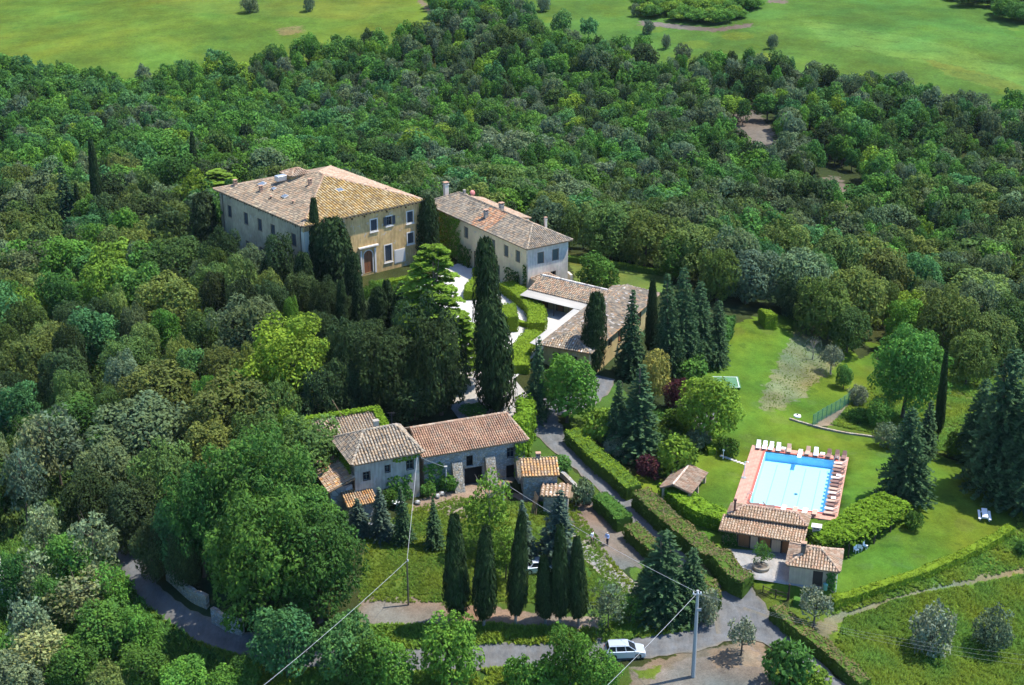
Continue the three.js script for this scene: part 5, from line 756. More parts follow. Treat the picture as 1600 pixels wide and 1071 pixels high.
function plant(kind, name, mat, p, w, h, label, category, group, trunkMat = bark) {
  const list = proto[kind], q = list[kindTurn++ % list.length], t = thing(name, label, category, p.x, p.y - 0.05, p.z, (kindTurn * 2.4) % 6.283, group);
  const sx = w / q.w, sy = h / q.H;
  const a = part('trunk', q.trunk, trunkMat, t), b = part('crown', q.crown, category === 'tree' && mat !== G.olive ? toned(mat, kindTurn * 7 + Math.round(Math.abs(p.x))) : mat, t);
  a.scale.set(sx, sy, sx); b.scale.set(sx * (1 + 0.1 * Math.sin(kindTurn * 3.1)), sy, sx * (1 - 0.1 * Math.sin(kindTurn * 3.1))); if (category !== 'bush') { a.rotation.z = b.rotation.z = 0.05 * Math.sin(kindTurn * 5.7); a.rotation.x = b.rotation.x = 0.04 * Math.sin(kindTurn * 2.9); } standing.push([p.x, p.z, w / 2]); return t;
}
// placed by its foot and its top in the photograph, or by its top and its height in metres
function byFoot(kind, name, mat, u, vFoot, vTop, wPx, label, category = 'tree', group, tm) { const p = ground(u, vFoot), d = depthOf(p), h = (vFoot - vTop) / F * d / Math.cos(PITCH + Math.atan((vFoot - 535.5) / F)); return plant(kind, name, mat, p, wPx * d / F, h, label, category, group, tm); }
function byTop(kind, name, mat, u, vTop, wPx, h, label, category = 'tree', group, tm) { const p = ground(u, vTop, h * 0.97), d = depthOf(p); return plant(kind, name, mat, p, wPx * d / F, h, label, category, group, tm); }
// ---------------------------------------------------------------- cypresses and conifers
const CY = 'cypress', con = 'conifer';
[[715, 978, 819, 40, 'leftmost of the six pruned cypresses above the lower road'], [756, 980, 830, 36, 'second pruned cypress from the left in the row of six'], [805, 976, 815, 31, 'third pruned cypress from the left, left of the parked car'], [852, 974, 872, 30, 'shortest pruned cypress, fourth in the row of six'], [875, 978, 828, 31, 'fifth pruned cypress from the left, right of the parked car'], [904, 978, 846, 29, 'rightmost of the six pruned cypresses above the lower road']].forEach(([u, f, t, w, l]) => byFoot('cypress', 'cypress', G.cypress, u, f, t, w, l, CY, 'row of six pruned cypresses', paleBark));
byFoot('bluntCypress', 'cypress', G.cypress, 763, 570, 385, 44, 'tallest dark cypress, rear one of the pair before the courtyard', CY);
byFoot('bluntCypress', 'cypress', G.cypress, 777, 642, 477, 62, 'broad dark cypress, front one of the pair before the courtyard', CY);
byFoot('bluntCypress', 'cypress', G.cypress, 923, 585, 463, 38, 'blunt grey-dark cypress in front of the stable roof', CY);
byFoot('cypress', 'cypress', G.cypress, 494, 452, 317, 22, 'slender pointed cypress against the near corner of the villa', CY);
byFoot('bluntCypress', 'cypress', G.cypress, 521, 458, 345, 62, 'broad bushy cypress hiding the left half of the villa front', CY);
byFoot('bluntCypress', 'cypress', G.cypress, 541, 452, 360, 32, 'bushy cypress just right of the broad one on the villa front', CY);
byFoot('bluntCypress', 'cypress', G.cypress, 667, 410, 311, 34, 'dark cypress between the villa and the cream house', CY);
byFoot('cypress', 'cypress', G.cypress, 564, 535, 432, 24, 'small cypress in front of the villa doorway', CY);
byFoot('cypress', 'cypress', G.cypress, 536, 540, 440, 24, 'small cypress left of the villa doorway', CY);
byFoot('bluntCypress', 'cypress', G.cypress, 631, 540, 447, 42, 'dark bushy cypress below the villa plaque', CY);
byFoot('bluntCypress', 'cypress', G.cypress, 592, 545, 452, 34, 'grey-dark cypress below the villa doorway', CY);
byFoot('bluntCypress', 'cypress', G.cypress, 680, 560, 482, 36, 'dark cypress under the pale cedar', CY);
byFoot('cypress', 'cypress', G.cypress, 1465, 690, 550, 16, 'slim solitary cypress beyond the upper lawn on the right', CY);
byFoot('cypress', 'cypress', G.cypress, 1017, 560, 443, 20, 'thin cypress at the end of the stable roof', CY);
byTop('cypress', 'cypress', G.cypress, 143, 226, 18, 20, 'slim cypress rising from the wood far left of the villa', CY);
byTop('cypress', 'cypress', G.cypress, 298, 212, 14, 15, 'small pointed cypress behind the villa, left of its roof', CY);
byTop('cypress', 'cypress', G.cypress, 116, 290, 12, 11, 'tiny cypress tip left of the slim tall one', CY);
byTop('bluntCypress', 'cypress', G.cypress, 381, 198, 30, 11, 'dark bushy cypress behind the left side of the villa roof', CY);
byTop('spruce', 'fir_tree', G.fir, 99, 252, 46, 17, 'dark fir left of the slim cypress in the left wood', con);
byTop('bluntCypress', 'cypress', G.dark, 313, 306, 46, 12, 'dark bushy cypress at the left corner of the villa', CY);
byFoot('spruce', 'spruce', G.fir, 984, 588, 452, 58, 'dark pointed spruce in front of the stable end', con);
byFoot('spruce', 'spruce', G.fir, 995, 715, 570, 84, 'tall dark spruce left of the yellowish tree', con);
byFoot('spruce', 'spruce', G.fir, 967, 700, 592, 54, 'dark spruce beside the upper road hedge', con);
byFoot('spruce', 'spruce', G.fir, 836, 655, 522, 50, 'dark spruce left of the round green tree at the drive', con);
[[1045, 585, 428, 46, 'first dark fir right of the stable'], [1068, 580, 418, 48, 'second dark fir right of the stable, tallest of the four'], [1093, 575, 440, 48, 'third dark fir right of the stable'], [1115, 570, 470, 44, 'fourth dark fir right of the stable, at the upper lawn']].forEach(([u, f, t, w, l]) => byFoot('darkFir', 'fir_tree', G.fir, u, f, t, w * 1.25, l, con, 'firs right of the stable'));
byFoot('darkFir', 'fir_tree', G.fir, 1414, 785, 642, 86, 'broad dark fir standing alone between the pool and the right lawn', con);
byFoot('darkFir', 'fir_tree', G.fir, 1030, 965, 829, 100, 'broad dark fir by the lower end of the long hedge', con); byFoot('darkFir', 'fir_tree', G.fir, 1075, 965, 858, 70, 'smaller dark fir hugging the lower end of the long hedge', con);
[[1552, 770, 548, 120, 'largest dark fir in the clump at the right edge'], [1600, 800, 600, 110, 'dark fir cut by the right edge of the photo'], [1520, 720, 590, 66, 'smaller dark fir on the left of the right edge clump']].forEach(([u, f, t, w, l]) => byFoot('darkFir', 'fir_tree', G.fir, u, f, t, w, l, con, 'dark firs at the right edge'));
byFoot('spruce', 'spruce', G.fir, 1443, 712, 626, 52, 'ragged dark spruce below the slim solitary cypress', con);
[[597, 838, 760, 48, 'blue-grey spruce in the middle of the farmhouse garden trio'], [561, 832, 778, 44, 'blue-grey spruce at the left of the farmhouse garden trio'], [631, 848, 758, 36, 'dark spruce at the right of the farmhouse garden trio'], [679, 855, 782, 38, 'small dark spruce alone on the garden grass']].forEach(([u, f, t, w, l], i) => byFoot('spruce', 'spruce', i < 2 ? G.spruceBlue : G.fir, u, f, t, w, l, con));
byFoot('spruce', 'spruce', G.spruceBlue, 822, 880, 782, 48, 'blue-grey spruce left of the parked silver car', con); byFoot('spruce', 'spruce', G.spruceBlue, 868, 885, 768, 74, 'blue-grey spruce behind the parked silver car', con);
byFoot('cedar', 'cedar', G.cedar, 676, 600, 387, 118, 'pale green layered cedar in front of the villa', 'cedar'); byTop('cedar', 'cedar', G.cedar, 338, 266, 90, 10, 'flat-topped pale cedar behind the left of the villa', 'cedar');
byFoot('cedar', 'cedar', G.cedar, 728, 600, 490, 60, 'lower layered cedar leaning to the gravel drive', 'cedar');
// ---------------------------------------------------------------- broadleaved trees one can tell apart
const BT = 'tree', BU = 'bush';
byFoot('leafy', 'broadleaf_tree', G.oakBright, 886, 660, 556, 84, 'round bright green tree in the middle of the upper road bend');
byFoot('grand', 'broadleaf_tree', G.lime, 460, 655, 498, 140, 'big yellow-green tree up the slope behind the farmhouse');
byFoot('leafy', 'broadleaf_tree', G.cream, 1021, 632, 549, 50, 'creamy yellow flowering tree right of the dark spruces');
byFoot('leafy', 'magnolia', G.laurel, 935, 462, 400, 66, 'dark glossy magnolia behind the porch roof', BT);
byFoot('grand', 'broadleaf_tree', G.oak, 1410, 655, 505, 112, 'full green tree at the right end of the upper lawn');
byFoot('leafy', 'broadleaf_tree', G.oakDeep, 1318, 608, 571, 28, 'small lone round tree with a clear shadow on the upper lawn');
byFoot('bare', 'olive_tree', G.olive, 1270, 562, 524, 32, 'leafless crooked tree on the brown slope', BT, undefined, paleBark); byFoot('olive', 'olive_tree', G.olive, 1298, 585, 540, 38, 'thin grey olive tree below the leafless one on the brown slope', BT, undefined, paleBark);
byFoot('leafy', 'broadleaf_tree', G.lime, 1108, 692, 592, 92, 'round two-toned bright tree below the green court');
byFoot('airy', 'broadleaf_tree', G.lime, 765, 865, 748, 88, 'pale loose-leaved tree in the middle of the farmhouse garden', BT, undefined, paleBark); byFoot('airy', 'broadleaf_tree', G.lime, 790, 905, 825, 60, 'yellow-green small tree left of the parked silver car');
byFoot('grand', 'chestnut_tree', G.oakDeep, 400, 880, 682, 170, 'huge lush green tree left of the farmhouse, upper left dome'); byFoot('grand', 'chestnut_tree', G.oak, 478, 915, 756, 138, 'huge lush green tree left of the farmhouse, upper right dome'); byFoot('grand', 'chestnut_tree', G.oak, 410, 975, 775, 180, 'huge lush green tree over the left road bend'); byFoot('grand', 'chestnut_tree', G.oakDeep, 500, 970, 800, 150, 'dense green tree left of the ploughed strip'); byFoot('grand', 'chestnut_tree', G.oakDeep, 320, 900, 735, 110, 'deep green tree overhanging the retaining wall'); 
byFoot('leafy', 'broadleaf_tree', G.oakBlue, 450, 1060, 952, 100, 'blue-green tree below the road, left of two'); byFoot('leafy', 'broadleaf_tree', G.oakBlue, 541, 1060, 963, 96, 'blue-green tree below the road, right of two'); byFoot('leafy', 'broadleaf_tree', G.oakBright, 708, 1085, 972, 98, 'round bright green tree below the road under the cypress row'); byFoot('leafy', 'broadleaf_tree', G.oakBright, 892, 1075, 985, 72, 'bright green tree below the road left of the silver estate car'); byFoot('leafy', 'broadleaf_tree', G.oakBright, 935, 1090, 1022, 62, 'bright green bush below the road under the silver estate car', BU); byFoot('leafy', 'broadleaf_tree', G.oakBright, 607, 1095, 1008, 84, 'bright green bush at the bottom edge right of the blue-green pair', BU); byFoot('shrub', 'bush', G.oakBright, 812, 1085, 1030, 46, 'small bright bush at the bottom edge between two round trees', BU); byFoot('shrub', 'bush', G.oakBright, 855, 1080, 1032, 50, 'bright bush leaning on the bright tree left of the estate car', BU); byFoot('leafy', 'broadleaf_tree', G.oak, 565, 1080, 1000, 70, 'green tree squeezed between the blue-green pair and the bright bush');
byFoot('airy', 'broadleaf_tree', G.greyGreen, 950, 985, 915, 66, 'thin grey-green bush right of the pruned cypress row', BU); byFoot('airy', 'bush', G.oak, 985, 975, 930, 44, 'loose green bush left of the broad dark fir', BU);
byFoot('olive', 'olive_tree', G.olive, 1158, 1024, 968, 52, 'small olive tree standing on the junction gravel', BT, undefined, bark); byFoot('olive', 'olive_tree', G.olive, 1271, 982, 924, 58, 'silvery olive tree below the pump house', BT); byFoot('oliveBush', 'olive_tree', G.olive, 1455, 1022, 950, 74, 'silvery olive in the lower right field, left of two', BT); byFoot('oliveBush', 'olive_tree', G.greyGreen, 1548, 1014, 956, 66, 'grey-green olive in the lower right field, right of two', BT); byFoot('oliveBush', 'olive_tree', G.olive, 1104, 975, 922, 46, 'silvery bush beside the concrete pole', BU); byFoot('shrub', 'bush', G.oakDeep, 1228, 1075, 1006, 76, 'dark green bush at the bottom edge left of the lower hedge', BU); byFoot('shrub', 'bush', G.lime, 1268, 1085, 1045, 60, 'yellow-green bush at the bottom edge by the lower hedge', BU);
byFoot('shrub', 'bush', G.laurel, 1425, 828, 800, 30, 'round dark bush at the right end of the ivy pergola', BU); byFoot('shrub', 'bush', G.laurel, 1137, 712, 684, 32, 'round dark bush behind the garden lamp', BU); byFoot('shrub', 'bush', G.lime, 1057, 742, 682, 62, 'yellow-green bush above the tiled shelter', BU); byFoot('shrub', 'bush', G.lime, 936, 690, 640, 60, 'yellow-green bush above the upper road hedge', BU); byFoot('oliveBush', 'bush', G.olive, 961, 712, 682, 42, 'silver-grey bush inside the upper road hedge', BU); byFoot('shrub', 'bush', G.purple, 1012, 745, 712, 42, 'dark purple bush left of the yellow-green one', BU); byFoot('leafy', 'plum_tree', G.purple, 1056, 640, 592, 38, 'purple-leaved plum tree below the dark firs', BT); byFoot('shrub', 'bush', G.oak, 1080, 595, 560, 52, 'green bush under the dark firs', BU); byFoot('shrub', 'bush', G.greyGreen, 1090, 700, 668, 40, 'grey-green cushion bush on the garden bed', BU); byFoot('shrub', 'bush', G.boxDark, 1060, 668, 640, 40, 'low dark bush in the garden bed', BU); byFoot('shrub', 'bush', G.greyGreen, 912, 790, 752, 34, 'grey bush at the end of the low wall by the road', BU); byFoot('shrub', 'bush', G.oakDeep, 873, 735, 714, 46, 'dark shrub behind the stone hut roof', BU); byFoot('shrub', 'bush', G.oak, 670, 775, 755, 26, 'bushy green plant at the barn corner', BU); byFoot('shrub', 'bush', G.oak, 703, 768, 742, 26, 'leafy green plant around the barn pole', BU); byFoot('shrub', 'bush', G.laurel, 607, 790, 765, 30, 'dark shrub under the farmhouse creeper', BU);
byFoot('leafy', 'broadleaf_tree', G.oak, 1370, 668, 622, 44, 'small green tree below the wire fence', BT); byFoot('oliveBush', 'bush', G.olive, 1340, 632, 602, 34, 'silvery bush at the top of the wire fence', BU); byFoot('oliveBush', 'bush', G.greyGreen, 1388, 700, 662, 50, 'grey bush at the edge of the pool lawn', BU); byFoot('shrub', 'bush', G.boxDark, 1495, 715, 675, 42, 'dark bush between the spruce and the right edge firs', BU); byFoot('shrub', 'bush', G.oakDeep, 1596, 865, 846, 24, 'dark bush at the right edge beyond the low hedge', BU); byFoot('shrub', 'bush', G.oak, 1345, 660, 640, 40, 'low green bush at the foot of the wire fence', BU);
byFoot('airy', 'oleander', G.oak, 1189, 886, 848, 32, 'flowering green shrub growing in the round stone planter', BU);
byFoot('holm', 'holm_oak', G.holmDark, 612, 650, 512, 110, 'dark evergreen mass left of the courtyard cypresses'); byFoot('holm', 'holm_oak', G.holmDark, 690, 648, 505, 100, 'dark evergreen mass just left of the gravel drive'); byFoot('holm', 'holm_oak', G.holmDark, 560, 640, 500, 90, 'dark evergreen behind the yellow-green tree, below the villa'); byFoot('holm', 'holm_oak', G.holmDark, 655, 620, 470, 90, 'dark evergreen between the small cypresses and the cedar'); byFoot('holm', 'holm_oak', G.holmDark, 650, 655, 580, 100, 'low dark evergreen right behind the barn roof');
for (const [u, v, w, h, m, l] of [[430, 372, 64, 11, 'holmDark', 'dark evergreen touching the left wall of the villa'], [388, 384, 58, 9, 'holmGrey', 'greyish half-dead evergreen below the villa windows'], [345, 362, 54, 11, 'holmDark', 'dark evergreen under the left villa windows'], [470, 425, 60, 8, 'holmDark', 'dark evergreen under the near corner of the villa'], [505, 440, 60, 9, 'holmDark', 'dark evergreen below the slender villa cypress'], [420, 440, 60, 9, 'holmDark', 'dark evergreen left of the villa corner, lower down'], [375, 440, 50, 10, 'dark', 'nearly black evergreen below the half-dead one'], [335, 425, 50, 10, 'dark', 'nearly black evergreen left of the villa wall, lower down'], [455, 468, 30, 8, 'oakBright', 'small bright tree beside the dark evergreens below the villa'], [500, 490, 60, 9, 'holmDark', 'dark evergreen above the yellow-green tree']]) byTop('holm', 'holm_oak', G[m], u, v, w, h, l);

byFoot('holm', 'holm_oak', G.oak, 590, 478, 440, 40, 'green tree between the two small cypresses before the villa door'); byFoot('holm', 'holm_oak', G.holmDark, 612, 520, 465, 44, 'dark evergreen before the villa plaque, left of the bushy cypress'); byFoot('holm', 'holm_oak', G.holmGrey, 578, 530, 472, 44, 'greyish evergreen below the small doorway cypress'); byFoot('holm', 'holm_oak', G.holmDark, 545, 510, 462, 50, 'dark evergreen under the broad villa cypress'); byFoot('holm', 'holm_oak', G.oakDeep, 655, 505, 440, 40, 'deep green tree between the bushy cypress and the cedar'); byFoot('holm', 'holm_oak', G.holmDark, 640, 560, 500, 60, 'dark evergreen below the deep green tree and cedar');

byFoot('shrub', 'bush', G.oakBright, 600, 470, 448, 34, 'bright bush at the foot of the villa front, left of two', BU); byFoot('shrub', 'bush', G.oak, 632, 466, 440, 36, 'green bush at the foot of the villa front, right of two', BU); byFoot('shrub', 'bush', G.lime, 575, 478, 452, 26, 'yellow-green bush just left of the villa doorstep', BU);
byFoot('holm', 'holm_oak', G.holmDark, 497, 672, 575, 80, 'dark evergreen between the yellow-green tree and the ivy shed'); byFoot('holm', 'holm_oak', G.holmDark, 540, 655, 560, 80, 'dark evergreen right behind the ivy shed roof'); byFoot('shrub', 'bush', G.holmDark, 600, 665, 640, 50, 'dark low bush behind the farmhouse chimney', BU); byFoot('shrub', 'bush', G.lime, 452, 668, 628, 44, 'yellow-green bush left of the ivy shed', BU); byFoot('holm', 'holm_oak', G.holmDark, 585, 600, 500, 70, 'dark evergreen below the small villa cypresses');
byFoot('shrub', 'bush', G.oak, 742, 650, 632, 40, 'low green bush at the edge of the gravel drive', BU);
byFoot('bluntCypress', 'cypress', G.cypress, 506, 462, 354, 36, 'dark cypress squeezed between the slender and the broad villa cypress', CY);
byFoot('bluntCypress', 'cypress', G.cypress, 551, 478, 398, 30, 'dark cypress left of the villa doorway', CY); byFoot('bluntCypress', 'cypress', G.cypress, 478, 482, 396, 34, 'dark cypress below the near corner of the villa', CY); byFoot('cypress', 'cypress', G.cypress, 607, 520, 440, 26, 'pointed cypress between the doorway and the plaque of the villa', CY);
// ---------------------------------------------------------------- the left wood, tree by tree
const looks = { holm: 'dark green', holmOlive: 'yellowish olive', holmGrey: 'grey-green', holmDark: 'blackish green', brownOlive: 'brownish olive', oak: 'green', oakBright: 'bright green', oakBlue: 'bluish green', oakDeep: 'deep green', lime: 'yellow-green', greyGreen: 'pale grey-green', cream: 'cream', blossom: 'white-flowering', olive: 'silvery', dark: 'very dark' };
const ones = ['zero', 'one', 'two', 'three', 'four', 'five', 'six', 'seven', 'eight', 'nine', 'ten', 'eleven', 'twelve', 'thirteen', 'fourteen', 'fifteen', 'sixteen', 'seventeen', 'eighteen', 'nineteen'], tens = ['', '', 'twenty', 'thirty', 'forty', 'fifty', 'sixty', 'seventy', 'eighty', 'ninety'];
const said = (n) => { n = clamp(Math.round(n), 0, 99); return n < 20 ? ones[n] : tens[Math.floor(n / 10)] + (n % 10 ? '-' + ones[n % 10] : ''); };
const seenLabels = new Set();
function spotLabel(look, what, place, p, h) {
  const [u, v] = seenAt(V(p.x, p.y + h * 0.65, p.z)); let l; const make = (a, b) => `${look} ${what} in ${place}, ${said(a)} percent across, ${said(b)} down`;
  for (const [a, b] of [[0, 0], [0.5, 0], [-0.5, 0], [0, 0.5], [0, -0.5], [1, 0], [0, 1]]) { l = make(u / 16 + a, v / 10.71 + b); if (!seenLabels.has(l)) break; }
  seenLabels.add(l); return l;
}
function woodTree(kind, name, what, m, u, v, w, h, place, group) { const p = ground(u, v, h * 0.97); return plant(kind, name, G[m], p, w * depthOf(p) / F, h, spotLabel(looks[m], what, place, p, h), 'tree', group); }
const LW = 'the left wood', LG = 'holm oaks of the left wood';
[[105, 370, 88, 11, 'oakBright', 'leafy'], [212, 356, 74, 10, 'holmOlive'], [178, 408, 92, 11, 'lime', 'holm'], [258, 438, 104, 10, 'holmOlive'], [282, 372, 96, 10, 'holm'], [145, 488, 88, 10, 'oakBlue', 'leafy'], [195, 528, 84, 9, 'holm'], [380, 476, 108, 11, 'holmGrey'], [300, 545, 62, 9, 'oakBlue', 'leafy'], [188, 556, 62, 9, 'greyGreen'], [250, 570, 124, 10, 'brownOlive'], [365, 598, 150, 10, 'brownOlive'], [225, 625, 160, 10, 'holmGrey'], [108, 582, 66, 9, 'holm'], [32, 528, 84, 10, 'holmOlive'], [20, 430, 84, 10, 'holmOlive'], [80, 640, 110, 12, 'greyGreen', 'airy'], [40, 475, 70, 10, 'holm'], [60, 430, 70, 9, 'brownOlive'], [55, 355, 70, 10, 'holmOlive'], [20, 330, 70, 10, 'holmOlive'], [25, 262, 60, 11, 'holmOlive'], [70, 300, 60, 10, 'holmOlive'], [150, 350, 60, 9, 'oakBright', 'leafy'], [125, 335, 60, 9, 'oakBlue', 'leafy'], [215, 310, 80, 10, 'holmDark'], [255, 300, 80, 10, 'holmDark'], [190, 245, 60, 10, 'brownOlive'], [245, 205, 70, 13, 'oak', 'leafy'], [275, 245, 70, 12, 'oakDeep', 'leafy'], [425, 225, 90, 11, 'oakBright', 'leafy'], [350, 240, 60, 10, 'oakBright', 'leafy'], [20, 600, 70, 10, 'oakBlue', 'leafy'], [50, 660, 80, 12, 'blossom', 'airy'], [25, 700, 80, 12, 'greyGreen', 'airy'], [310, 490, 60, 8, 'holm'], [340, 540, 70, 9, 'brownOlive'], [430, 600, 70, 9, 'holm'], [450, 640, 40, 7, 'lime', 'leafy'], [325, 590, 40, 8, 'oakBright', 'leafy'], [160, 690, 90, 10, 'holmGrey'], [250, 700, 100, 10, 'holm'], [330, 660, 100, 9, 'brownOlive'], [400, 650, 90, 9, 'holm'], [110, 470, 60, 9, 'holmDark'], [75, 510, 70, 9, 'brownOlive'], [270, 790, 70, 10, 'oakBlue', 'leafy'], [200, 760, 90, 9, 'dark'], [130, 740, 90, 9, 'holmDark'], [230, 820, 60, 8, 'dark'], [285, 830, 50, 8, 'holmDark']].forEach(([u, v, w, h, m, k = 'holm']) => woodTree(k, k === 'holm' ? 'holm_oak' : 'broadleaf_tree', k === 'holm' ? 'holm oak' : k === 'airy' ? 'loose-leaved tree' : 'leafy tree', m, u, v, w, h, LW, LG));
// robinias and undergrowth on the slope at the lower left
[[140, 806, 84, 10, 'blossom', 'airy'], [60, 790, 70, 9, 'blossom', 'airy'], [50, 865, 90, 8, 'blossom', 'airy'], [105, 840, 80, 8, 'oak', 'leafy'], [120, 900, 110, 7, 'blossom', 'airy'], [40, 940, 90, 8, 'greyGreen', 'airy'], [170, 885, 70, 7, 'oakBright', 'airy'], [60, 985, 110, 7, 'blossom', 'airy'], [150, 950, 100, 7, 'oak', 'leafy'], [210, 955, 70, 6, 'oakBright', 'leafy'], [110, 1010, 90, 6, 'oak', 'leafy'], [215, 1015, 80, 5, 'oak', 'leafy'], [290, 1030, 80, 5, 'oakBright', 'leafy'], [350, 1048, 60, 4, 'oakBright', 'leafy'], [20, 1030, 90, 6, 'greyGreen', 'leafy'], [160, 1045, 60, 5, 'brownOlive', 'leafy'], [380, 1030, 50, 4, 'oakDeep', 'leafy'], [75, 900, 60, 7, 'oakDeep', 'leafy'], [15, 870, 60, 8, 'oakDeep', 'leafy']].forEach(([u, v, w, h, m, k]) => woodTree(k, k === 'airy' ? 'robinia' : 'broadleaf_tree', k === 'airy' ? 'robinia' : 'leafy bush', m, u, v, w, h, 'the lower left thicket', 'trees of the lower left thicket'));
// big holm oaks round the upper lawn and behind the houses
const RW = 'the upper wood', RG = 'holm oaks above the upper lawn';
[[900, 285, 90, 10, 'holmGrey'], [955, 325, 90, 10, 'holm'], [865, 300, 70, 10, 'holmOlive'], [1010, 335, 90, 10, 'holmOlive'], [1075, 352, 90, 10, 'holmOlive'], [1150, 365, 90, 11, 'holmGrey'], [1172, 388, 100, 10, 'greyGreen'], [1230, 350, 90, 12, 'holmOlive'], [1260, 390, 96, 12, 'holmGrey'], [1310, 372, 90, 12, 'holmOlive'], [1345, 420, 100, 12, 'holmOlive'], [1290, 440, 90, 10, 'holm'], [1380, 390, 90, 12, 'brownOlive'], [1440, 400, 80, 11, 'oakBlue', 'leafy'], [1420, 468, 60, 10, 'oakBright', 'leafy'], [1480, 460, 96, 12, 'holmOlive'], [1535, 425, 110, 11, 'holmOlive'], [1590, 470, 90, 11, 'holm'], [1560, 490, 80, 10, 'holmOlive'], [1125, 392, 70, 9, 'holm'], [1065, 372, 60, 8, 'oak', 'leafy'], [985, 345, 70, 8, 'holm'], [740, 255, 60, 10, 'holmGrey'], [650, 270, 70, 10, 'holmOlive'], [610, 225, 70, 11, 'holmDark'], [800, 285, 70, 10, 'holm'], [1330, 480, 70, 8, 'holm'], [1252, 432, 70, 8, 'holmDark'], [1520, 520, 70, 9, 'holm']].forEach(([u, v, w, h, m, k = 'holm']) => woodTree(k, k === 'holm' ? 'holm_oak' : 'broadleaf_tree', k === 'holm' ? 'holm oak' : 'leafy tree', m, u, v, w, h, RW, RG));
// trees and olives out in the far fields
[[920, 25, 30, 9, 'oakBlue', 'farLeafy', 'tall tree'], [875, 18, 34, 10, 'oakBlue', 'farLeafy', 'tall tree'], [895, 45, 30, 8, 'holmGrey', 'farLeafy', 'tree'], [960, 62, 22, 7, 'oakDeep', 'farLeafy', 'small tree'], [1005, 55, 34, 9, 'oakBright', 'farLeafy', 'tree'], [850, -6, 24, 6, 'greyGreen', 'oliveBush', 'olive'], [995, 5, 18, 5, 'greyGreen', 'oliveBush', 'olive'], [1014, 32, 20, 5, 'greyGreen', 'oliveBush', 'olive'], [1042, 54, 18, 5, 'greyGreen', 'oliveBush', 'olive'], [1067, 70, 30, 6, 'greyGreen', 'oliveBush', 'olive'], [1209, 54, 18, 5, 'greyGreen', 'oliveBush', 'olive'], [388, -8, 30, 7, 'greyGreen', 'oliveBush', 'olive'], [481, -6, 22, 6, 'greyGreen', 'oliveBush', 'olive'], [845, 38, 18, 5, 'greyGreen', 'oliveBush', 'olive'], [678, 15, 22, 5, 'greyGreen', 'oliveBush', 'olive']].forEach(([u, v, w, h, m, k, what]) => woodTree(k, k === 'oliveBush' ? 'olive_tree' : 'field_tree', what, m, u, v, w, h, 'the far field', 'scattered trees of the far field'));
// ---------------------------------------------------------------- the wood: filled in between, the nearest as trees of their own
const inside = (poly, u, v) => { let c = false; for (let i = 0, j = poly.length - 1; i < poly.length; j = i++) { const [a, b] = poly[i], [d, e] = poly[j]; if ((b > v) !== (e > v) && u < (d - a) * (v - b) / (e - b) + a) c = !c; } return c; };
const WOOD = [[-140, 118], [0, 112], [60, 124], [180, 147], [300, 137], [420, 103], [600, 80], [690, 72], [672, 4], [690, -70], [750, -70], [790, 8], [870, 80], [960, 97], [1035, 118], [1070, 122], [1110, 114], [1180, 122], [1330, 147], [1500, 177], [1600, 197], [1740, 225], [1740, 575], [1540, 566], [1480, 576], [1440, 562], [1385, 550], [1352, 556], [1310, 520], [1268, 490], [1190, 486], [1135, 498], [1060, 428], [900, 397], [640, 400], [560, 452], [480, 472], [440, 560], [470, 640], [450, 690], [480, 735], [510, 790], [400, 880], [300, 880], [240, 862], [200, 870], [150, 850], [-140, 850]];
const CLEAR = [[[1138, 190], [1175, 165], [1207, 200], [1225, 255], [1205, 285], [1160, 265]], [[1252, 288], [1318, 275], [1352, 325], [1346, 395], [1285, 390]], [[1000, 32], [1010, 24], [1020, 130], [1010, 130]]];
const PITS = [[-34.3, -222.3, 39.5, 23.4, 28.6, 3], [2.6, -220.2, 34, 12, 32, 2.5], [-24.6, -159.4, 20, 9, 6, 1], [-19, -152, 24, 9, 8, 2]].map(([x, z, t, w, d, e]) => ({ x, z, c: Math.cos(t * RAD), s: Math.sin(t * RAD), w, d, e }));
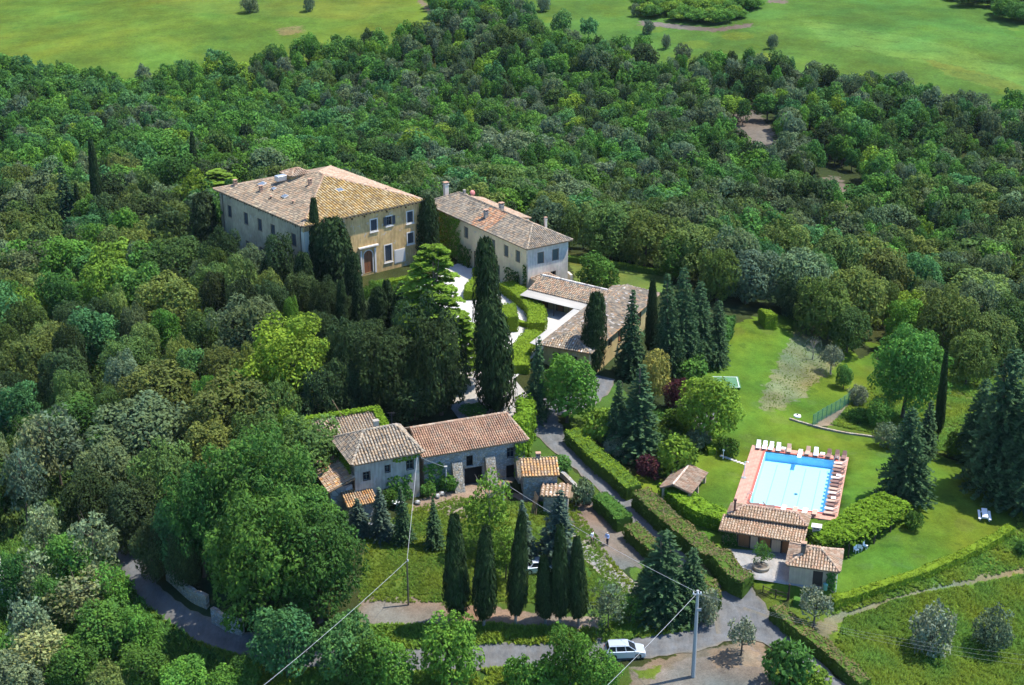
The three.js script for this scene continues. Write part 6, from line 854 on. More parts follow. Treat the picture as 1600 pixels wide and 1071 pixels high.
{
  const R = rng(900), spots = [];
  const sp = 5.6;
  for (let gz = -136; gz > -760; gz -= sp * 0.9) for (let gx = -240; gx < 240; gx += sp) {
    const x = gx + (R() - 0.5) * sp * 0.9 + (Math.round(gz / sp) % 2) * sp / 2, z = gz + (R() - 0.5) * sp * 0.9, r1 = R(), r2 = R(), r3 = R(), y = height(x, z), p = V(x, y, z), [u, v] = seenAt(p);
    if (u < -110 || u > 1710 || v < -60 || !inside(WOOD, u, v) || (CLEAR.some((c) => inside(c, u, v)) && r1 < 0.86)) continue;
    if (PITS.some((q) => { const dx = x - q.x, dz = z - q.z, a = dx * q.c - dz * q.s, b = -dx * q.s - dz * q.c; return a > -q.e && a < q.w + q.e && b > -q.e && b < q.d + q.e; })) continue;
    const n1 = N2(x / 38 + 7, z / 38), n2 = N2b(x / 22, z / 22), big = v > 330 ? 1.1 : 1, w = (4.2 + 5.2 * r2 * r2 + 0.9 * n2) * big, h = (6.2 + 3.6 * r3 + 1.6 * r2) * (1 + 0.14 * n2);
    if (N2b(x / 11 + 80, z / 11) > 0.72) continue;
    if (standing.some(([a, b, q]) => (a - x) ** 2 + (b - z) ** 2 < (q * 0.8 + w * 0.3) ** 2)) continue;
    const leftTop = u < 520 && v < 300, right = u > 1000, near = v > 330;
    let pHolm = near ? 0.72 : leftTop ? 0.12 : right ? 0.48 : 0.42; pHolm += 0.28 * n1;
    const holm = r1 < pHolm, k = R();
    const m = holm ? (k < 0.28 ? 'holmGrey' : k < 0.55 ? 'holm' : k < 0.72 ? 'holmDark' : near ? 'holmOlive' : 'greyGreen') : (k < 0.3 ? 'oak' : k < 0.5 ? 'oakBright' : k < 0.7 ? 'oakBlue' : k < 0.96 ? 'oakDeep' : 'lime');
    spots.push({ p, w, h, holm, m, u, v, d: depthOf(p), inView: u > -30 && u < 1630 && v > -10 });
  }
  spots.sort((a, b) => a.d - b.d);
  const count = { true: 0, false: 0 }, rest = [];
  for (const s of spots) {
    if (!s.inView || count[s.holm] >= 235) { rest.push(s); continue; }
    count[s.holm]++;
    const place = s.u < 330 ? (s.v > 300 ? 'the left wood' : 'the far wood') : s.u < 900 ? 'the wood behind' : 'the right wood', near = s.d < 250;
    plant(near ? (s.holm ? 'holm' : 'leafy') : s.holm ? 'farHolm' : 'farLeafy', s.holm ? 'holm_oak' : 'oak_tree', G[s.m], s.p, s.w, s.h, spotLabel(looks[s.m], s.holm ? 'holm oak' : 'oak', place, s.p, s.h), 'tree', s.holm ? 'holm oaks of the wood' : 'oaks of the wood');
  }
  // the rest of the far wood
  const q = new THREE.Quaternion(), up = V(0, 1, 0), col = new THREE.Color(), base = leafMat(1, 1, 1), kinds = [...proto.farLeafy.map((g) => [false, g]), ...proto.farHolm.map((g) => [true, g])];
  const lists = kinds.map(() => []); rest.forEach((s, i) => { const c = kinds.map((k, j) => j).filter((j) => kinds[j][0] === s.holm); lists[c[i % c.length]].push(s); });
  const wood = new THREE.Group(); wood.name = 'far_wood'; wood.userData = { label: 'mixed wood of small oaks and holm oaks filling the valley behind', category: 'wood', kind: 'stuff' }; scene.add(wood);
  kinds.forEach(([, g], j) => { if (!lists[j].length) return; const im = new THREE.InstancedMesh(g.crown, base, lists[j].length), it = new THREE.InstancedMesh(g.trunk, bark, lists[j].length); im.name = 'crowns'; it.name = 'trunks'; im.userData.kind = it.userData.kind = 'stuff'; lists[j].forEach((s, i) => { q.setFromAxisAngle(up, i * 2.4); const M = new THREE.Matrix4().compose(s.p, q, V(s.w / g.w * (1 + 0.15 * Math.sin(i)), s.h / g.H, s.w / g.w * (1 - 0.15 * Math.sin(i)))); im.setMatrixAt(i, M); it.setMatrixAt(i, M); const f = 0.8 + 0.45 * ((i * 0.618) % 1), wv = 0.2 * (((i * 0.379) % 1) - 0.5); im.setColorAt(i, col.copy(G[s.m].color).multiplyScalar(f)); col.r *= 1 + wv; im.setColorAt(i, col); }); im.castShadow = im.receiveShadow = true; wood.add(im, it); });
  console.log('wood', spots.length, JSON.stringify(count), 'rest', rest.length, 'standing', standing.length, Object.entries(proto).map(([k, v]) => k + ':' + v.map((q) => q.leaves)).join(' '));
}
{ // two thickets at the far edge of the fields
  const R = rng(950), make = (name, label, list, mats2) => { const L = [new Leaves(951), new Leaves(952)]; };
  const clump = (name, label, poly, n, ms, w, h) => { const q = new THREE.Quaternion(), up = V(0, 1, 0), col = new THREE.Color(), g = proto.farLeafy[1], im = new THREE.InstancedMesh(g.crown, leafMat(1, 1, 1), n), xs = poly.map((p) => p[0]), ys = poly.map((p) => p[1]); let i = 0, guard = 0; while (i < n && guard++ < 5000) { const u = lerp(Math.min(...xs), Math.max(...xs), R()), v = lerp(Math.min(...ys), Math.max(...ys), R()); if (!inside(poly, u, v)) continue; const p = ground(u, v); im.setMatrixAt(i, new THREE.Matrix4().compose(p, q.setFromAxisAngle(up, R() * 6), V(w * (0.7 + 0.6 * R()) / g.w, h * (0.6 + 0.6 * R()) / g.H, w / g.w))); im.setColorAt(i++, col.copy(G[ms[Math.floor(R() * ms.length)]].color)); } im.count = i; im.name = name; tag(im, label, 'thicket'); im.userData.kind = 'stuff'; scene.add(im); };
  clump('far_thicket', 'yellow-green thicket in a dip of the far field', [[975, -30], [1180, -30], [1178, 30], [1120, 40], [1010, 28]], 200, ['lime', 'oakBright', 'oak'], 8, 5);
  clump('far_thicket', 'dark thicket in the upper right corner of the far field', [[1480, -60], [1760, -60], [1760, 60], [1600, 42], [1530, 22], [1485, -2]], 260, ['oakDeep', 'oak', 'holm'], 9, 7);
}
// ---------------------------------------------------------------- hedges, topiary and creepers
// A clipped hedge: a dense twiggy core inside a coat of small leaves.
function hedge(px, w, h, mat, label, { topMat, leaf = 0.13, name = 'hedge', cat = 'hedge', dens = 26, round = 0.25, wave = 0.17, lift = 0, ends = true } = {}) {
  const pts = px.map(([u, v]) => ground(u, v)), c = new THREE.CatmullRomCurve3(pts), len = c.getLength(), root = thing(name, label, cat), R = rng(Math.round(px[0][0] * 7 + px[0][1])), S = new Leaves(Math.round(px[0][0] + px[0][1] * 3)), Tp = new Leaves(4 + Math.round(px[0][0]));
  const at = (k, a, y) => { const p = c.getPointAt(clamp(k, 0, 1)), t = c.getTangentAt(clamp(k, 0, 1)), s = V(-t.z, 0, t.x).normalize(), b = (k < 0 ? k : k > 1 ? k - 1 : 0) * len; const q = p.clone().addScaledVector(s, a).addScaledVector(t, b); q.y = height(p.x, p.z) + lift + y; return [q, s, t]; };
  const n = Math.ceil(len / 0.7), pos = [], idx = [], ring = [[-0.5, 0], [-0.5, 1], [0.5, 1], [0.5, 0]];
  for (let i = 0; i <= n; i++) { ring.forEach(([a, y]) => { const [q] = at(i / n, a * w * 0.86, y ? h * 0.93 : -0.3); pos.push(q.x, q.y, q.z); }); if (i) for (let r = 0; r < 3; r++) { const o = i * 4 + r; idx.push(o - 4, o, o + 1, o - 4, o + 1, o - 3); } if (i === 0 || i === n) { const o = i * 4; idx.push(...(i ? [o, o + 2, o + 1, o, o + 3, o + 2] : [o, o + 1, o + 2, o, o + 2, o + 3])); } }
  const g0 = new THREE.BufferGeometry(); g0.setAttribute('position', new THREE.Float32BufferAttribute(pos, 3)); g0.setIndex(idx); const g = g0.toNonIndexed(); g.computeVertexNormals();
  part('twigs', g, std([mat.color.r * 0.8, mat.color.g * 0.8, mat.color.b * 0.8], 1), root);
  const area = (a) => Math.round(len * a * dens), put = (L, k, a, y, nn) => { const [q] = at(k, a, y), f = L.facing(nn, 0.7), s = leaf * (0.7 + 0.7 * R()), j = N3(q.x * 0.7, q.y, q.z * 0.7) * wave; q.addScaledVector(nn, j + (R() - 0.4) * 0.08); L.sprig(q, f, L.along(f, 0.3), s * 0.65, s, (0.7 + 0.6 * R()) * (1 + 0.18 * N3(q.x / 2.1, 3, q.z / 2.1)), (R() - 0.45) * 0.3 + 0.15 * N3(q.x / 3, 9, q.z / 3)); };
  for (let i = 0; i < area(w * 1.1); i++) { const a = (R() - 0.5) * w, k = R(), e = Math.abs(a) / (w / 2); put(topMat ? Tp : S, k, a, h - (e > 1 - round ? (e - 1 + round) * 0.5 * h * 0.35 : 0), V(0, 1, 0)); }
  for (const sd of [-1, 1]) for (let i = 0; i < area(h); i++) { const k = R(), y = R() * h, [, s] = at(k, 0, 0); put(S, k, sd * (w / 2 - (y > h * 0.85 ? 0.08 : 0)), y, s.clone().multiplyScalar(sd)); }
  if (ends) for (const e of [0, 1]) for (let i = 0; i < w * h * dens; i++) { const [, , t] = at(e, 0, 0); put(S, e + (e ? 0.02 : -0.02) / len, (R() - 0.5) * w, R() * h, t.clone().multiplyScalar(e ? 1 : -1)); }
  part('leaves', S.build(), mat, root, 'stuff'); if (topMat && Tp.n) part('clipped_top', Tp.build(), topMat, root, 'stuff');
  return root;
}
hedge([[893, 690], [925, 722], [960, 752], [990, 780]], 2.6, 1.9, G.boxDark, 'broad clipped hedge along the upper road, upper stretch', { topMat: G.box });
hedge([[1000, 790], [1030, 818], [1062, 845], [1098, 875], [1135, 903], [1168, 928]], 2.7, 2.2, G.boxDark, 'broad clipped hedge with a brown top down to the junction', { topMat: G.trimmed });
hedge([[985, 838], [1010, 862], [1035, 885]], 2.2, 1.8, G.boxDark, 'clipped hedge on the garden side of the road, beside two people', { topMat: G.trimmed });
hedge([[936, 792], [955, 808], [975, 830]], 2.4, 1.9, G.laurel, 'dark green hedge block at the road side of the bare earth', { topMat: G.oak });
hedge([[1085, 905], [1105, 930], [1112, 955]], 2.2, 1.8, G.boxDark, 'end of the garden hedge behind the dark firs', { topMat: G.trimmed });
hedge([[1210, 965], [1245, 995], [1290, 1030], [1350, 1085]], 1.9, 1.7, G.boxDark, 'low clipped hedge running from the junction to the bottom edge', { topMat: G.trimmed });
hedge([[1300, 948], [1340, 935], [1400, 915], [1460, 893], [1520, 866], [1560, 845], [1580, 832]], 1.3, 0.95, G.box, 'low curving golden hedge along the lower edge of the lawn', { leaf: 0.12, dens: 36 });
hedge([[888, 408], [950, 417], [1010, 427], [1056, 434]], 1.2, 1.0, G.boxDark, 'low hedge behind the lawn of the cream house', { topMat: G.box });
hedge([[735, 470], [738, 458], [748, 448]], 2.2, 1.7, G.box, 'short topiary hedge left of the tall courtyard cypress');
hedge([[790, 455], [815, 472], [838, 497], [838, 520]], 3.0, 1.7, G.box, 'broad curved topiary hedge round the courtyard, upper arm');
hedge([[836, 530], [822, 545], [812, 562], [812, 585]], 3.0, 1.5, G.box, 'broad curved topiary hedge round the courtyard, lower arm');
hedge([[793, 500], [797, 520]], 2.6, 2.8, G.box, 'tall rounded topiary block just right of the courtyard cypresses');
hedge([[745, 430], [752, 440]], 1.6, 1.4, G.box, 'small topiary ball behind the courtyard cypress');
hedge([[808, 507], [824, 512]], 1.0, 0.8, G.box, 'low box hedge inside the curved topiary');
hedge([[1190, 508], [1208, 510]], 3.0, 2.5, G.box, 'clipped green garden hut shape at the head of the upper lawn', { name: 'topiary', cat: 'topiary', round: 0.6 });
hedge([[1046, 770], [1066, 790], [1100, 812], [1136, 826]], 3.2, 1.7, G.ivy, 'broad leafy ivy hedge between the tiled shelter and changing rooms', { leaf: 0.17, wave: 0.2 });
hedge([[1046, 664], [1070, 676], [1096, 690], [1112, 712]], 1.0, 0.9, G.box, 'curved low hedge round the garden bed', {});
hedge([[1118, 860], [1128, 880]], 1.0, 0.9, G.lime, 'small light hedge at the patio corner');
hedge([[1140, 515], [1128, 540], [1112, 570]], 1.6, 2.4, G.oakDeep, 'dark shrub row between the firs and the upper lawn', { leaf: 0.2, wave: 0.35, name: 'shrub_row', cat: 'shrubs' });
hedge([[1240, 944], [1262, 948]], 1.0, 0.8, G.oak, 'little green hedge behind the silvery olive');
hedge([[580, 452], [615, 446], [650, 438]], 1.2, 1.1, G.box, 'bright low hedge along the foot of the villa front');
hedge([[806, 706], [818, 694], [822, 676], [818, 664]], 2.2, 4.3, G.ivy, 'tall ivy mass wrapping the right end of the barn', { leaf: 0.2, wave: 0.4, name: 'ivy', cat: 'ivy' });
// The ivy pergola: posts, a leafy roof with hanging edges
{
  const root = thing('ivy_pergola', 'long pergola roofed with thick bright ivy beside the pool lawn', 'pergola'), S = new Leaves(1200), R = rng(1201), y0 = 2.7;
  const c = new THREE.CatmullRomCurve3([onLevel(1268, 838, 5.7), onLevel(1320, 828, 5.7), onLevel(1362, 800, 5.7), onLevel(1402, 778, 5.7)]), w = [3.0, 4.6, 5.4, 4.4];
  const pt = (k, a) => { const p = c.getPoint(k), t = c.getTangent(k), f = k * 3, i = Math.min(2, Math.floor(f)), ww = lerp(w[i], w[i + 1], f - i); return [p.addScaledVector(V(-t.z, 0, t.x).normalize(), a * ww), ww]; };
  for (let i = 0; i < 7000; i++) { const k = R(), a = R() - 0.5, [p] = pt(k, a), e = Math.abs(a) * 2, edge = Math.min(1, (1 - e) * 3, k * 12 + 0.2, (1 - k) * 12 + 0.2), y = (e > 0.93 || k < 0.02 || k > 0.98) ? -R() * 0.9 : 0.32 * edge + 0.2 * N2(p.x * 0.8, p.z * 0.8) + (R() - 0.5) * 0.14, nn = S.facing(V(0, 1, 0), 0.8), s = 0.16 + 0.12 * R(); S.sprig(V(p.x, p.y + y, p.z), nn, S.along(nn, -0.3), s * 0.75, s, 0.7 + 0.6 * R(), (R() - 0.4) * 0.3); }
  part('ivy_leaves', S.build(), G.ivy, root, 'stuff');
  const slab = []; for (let i = 0; i < 10; i++) { const [a] = pt(i / 10, -0.46), [b] = pt(i / 10, 0.46), [d] = pt((i + 1) / 10, 0.46), [e] = pt((i + 1) / 10, -0.46); for (const q of [a, b, d, a, d, e]) slab.push(q.x, q.y - 0.02, q.z); } const g = new THREE.BufferGeometry(); g.setAttribute('position', new THREE.Float32BufferAttribute(slab, 3)); g.computeVertexNormals(); part('twigs', g, std([0.06, 0.08, 0.02], 1, { side: THREE.DoubleSide }), root);
  for (const k of [0.04, 0.28, 0.5, 0.72, 0.96]) for (const a of [-0.44, 0.44]) { const [p] = pt(k, a), y = height(p.x, p.z); part('post', rod(V(p.x, y - 0.2, p.z), p, 0.1), mats.darkWood, root); }
  const cp = onLevel(1279, 852, 5), ch = thing('barbecue_chimney', 'grey stone chimney block between the pergola and pump house', 'chimney', cp.x, 2.9, cp.z - 1.6, -16 * RAD); part('shaft', box(0.9, 3.5, 0.8, 0, 1.7, 0), mats.greyPlaster, ch); part('cap', [box(1.2, 0.1, 1.0, 0, 3.75, 0), box(0.1, 0.3, 0.8, -0.4, 3.58, 0), box(0.1, 0.3, 0.8, 0.4, 3.58, 0)], mats.trim, ch);
}
// Creepers on walls: leaves hugging a wall between two points, ragged outline
function creeper(label, a, b, y0, y1, mat, seed, { dens = 30, leaf = 0.16, ragged = 0.5, thick = 0.25, name = 'creeper', top } = {}) {
  const root = thing(name, label, 'ivy'), L = new Leaves(seed), R = rng(seed), d = b.clone().sub(a), len = d.length(), t = d.clone().normalize(), n = V(-t.z, 0, t.x);
  for (let i = 0; i < len * (y1 - y0) * dens; i++) { const k = R(), y = lerp(y0, y1, R()), f = N2(k * len * 0.8 + seed, y * 0.8) * ragged, e = Math.min(k * 4, (1 - k) * 4, (y1 - y) * 1.2 + (top ?? 0.1)); if (e < f) continue; const p = a.clone().addScaledVector(t, k * len).addScaledVector(n, thick * (0.3 + 0.7 * R()) + 0.1).setY(y), nn = L.facing(n.clone().add(V(0, 0.4, 0)).normalize(), 0.6), s = leaf * (0.7 + 0.7 * R()); L.sprig(p, nn, L.along(nn, -0.6), s * 0.75, s, 0.7 + 0.6 * R(), (R() - 0.5) * 0.4); }
  part('leaves', L.build(), mat, root, 'stuff');
}
const loc = (x, z, turn, a, b) => { const c = Math.cos(turn * RAD), s = Math.sin(turn * RAD); return V(x + a * c + b * s, 0, z - a * s + b * c); };
const house = (a, b) => loc(2.6, -220.2, 34, a, b), farm = (a, b) => loc(-19, -152, 24, a, b), barn = (a, b) => loc(-10.9, -156.3, 21, a, b), shed = (a, b) => loc(-24.6, -159.4, 20, a, b), pump = (a, b) => loc(onLevel(1232, 884, 5.4).x + 0.25, onLevel(1232, 884, 5.4).z - 0.35, -16, a, b), rooms = (a, b) => loc(25.2, -148.2, -18.5, a, b);
creeper('bright ivy covering the far half of the cream house', house(0, -31.8), house(0, -20.5), 9.3, 16.9, G.ivy, 1301, { ragged: 0.9, thick: 0.5, dens: 26, leaf: 0.2 });
creeper('dark climbing shrub at the foot of the cream house door', house(0, -20.5), house(0, -16.5), 9, 12.6, G.laurel, 1302, { thick: 1.2, ragged: 0.8, leaf: 0.2 });
creeper('dark climber on the near end of the cream house', house(0, -6.2), house(0, -1.6), 9, 12.4, G.laurel, 1303, { thick: 0.7, ragged: 1 });
creeper('thin climber at the near corner of the cream house', house(0, -1.2), house(0, -0.1), 9, 14, G.laurel, 1304, { thick: 0.3, ragged: 0.6 });
creeper('green creeper over the farmhouse front', farm(4, 0), farm(7.2, 0), 5.4, 9.2, G.oak, 1305, { ragged: 0.7, dens: 36 });
creeper('green creeper where the farmhouse meets the barn', barn(-0.2, 0), barn(2.6, 0), 5.6, 9.6, G.oak, 1306, { ragged: 0.8, dens: 30 });
creeper('thin ivy fringe under the farmhouse eave', farm(4.8, 0.05), farm(8.3, 0.05), 11, 11.75, G.ivy, 1307, { ragged: 0.5, thick: 0.1 });
creeper('bright ivy wrapping the right end of the barn', barn(11.9, 0), barn(13.5, 0), 5.6, 10.4, G.ivy, 1308, { thick: 0.6, ragged: 0.4, leaf: 0.2, dens: 44 }); creeper('bright ivy on the gable side of the barn', barn(13.5, 0), barn(13.5, -6.5), 5.8, 10.6, G.ivy, 1309, { thick: 0.9, ragged: 0.6, leaf: 0.2, dens: 34 });
creeper('ivy sheet on the front of the flat shed', shed(-0.1, 0), shed(9.3, 0), 6, 11.2, G.ivy, 1310, { ragged: 0.15, dens: 34, top: 0.4 }); creeper('ivy sheet on the left side of the flat shed', shed(0, -5.8), shed(0, 0), 6, 11.3, G.ivy, 1311, { ragged: 0.2, dens: 34, top: 0.4 });
creeper('ivy on the left wall of the farmhouse', farm(0, -7.4), farm(0, -0.4), 9.6, 11.9, G.ivy, 1315, { ragged: 0.3, dens: 34, thick: 0.3, top: 0.5 });
creeper('ivy on the right end of the pump house', pump(4.2, 0), pump(5.3, 0), 2.9, 5.3, G.oak, 1312, { ragged: 0.4, thick: 0.35, dens: 44 }); creeper('dark ivy at the left end of the changing rooms', rooms(-0.1, 0), rooms(1.9, 0), 3, 5.2, G.laurel, 1313, { ragged: 0.3, thick: 0.4, dens: 44 }); creeper('ivy on the right post of the changing rooms', rooms(8.8, 0), rooms(9.6, 0), 3, 5.2, G.oak, 1314, { ragged: 0.3, thick: 0.3, dens: 44 });
{ // ivy lying over the roof edges of the flat shed
  const L = new Leaves(1320), R = rng(1321), edge = [[-0.2, 0.2, 5.5], [9.4, 0.2, 5.5], [9.4, -6, 6.4], [-0.2, -6, 6.4], [-0.2, 0.2, 5.5]]; for (let i = 0; i < 3200; i++) { const s = Math.floor(R() * 4), k = R(), a = edge[s], b = edge[s + 1], p = shed(lerp(a[0], b[0], k) + (R() - 0.5) * 1.1, lerp(a[1], b[1], k) + (R() - 0.5) * 1.1), nn = L.facing(V(0, 1, 0), 0.7); p.y = 5.2 + lerp(a[2], b[2], k) + 0.1 + 0.35 * R(); L.sprig(p, nn, L.along(nn, 0), 0.12, 0.16, 0.7 + 0.6 * R(), 0.1); }
  part('leaves', L.build(), G.ivy, thing('creeper', 'ivy rim along the edges of the flat shed roof', 'ivy'), 'stuff');
}
// ---------------------------------------------------------------- grass and undergrowth
function tufts(name, label, polys, n, mat, hgt, wid, seed, cat = 'grass', sparse = -0.8) {
  const R = rng(seed), L = new Leaves(seed); for (let i = 0; i < 7; i++) { const a = R() * 6.283, nn = V(Math.cos(a), 1.1, Math.sin(a)).normalize(); L.sprig(V((R() - 0.5) * wid, hgt * 0.4, (R() - 0.5) * wid), nn, V(-Math.cos(a), 0.8, -Math.sin(a)).normalize(), wid * 0.2, hgt * (0.4 + 0.3 * R()), 0.7 + 0.6 * R(), (R() - 0.5) * 0.4); }
  const im = new THREE.InstancedMesh(L.build(), mat, n), q = new THREE.Quaternion(), up = V(0, 1, 0), col = new THREE.Color(); let i = 0;
  const W = polys.map((p) => { const w = pxPoly(p), xs = w.map((a) => a[0]), zs = w.map((a) => a[1]); return { w, x0: Math.min(...xs), x1: Math.max(...xs), z0: Math.min(...zs), z1: Math.max(...zs) }; }), A = W.map((b) => (b.x1 - b.x0) * (b.z1 - b.z0)), sum = A.reduce((a, b) => a + b); let guard = 0;
  while (i < n && guard++ < n * 8) { let r = R() * sum, k = 0; while (r > A[k]) r -= A[k++]; const b = W[k], x = lerp(b.x0, b.x1, R()), z = lerp(b.z0, b.z1, R()); if (!inside(b.w, x, z)) continue; if (N2(x / 5, z / 5) + 0.6 * N2b(x / 1.7, z / 1.7) < sparse + 0.6 * (R() - 0.5)) continue; const s = 0.6 + 0.8 * R(); im.setMatrixAt(i, new THREE.Matrix4().compose(V(x, land(x, z) + 0.12 * N2(x / 9, z / 9), z), q.setFromAxisAngle(up, R() * 6.283), V(s, s * (0.7 + 0.6 * R()), s))); const f = 0.75 + 0.5 * R(), w = 0.25 * N2(x / 7, z / 7); im.setColorAt(i++, col.setRGB(f * (1 + w), f, f * (1 - w))); }
  im.count = i; im.name = name; im.castShadow = im.receiveShadow = true; tag(im, label, cat); im.userData.kind = 'stuff'; scene.add(im);
}
tufts('meadow_grass', 'rough meadow grass of the lower right field', [[[1320, 968], [1400, 940], [1600, 900], [1680, 1000], [1640, 1110], [1380, 1110], [1305, 1015]]], 26000, G.grass, 0.34, 0.3, 1401);
tufts('verge_grass', 'long grass on the banks by the lower road', [[[150, 915], [215, 945], [300, 1002], [420, 1046], [640, 1052], [940, 1042], [930, 1100], [100, 1110]], [[560, 980], [930, 985], [930, 1005], [640, 1015], [540, 1005]], [[980, 935], [1100, 965], [1080, 985], [940, 1005]]], 26000, G.grass, 0.42, 0.35, 1402);
tufts('garden_grass', 'uneven grass of the farmhouse garden', [GARDEN_PX], 14000, G.grass, 0.2, 0.25, 1403);
tufts('slope_grass', 'rough grass on the slope right of the lawn', [[[1440, 565], [1600, 600], [1600, 890], [1300, 962], [1300, 950], [1450, 906], [1590, 830], [1590, 790], [1520, 722], [1430, 692], [1300, 664], [1345, 612]]], 22000, G.grass, 0.3, 0.3, 1404);
tufts('slope_tufts', 'sparse green tufts in the dry grass of the brown slope', [SLOPE_PX], 1200, G.grass, 0.12, 0.15, 1405);
tufts('undergrowth', 'low green scrub under the trees of the lower left', [[[-60, 860], [150, 840], [215, 940], [300, 1010], [400, 1060], [380, 1120], [-60, 1120]]], 9000, G.oak, 0.9, 0.8, 1406, 'scrub');
tufts('wood_floor', 'low dark scrub on the floor of the left wood', [[[-80, 420], [330, 420], [440, 560], [450, 690], [510, 800], [380, 890], [250, 870], [-80, 850]]], 14000, G.holm, 0.9, 0.9, 1407, 'scrub');
tufts('bed_plants', 'low plants in the bed between the firs and the pool lawn', [[[960, 660], [1040, 640], [1110, 690], [1060, 750], [1000, 740]]], 2500, G.boxDark, 0.4, 0.5, 1408, 'plants');
// ---------------------------------------------------------------- cars
function car(name, label, x, y, z, turn, { len, hgt, estate, paint }) {
  const t = thing(name, label, 'car', x, y, z, turn), W = 1.72, w2 = W / 2, L = len / 2, belt = hgt * 0.58, glass = std([0.02, 0.025, 0.03], 0.12), tyreM = std([0.02, 0.02, 0.02], 0.9), rimM = std([0.55, 0.56, 0.58], 0.35, { metalness: 0.8 });
  const body = new THREE.MeshPhysicalMaterial({ color: new THREE.Color(...paint), roughness: 0.35, metalness: 0.35, clearcoat: 0.8, clearcoatRoughness: 0.1 }), ax = [L * 0.63, -L * 0.6], r = 0.31;
  const s = new THREE.Shape(); s.moveTo(-L, 0.32); s.lineTo(-L + 0.03, 0.62); s.quadraticCurveTo(-L + 0.03, belt, -L + 0.2, belt); s.lineTo(L * 0.5, belt); s.quadraticCurveTo(L * 0.85, belt - 0.06, L - 0.06, belt - 0.26); s.quadraticCurveTo(L, 0.5, L, 0.3); s.lineTo(L - 0.12, 0.2);
  for (const a of ax) { s.lineTo(a + r + 0.07, 0.2); s.absarc(a, 0.3, r + 0.07, -0.26, Math.PI + 0.26, false); } s.lineTo(-L + 0.1, 0.2); s.closePath();
  part('body', new THREE.ExtrudeGeometry(s, { depth: W - 0.16, bevelEnabled: true, bevelSize: 0.05, bevelThickness: 0.08, bevelSegments: 3, curveSegments: 10 }).translate(0, 0, -w2 + 0.08), body, t);
  const back = estate ? -L + 0.12 : -L + 0.75, backT = estate ? -L + 0.42 : -L + 1.25, front = L * 0.6, frontT = L * 0.14, narrow = (g, y0, y1, k) => { const p = g.attributes.position; for (let i = 0; i < p.count; i++) { const f = clamp((p.getY(i) - y0) / (y1 - y0), 0, 1); p.setZ(i, p.getZ(i) * (1 - k * f)); } g.computeVertexNormals(); return g; };
  const c = new THREE.Shape([[back, belt - 0.04], [front, belt - 0.04], [frontT, hgt - 0.06], [backT, hgt - 0.06]].map(([a, b]) => new THREE.Vector2(a, b)));
  const g = part('windows', narrow(new THREE.ExtrudeGeometry(c, { depth: W - 0.2, bevelEnabled: false }).translate(0, 0, -w2 + 0.1), belt, hgt, 0.2), glass, t);
  part('roof', narrow(new RoundedBoxGeometry(frontT - backT + 0.16, 0.1, W - 0.34, 3, 0.05).translate((frontT + backT) / 2, hgt - 0.04, 0), 0, 1, 0.02), body, t);
  const zb = w2 - 0.1, zt = (w2 - 0.1) * 0.82; for (const k of [-1, 1]) for (const [a, b] of [[front, frontT], [back, backT], [L * 0.02, -L * 0.04], ...(estate ? [[-L * 0.48, -L * 0.5]] : [])]) part('pillar', rod(V(a, belt - 0.05, k * zb), V(b, hgt - 0.05, k * zt), a < -L * 0.3 ? 0.1 : 0.05, 0.05, 5), body, t);
  for (const a of ax) for (const k of [-1, 1]) { const wh = part('wheel', new THREE.CylinderGeometry(r, r, 0.2, 20).rotateX(Math.PI / 2).translate(a, r, k * (w2 - 0.1)), tyreM, t); part('rim', new THREE.CylinderGeometry(0.2, 0.2, 0.03, 14).rotateX(Math.PI / 2).translate(a, r, k * (w2 + 0.005)), rimM, wh); }
  for (const k of [-1, 1]) { part('headlight', new RoundedBoxGeometry(0.12, 0.16, 0.34, 2, 0.04).translate(L - 0.05, 0.66, k * 0.6), std([0.7, 0.72, 0.75], 0.1), t); part('tail_light', new RoundedBoxGeometry(0.08, 0.3, 0.16, 2, 0.03).translate(-L + 0.0, 0.75, k * 0.72), std([0.35, 0.02, 0.02], 0.2), t); part('wing_mirror', new RoundedBoxGeometry(0.14, 0.12, 0.2, 2, 0.04).translate(front - 0.28, belt + 0.08, k * (w2 + 0.06)), body, t); part('door_handle', box(0.16, 0.03, 0.03, -L * 0.1, belt - 0.14, k * (w2 + 0.005)), rimM, t); }
  part('bumper', [new RoundedBoxGeometry(0.16, 0.2, W - 0.06, 2, 0.05).translate(L - 0.02, 0.36, 0), new RoundedBoxGeometry(0.16, 0.2, W - 0.06, 2, 0.05).translate(-L + 0.02, 0.4, 0)], body, t); part('number_plate', box(0.02, 0.11, 0.5, L + 0.07, 0.38, 0), mats.white, t);
  if (estate) part('roof_rail', [-1, 1].map((k) => rod(V(frontT - 0.2, hgt + 0.05, k * 0.6), V(backT + 0.1, hgt + 0.05, k * 0.6), 0.02)), rimM, t);
}
{
  const p = ground(976, 1025); car('estate_car', 'silver estate car driving on the lower road near the junction', p.x, p.y + 0.06, p.z, 4 * RAD, { len: 4.3, hgt: 1.6, estate: true, paint: [0.5, 0.55, 0.61] });
  const q = ground(841, 892); car('parked_car', 'silver hatchback parked between the cypress row and the blue-grey spruces', q.x, q.y + 0.02, q.z, 10 * RAD, { len: 3.9, hgt: 1.45, estate: false, paint: [0.62, 0.66, 0.7] });
}
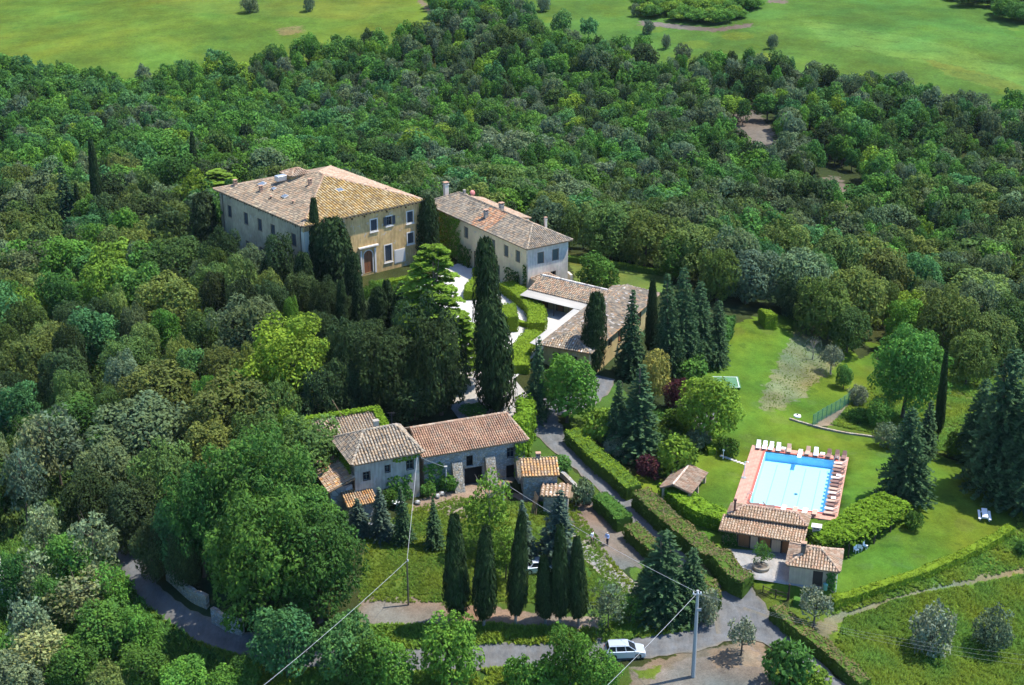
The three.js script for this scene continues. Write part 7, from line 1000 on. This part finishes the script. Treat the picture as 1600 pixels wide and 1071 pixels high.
// ---------------------------------------------------------------- the two people
function meshField(bones, lo, hi, cell, blend) {                      // bones: [a, b, ra, rb]; smooth union, one skin
  const size = Math.max(hi.x - lo.x, hi.y - lo.y, hi.z - lo.z) / 2, mid = lo.clone().add(hi).multiplyScalar(0.5), n = Math.ceil(2 * size / cell) + 4, mc = new MarchingCubes(n, std(0xffffff), false, false, 60000), p = V(0, 0, 0), h = V(0, 0, 0);
  for (let k = 0; k < n; k++) for (let j = 0; j < n; j++) for (let i = 0; i < n; i++) {
    p.set((i - n / 2) / (n / 2) * size + mid.x, (j - n / 2) / (n / 2) * size + mid.y, (k - n / 2) / (n / 2) * size + mid.z); let s = 0;
    if (p.x < lo.x || p.x > hi.x || p.z < lo.z || p.z > hi.z) { mc.field[k * n * n + j * n + i] = -1; continue; }
    for (const [a, d, dd, ra, rb] of bones) { h.subVectors(p, a); const t = clamp(h.dot(d) / dd, 0, 1), q = h.addScaledVector(d, -t).length() - lerp(ra, rb, t); s += Math.exp(-q / blend); }
    mc.field[k * n * n + j * n + i] = Math.min(1, blend * Math.log(s + 1e-30));
  }
  mc.isolation = 0; mc.update(); const m = mc.count, g = new THREE.BufferGeometry(), pos = new Float32Array(mc.positionArray.subarray(0, m * 3));
  for (let i = 0; i < m; i++) { pos[i * 3] = pos[i * 3] * size + mid.x; pos[i * 3 + 1] = pos[i * 3 + 1] * size + mid.y; pos[i * 3 + 2] = pos[i * 3 + 2] * size + mid.z; }
  g.setAttribute('position', new THREE.BufferAttribute(pos, 3)); const nr = mc.normalArray.subarray(0, m * 3); g.setAttribute('normal', new THREE.BufferAttribute(new Float32Array(nr), 3)); return g;
}
function person(label, u, v, turn, { shirt, legs, skin, hair, arms, lean = 0, sleeve = true }) {
  const q = ground(u, v), t = thing('person', label, 'person', q.x, q.y, q.z, turn), B = [], b = (a, c, ra, rb) => B.push([a, c.clone().sub(a), Math.max(1e-6, c.distanceToSquared(a)), ra, rb]);
  const hip = V(0, 0.94, 0), chest = V(0, 1.34, lean * 0.4), neck = V(0, 1.5, lean * 0.6), head = V(0, 1.64, lean * 0.75 + 0.02);
  b(hip, chest, 0.135, 0.15); b(V(-0.06, 1.3, lean * 0.36), V(-0.17, 1.42, lean * 0.45), 0.1, 0.075); b(V(0.06, 1.3, lean * 0.36), V(0.17, 1.42, lean * 0.45), 0.1, 0.075); b(neck, head, 0.058, 0.06); b(V(head.x, head.y - 0.03, head.z + 0.02), V(head.x, head.y + 0.045, head.z - 0.01), 0.078, 0.092); b(V(head.x, head.y - 0.02, head.z + 0.09), V(head.x, head.y - 0.035, head.z + 0.105), 0.012, 0.016);
  for (const k of [-1, 1]) { const kn = V(k * 0.12, 0.5, 0.03 + k * 0.05), an = V(k * 0.13, 0.09, -0.02 + k * 0.09); b(V(k * 0.09, 0.9, 0), kn, 0.095, 0.062); b(kn, an, 0.06, 0.042); b(an, V(an.x + k * 0.03, 0.045, an.z + 0.16), 0.045, 0.04);
    const [el, wr] = arms[k < 0 ? 0 : 1], sh = V(k * 0.19, 1.42, lean * 0.45); b(sh, el, 0.058, 0.045); b(el, wr, 0.043, 0.03); const d = wr.clone().sub(el).normalize(), s = V(d.y, -d.x, 0.3).normalize(); const pm = wr.clone().addScaledVector(d, 0.08); b(wr, pm, 0.032, 0.036);
    [-1.5, -0.5, 0.5, 1.5].forEach((f, i) => { const a = pm.clone().addScaledVector(s, f * 0.019), e = a.clone().addScaledVector(d, [0.06, 0.075, 0.08, 0.07][i]).add(V(0, 0, 0.02)); b(a, e, 0.011, 0.009); }); b(wr.clone().addScaledVector(d, 0.03), wr.clone().addScaledVector(d, 0.075).addScaledVector(s, -0.055), 0.013, 0.01); b(V(k * 0.09, head.y, head.z), V(k * 0.095, head.y + 0.03, head.z), 0.014, 0.016); }
  const g = meshField(B, V(-0.75, -0.05, -0.5), V(0.75, 1.85, 0.7), 0.018, 0.018), p = g.attributes.position, c = new Float32Array(p.count * 3);
  const wr = arms.map((a) => a[1]), el = arms.map((a) => a[0]);
  for (let i = 0; i < p.count; i++) { const a = V(p.getX(i), p.getY(i), p.getZ(i)), hand = Math.min(...wr.map((w, k) => a.distanceTo(w) - (sleeve ? 0.0 : 0.0))), fore = Math.min(...[0, 1].map((k) => { const d = wr[k].clone().sub(el[k]), f = clamp(a.clone().sub(el[k]).dot(d) / d.lengthSq(), 0, 2); return f > (sleeve ? 0.92 : 0.1) ? a.distanceTo(el[k].clone().addScaledVector(d, f)) : 9; })); c.set(a.y > 1.51 || fore < 0.1 ? skin : a.y > 0.95 ? shirt : a.y < 0.1 ? [0.03, 0.025, 0.02] : legs, i * 3); }
  g.setAttribute('color', new THREE.BufferAttribute(c, 3)); part('body', g, std(0xffffff, 0.85, { vertexColors: true }), t);
  part('hair', new THREE.SphereGeometry(0.102, 14, 10, 0, 6.3, 0, 1.75).rotateX(-0.35).translate(head.x, head.y + 0.035, head.z - 0.012), std(hair, 0.9), t);
  part('eyes', [-1, 1].map((k) => new THREE.SphereGeometry(0.011, 6, 5).translate(head.x + k * 0.032, head.y + 0.005, head.z + 0.092)), std([0.03, 0.02, 0.02], 0.3), t); part('mouth', box(0.045, 0.008, 0.01, head.x, head.y - 0.055, head.z + 0.09), std([0.25, 0.08, 0.07]), t);
  return t;
}
person('person in a white shirt and dark trousers standing on the bare earth', 925, 850, 0.9, { shirt: [0.75, 0.74, 0.76], legs: [0.025, 0.028, 0.035], skin: [0.42, 0.25, 0.17], hair: [0.05, 0.04, 0.03], arms: [[V(-0.3, 1.17, -0.02), V(-0.26, 0.95, 0.12)], [V(0.3, 1.17, -0.02), V(0.3, 0.93, 0.08)]], sleeve: false });
person('person in a light blue shirt and dark jeans, with pale hair, bending to a tool', 949, 852, -0.7, { shirt: [0.3, 0.42, 0.7], legs: [0.03, 0.035, 0.06], skin: [0.45, 0.28, 0.2], hair: [0.5, 0.47, 0.42], arms: [[V(-0.3, 1.16, 0.1), V(-0.14, 1.0, 0.3)], [V(0.3, 1.18, 0.08), V(0.15, 1.08, 0.3)]], lean: 0.12 });
{ const q = ground(946, 853), t = thing('hoe', 'garden hoe leaning in the hands of the person in blue', 'hoe', q.x, q.y, q.z); part('handle', rod(V(-0.7, 0.02, 0.25), V(0.15, 1.2, 0.2), 0.018), mats.trim, t); part('blade', box(0.18, 0.04, 0.1, -0.74, 0.03, 0.25), mats.iron, t); }
shade(scene);
camera.updateMatrixWorld();
renderer.render(scene, camera);
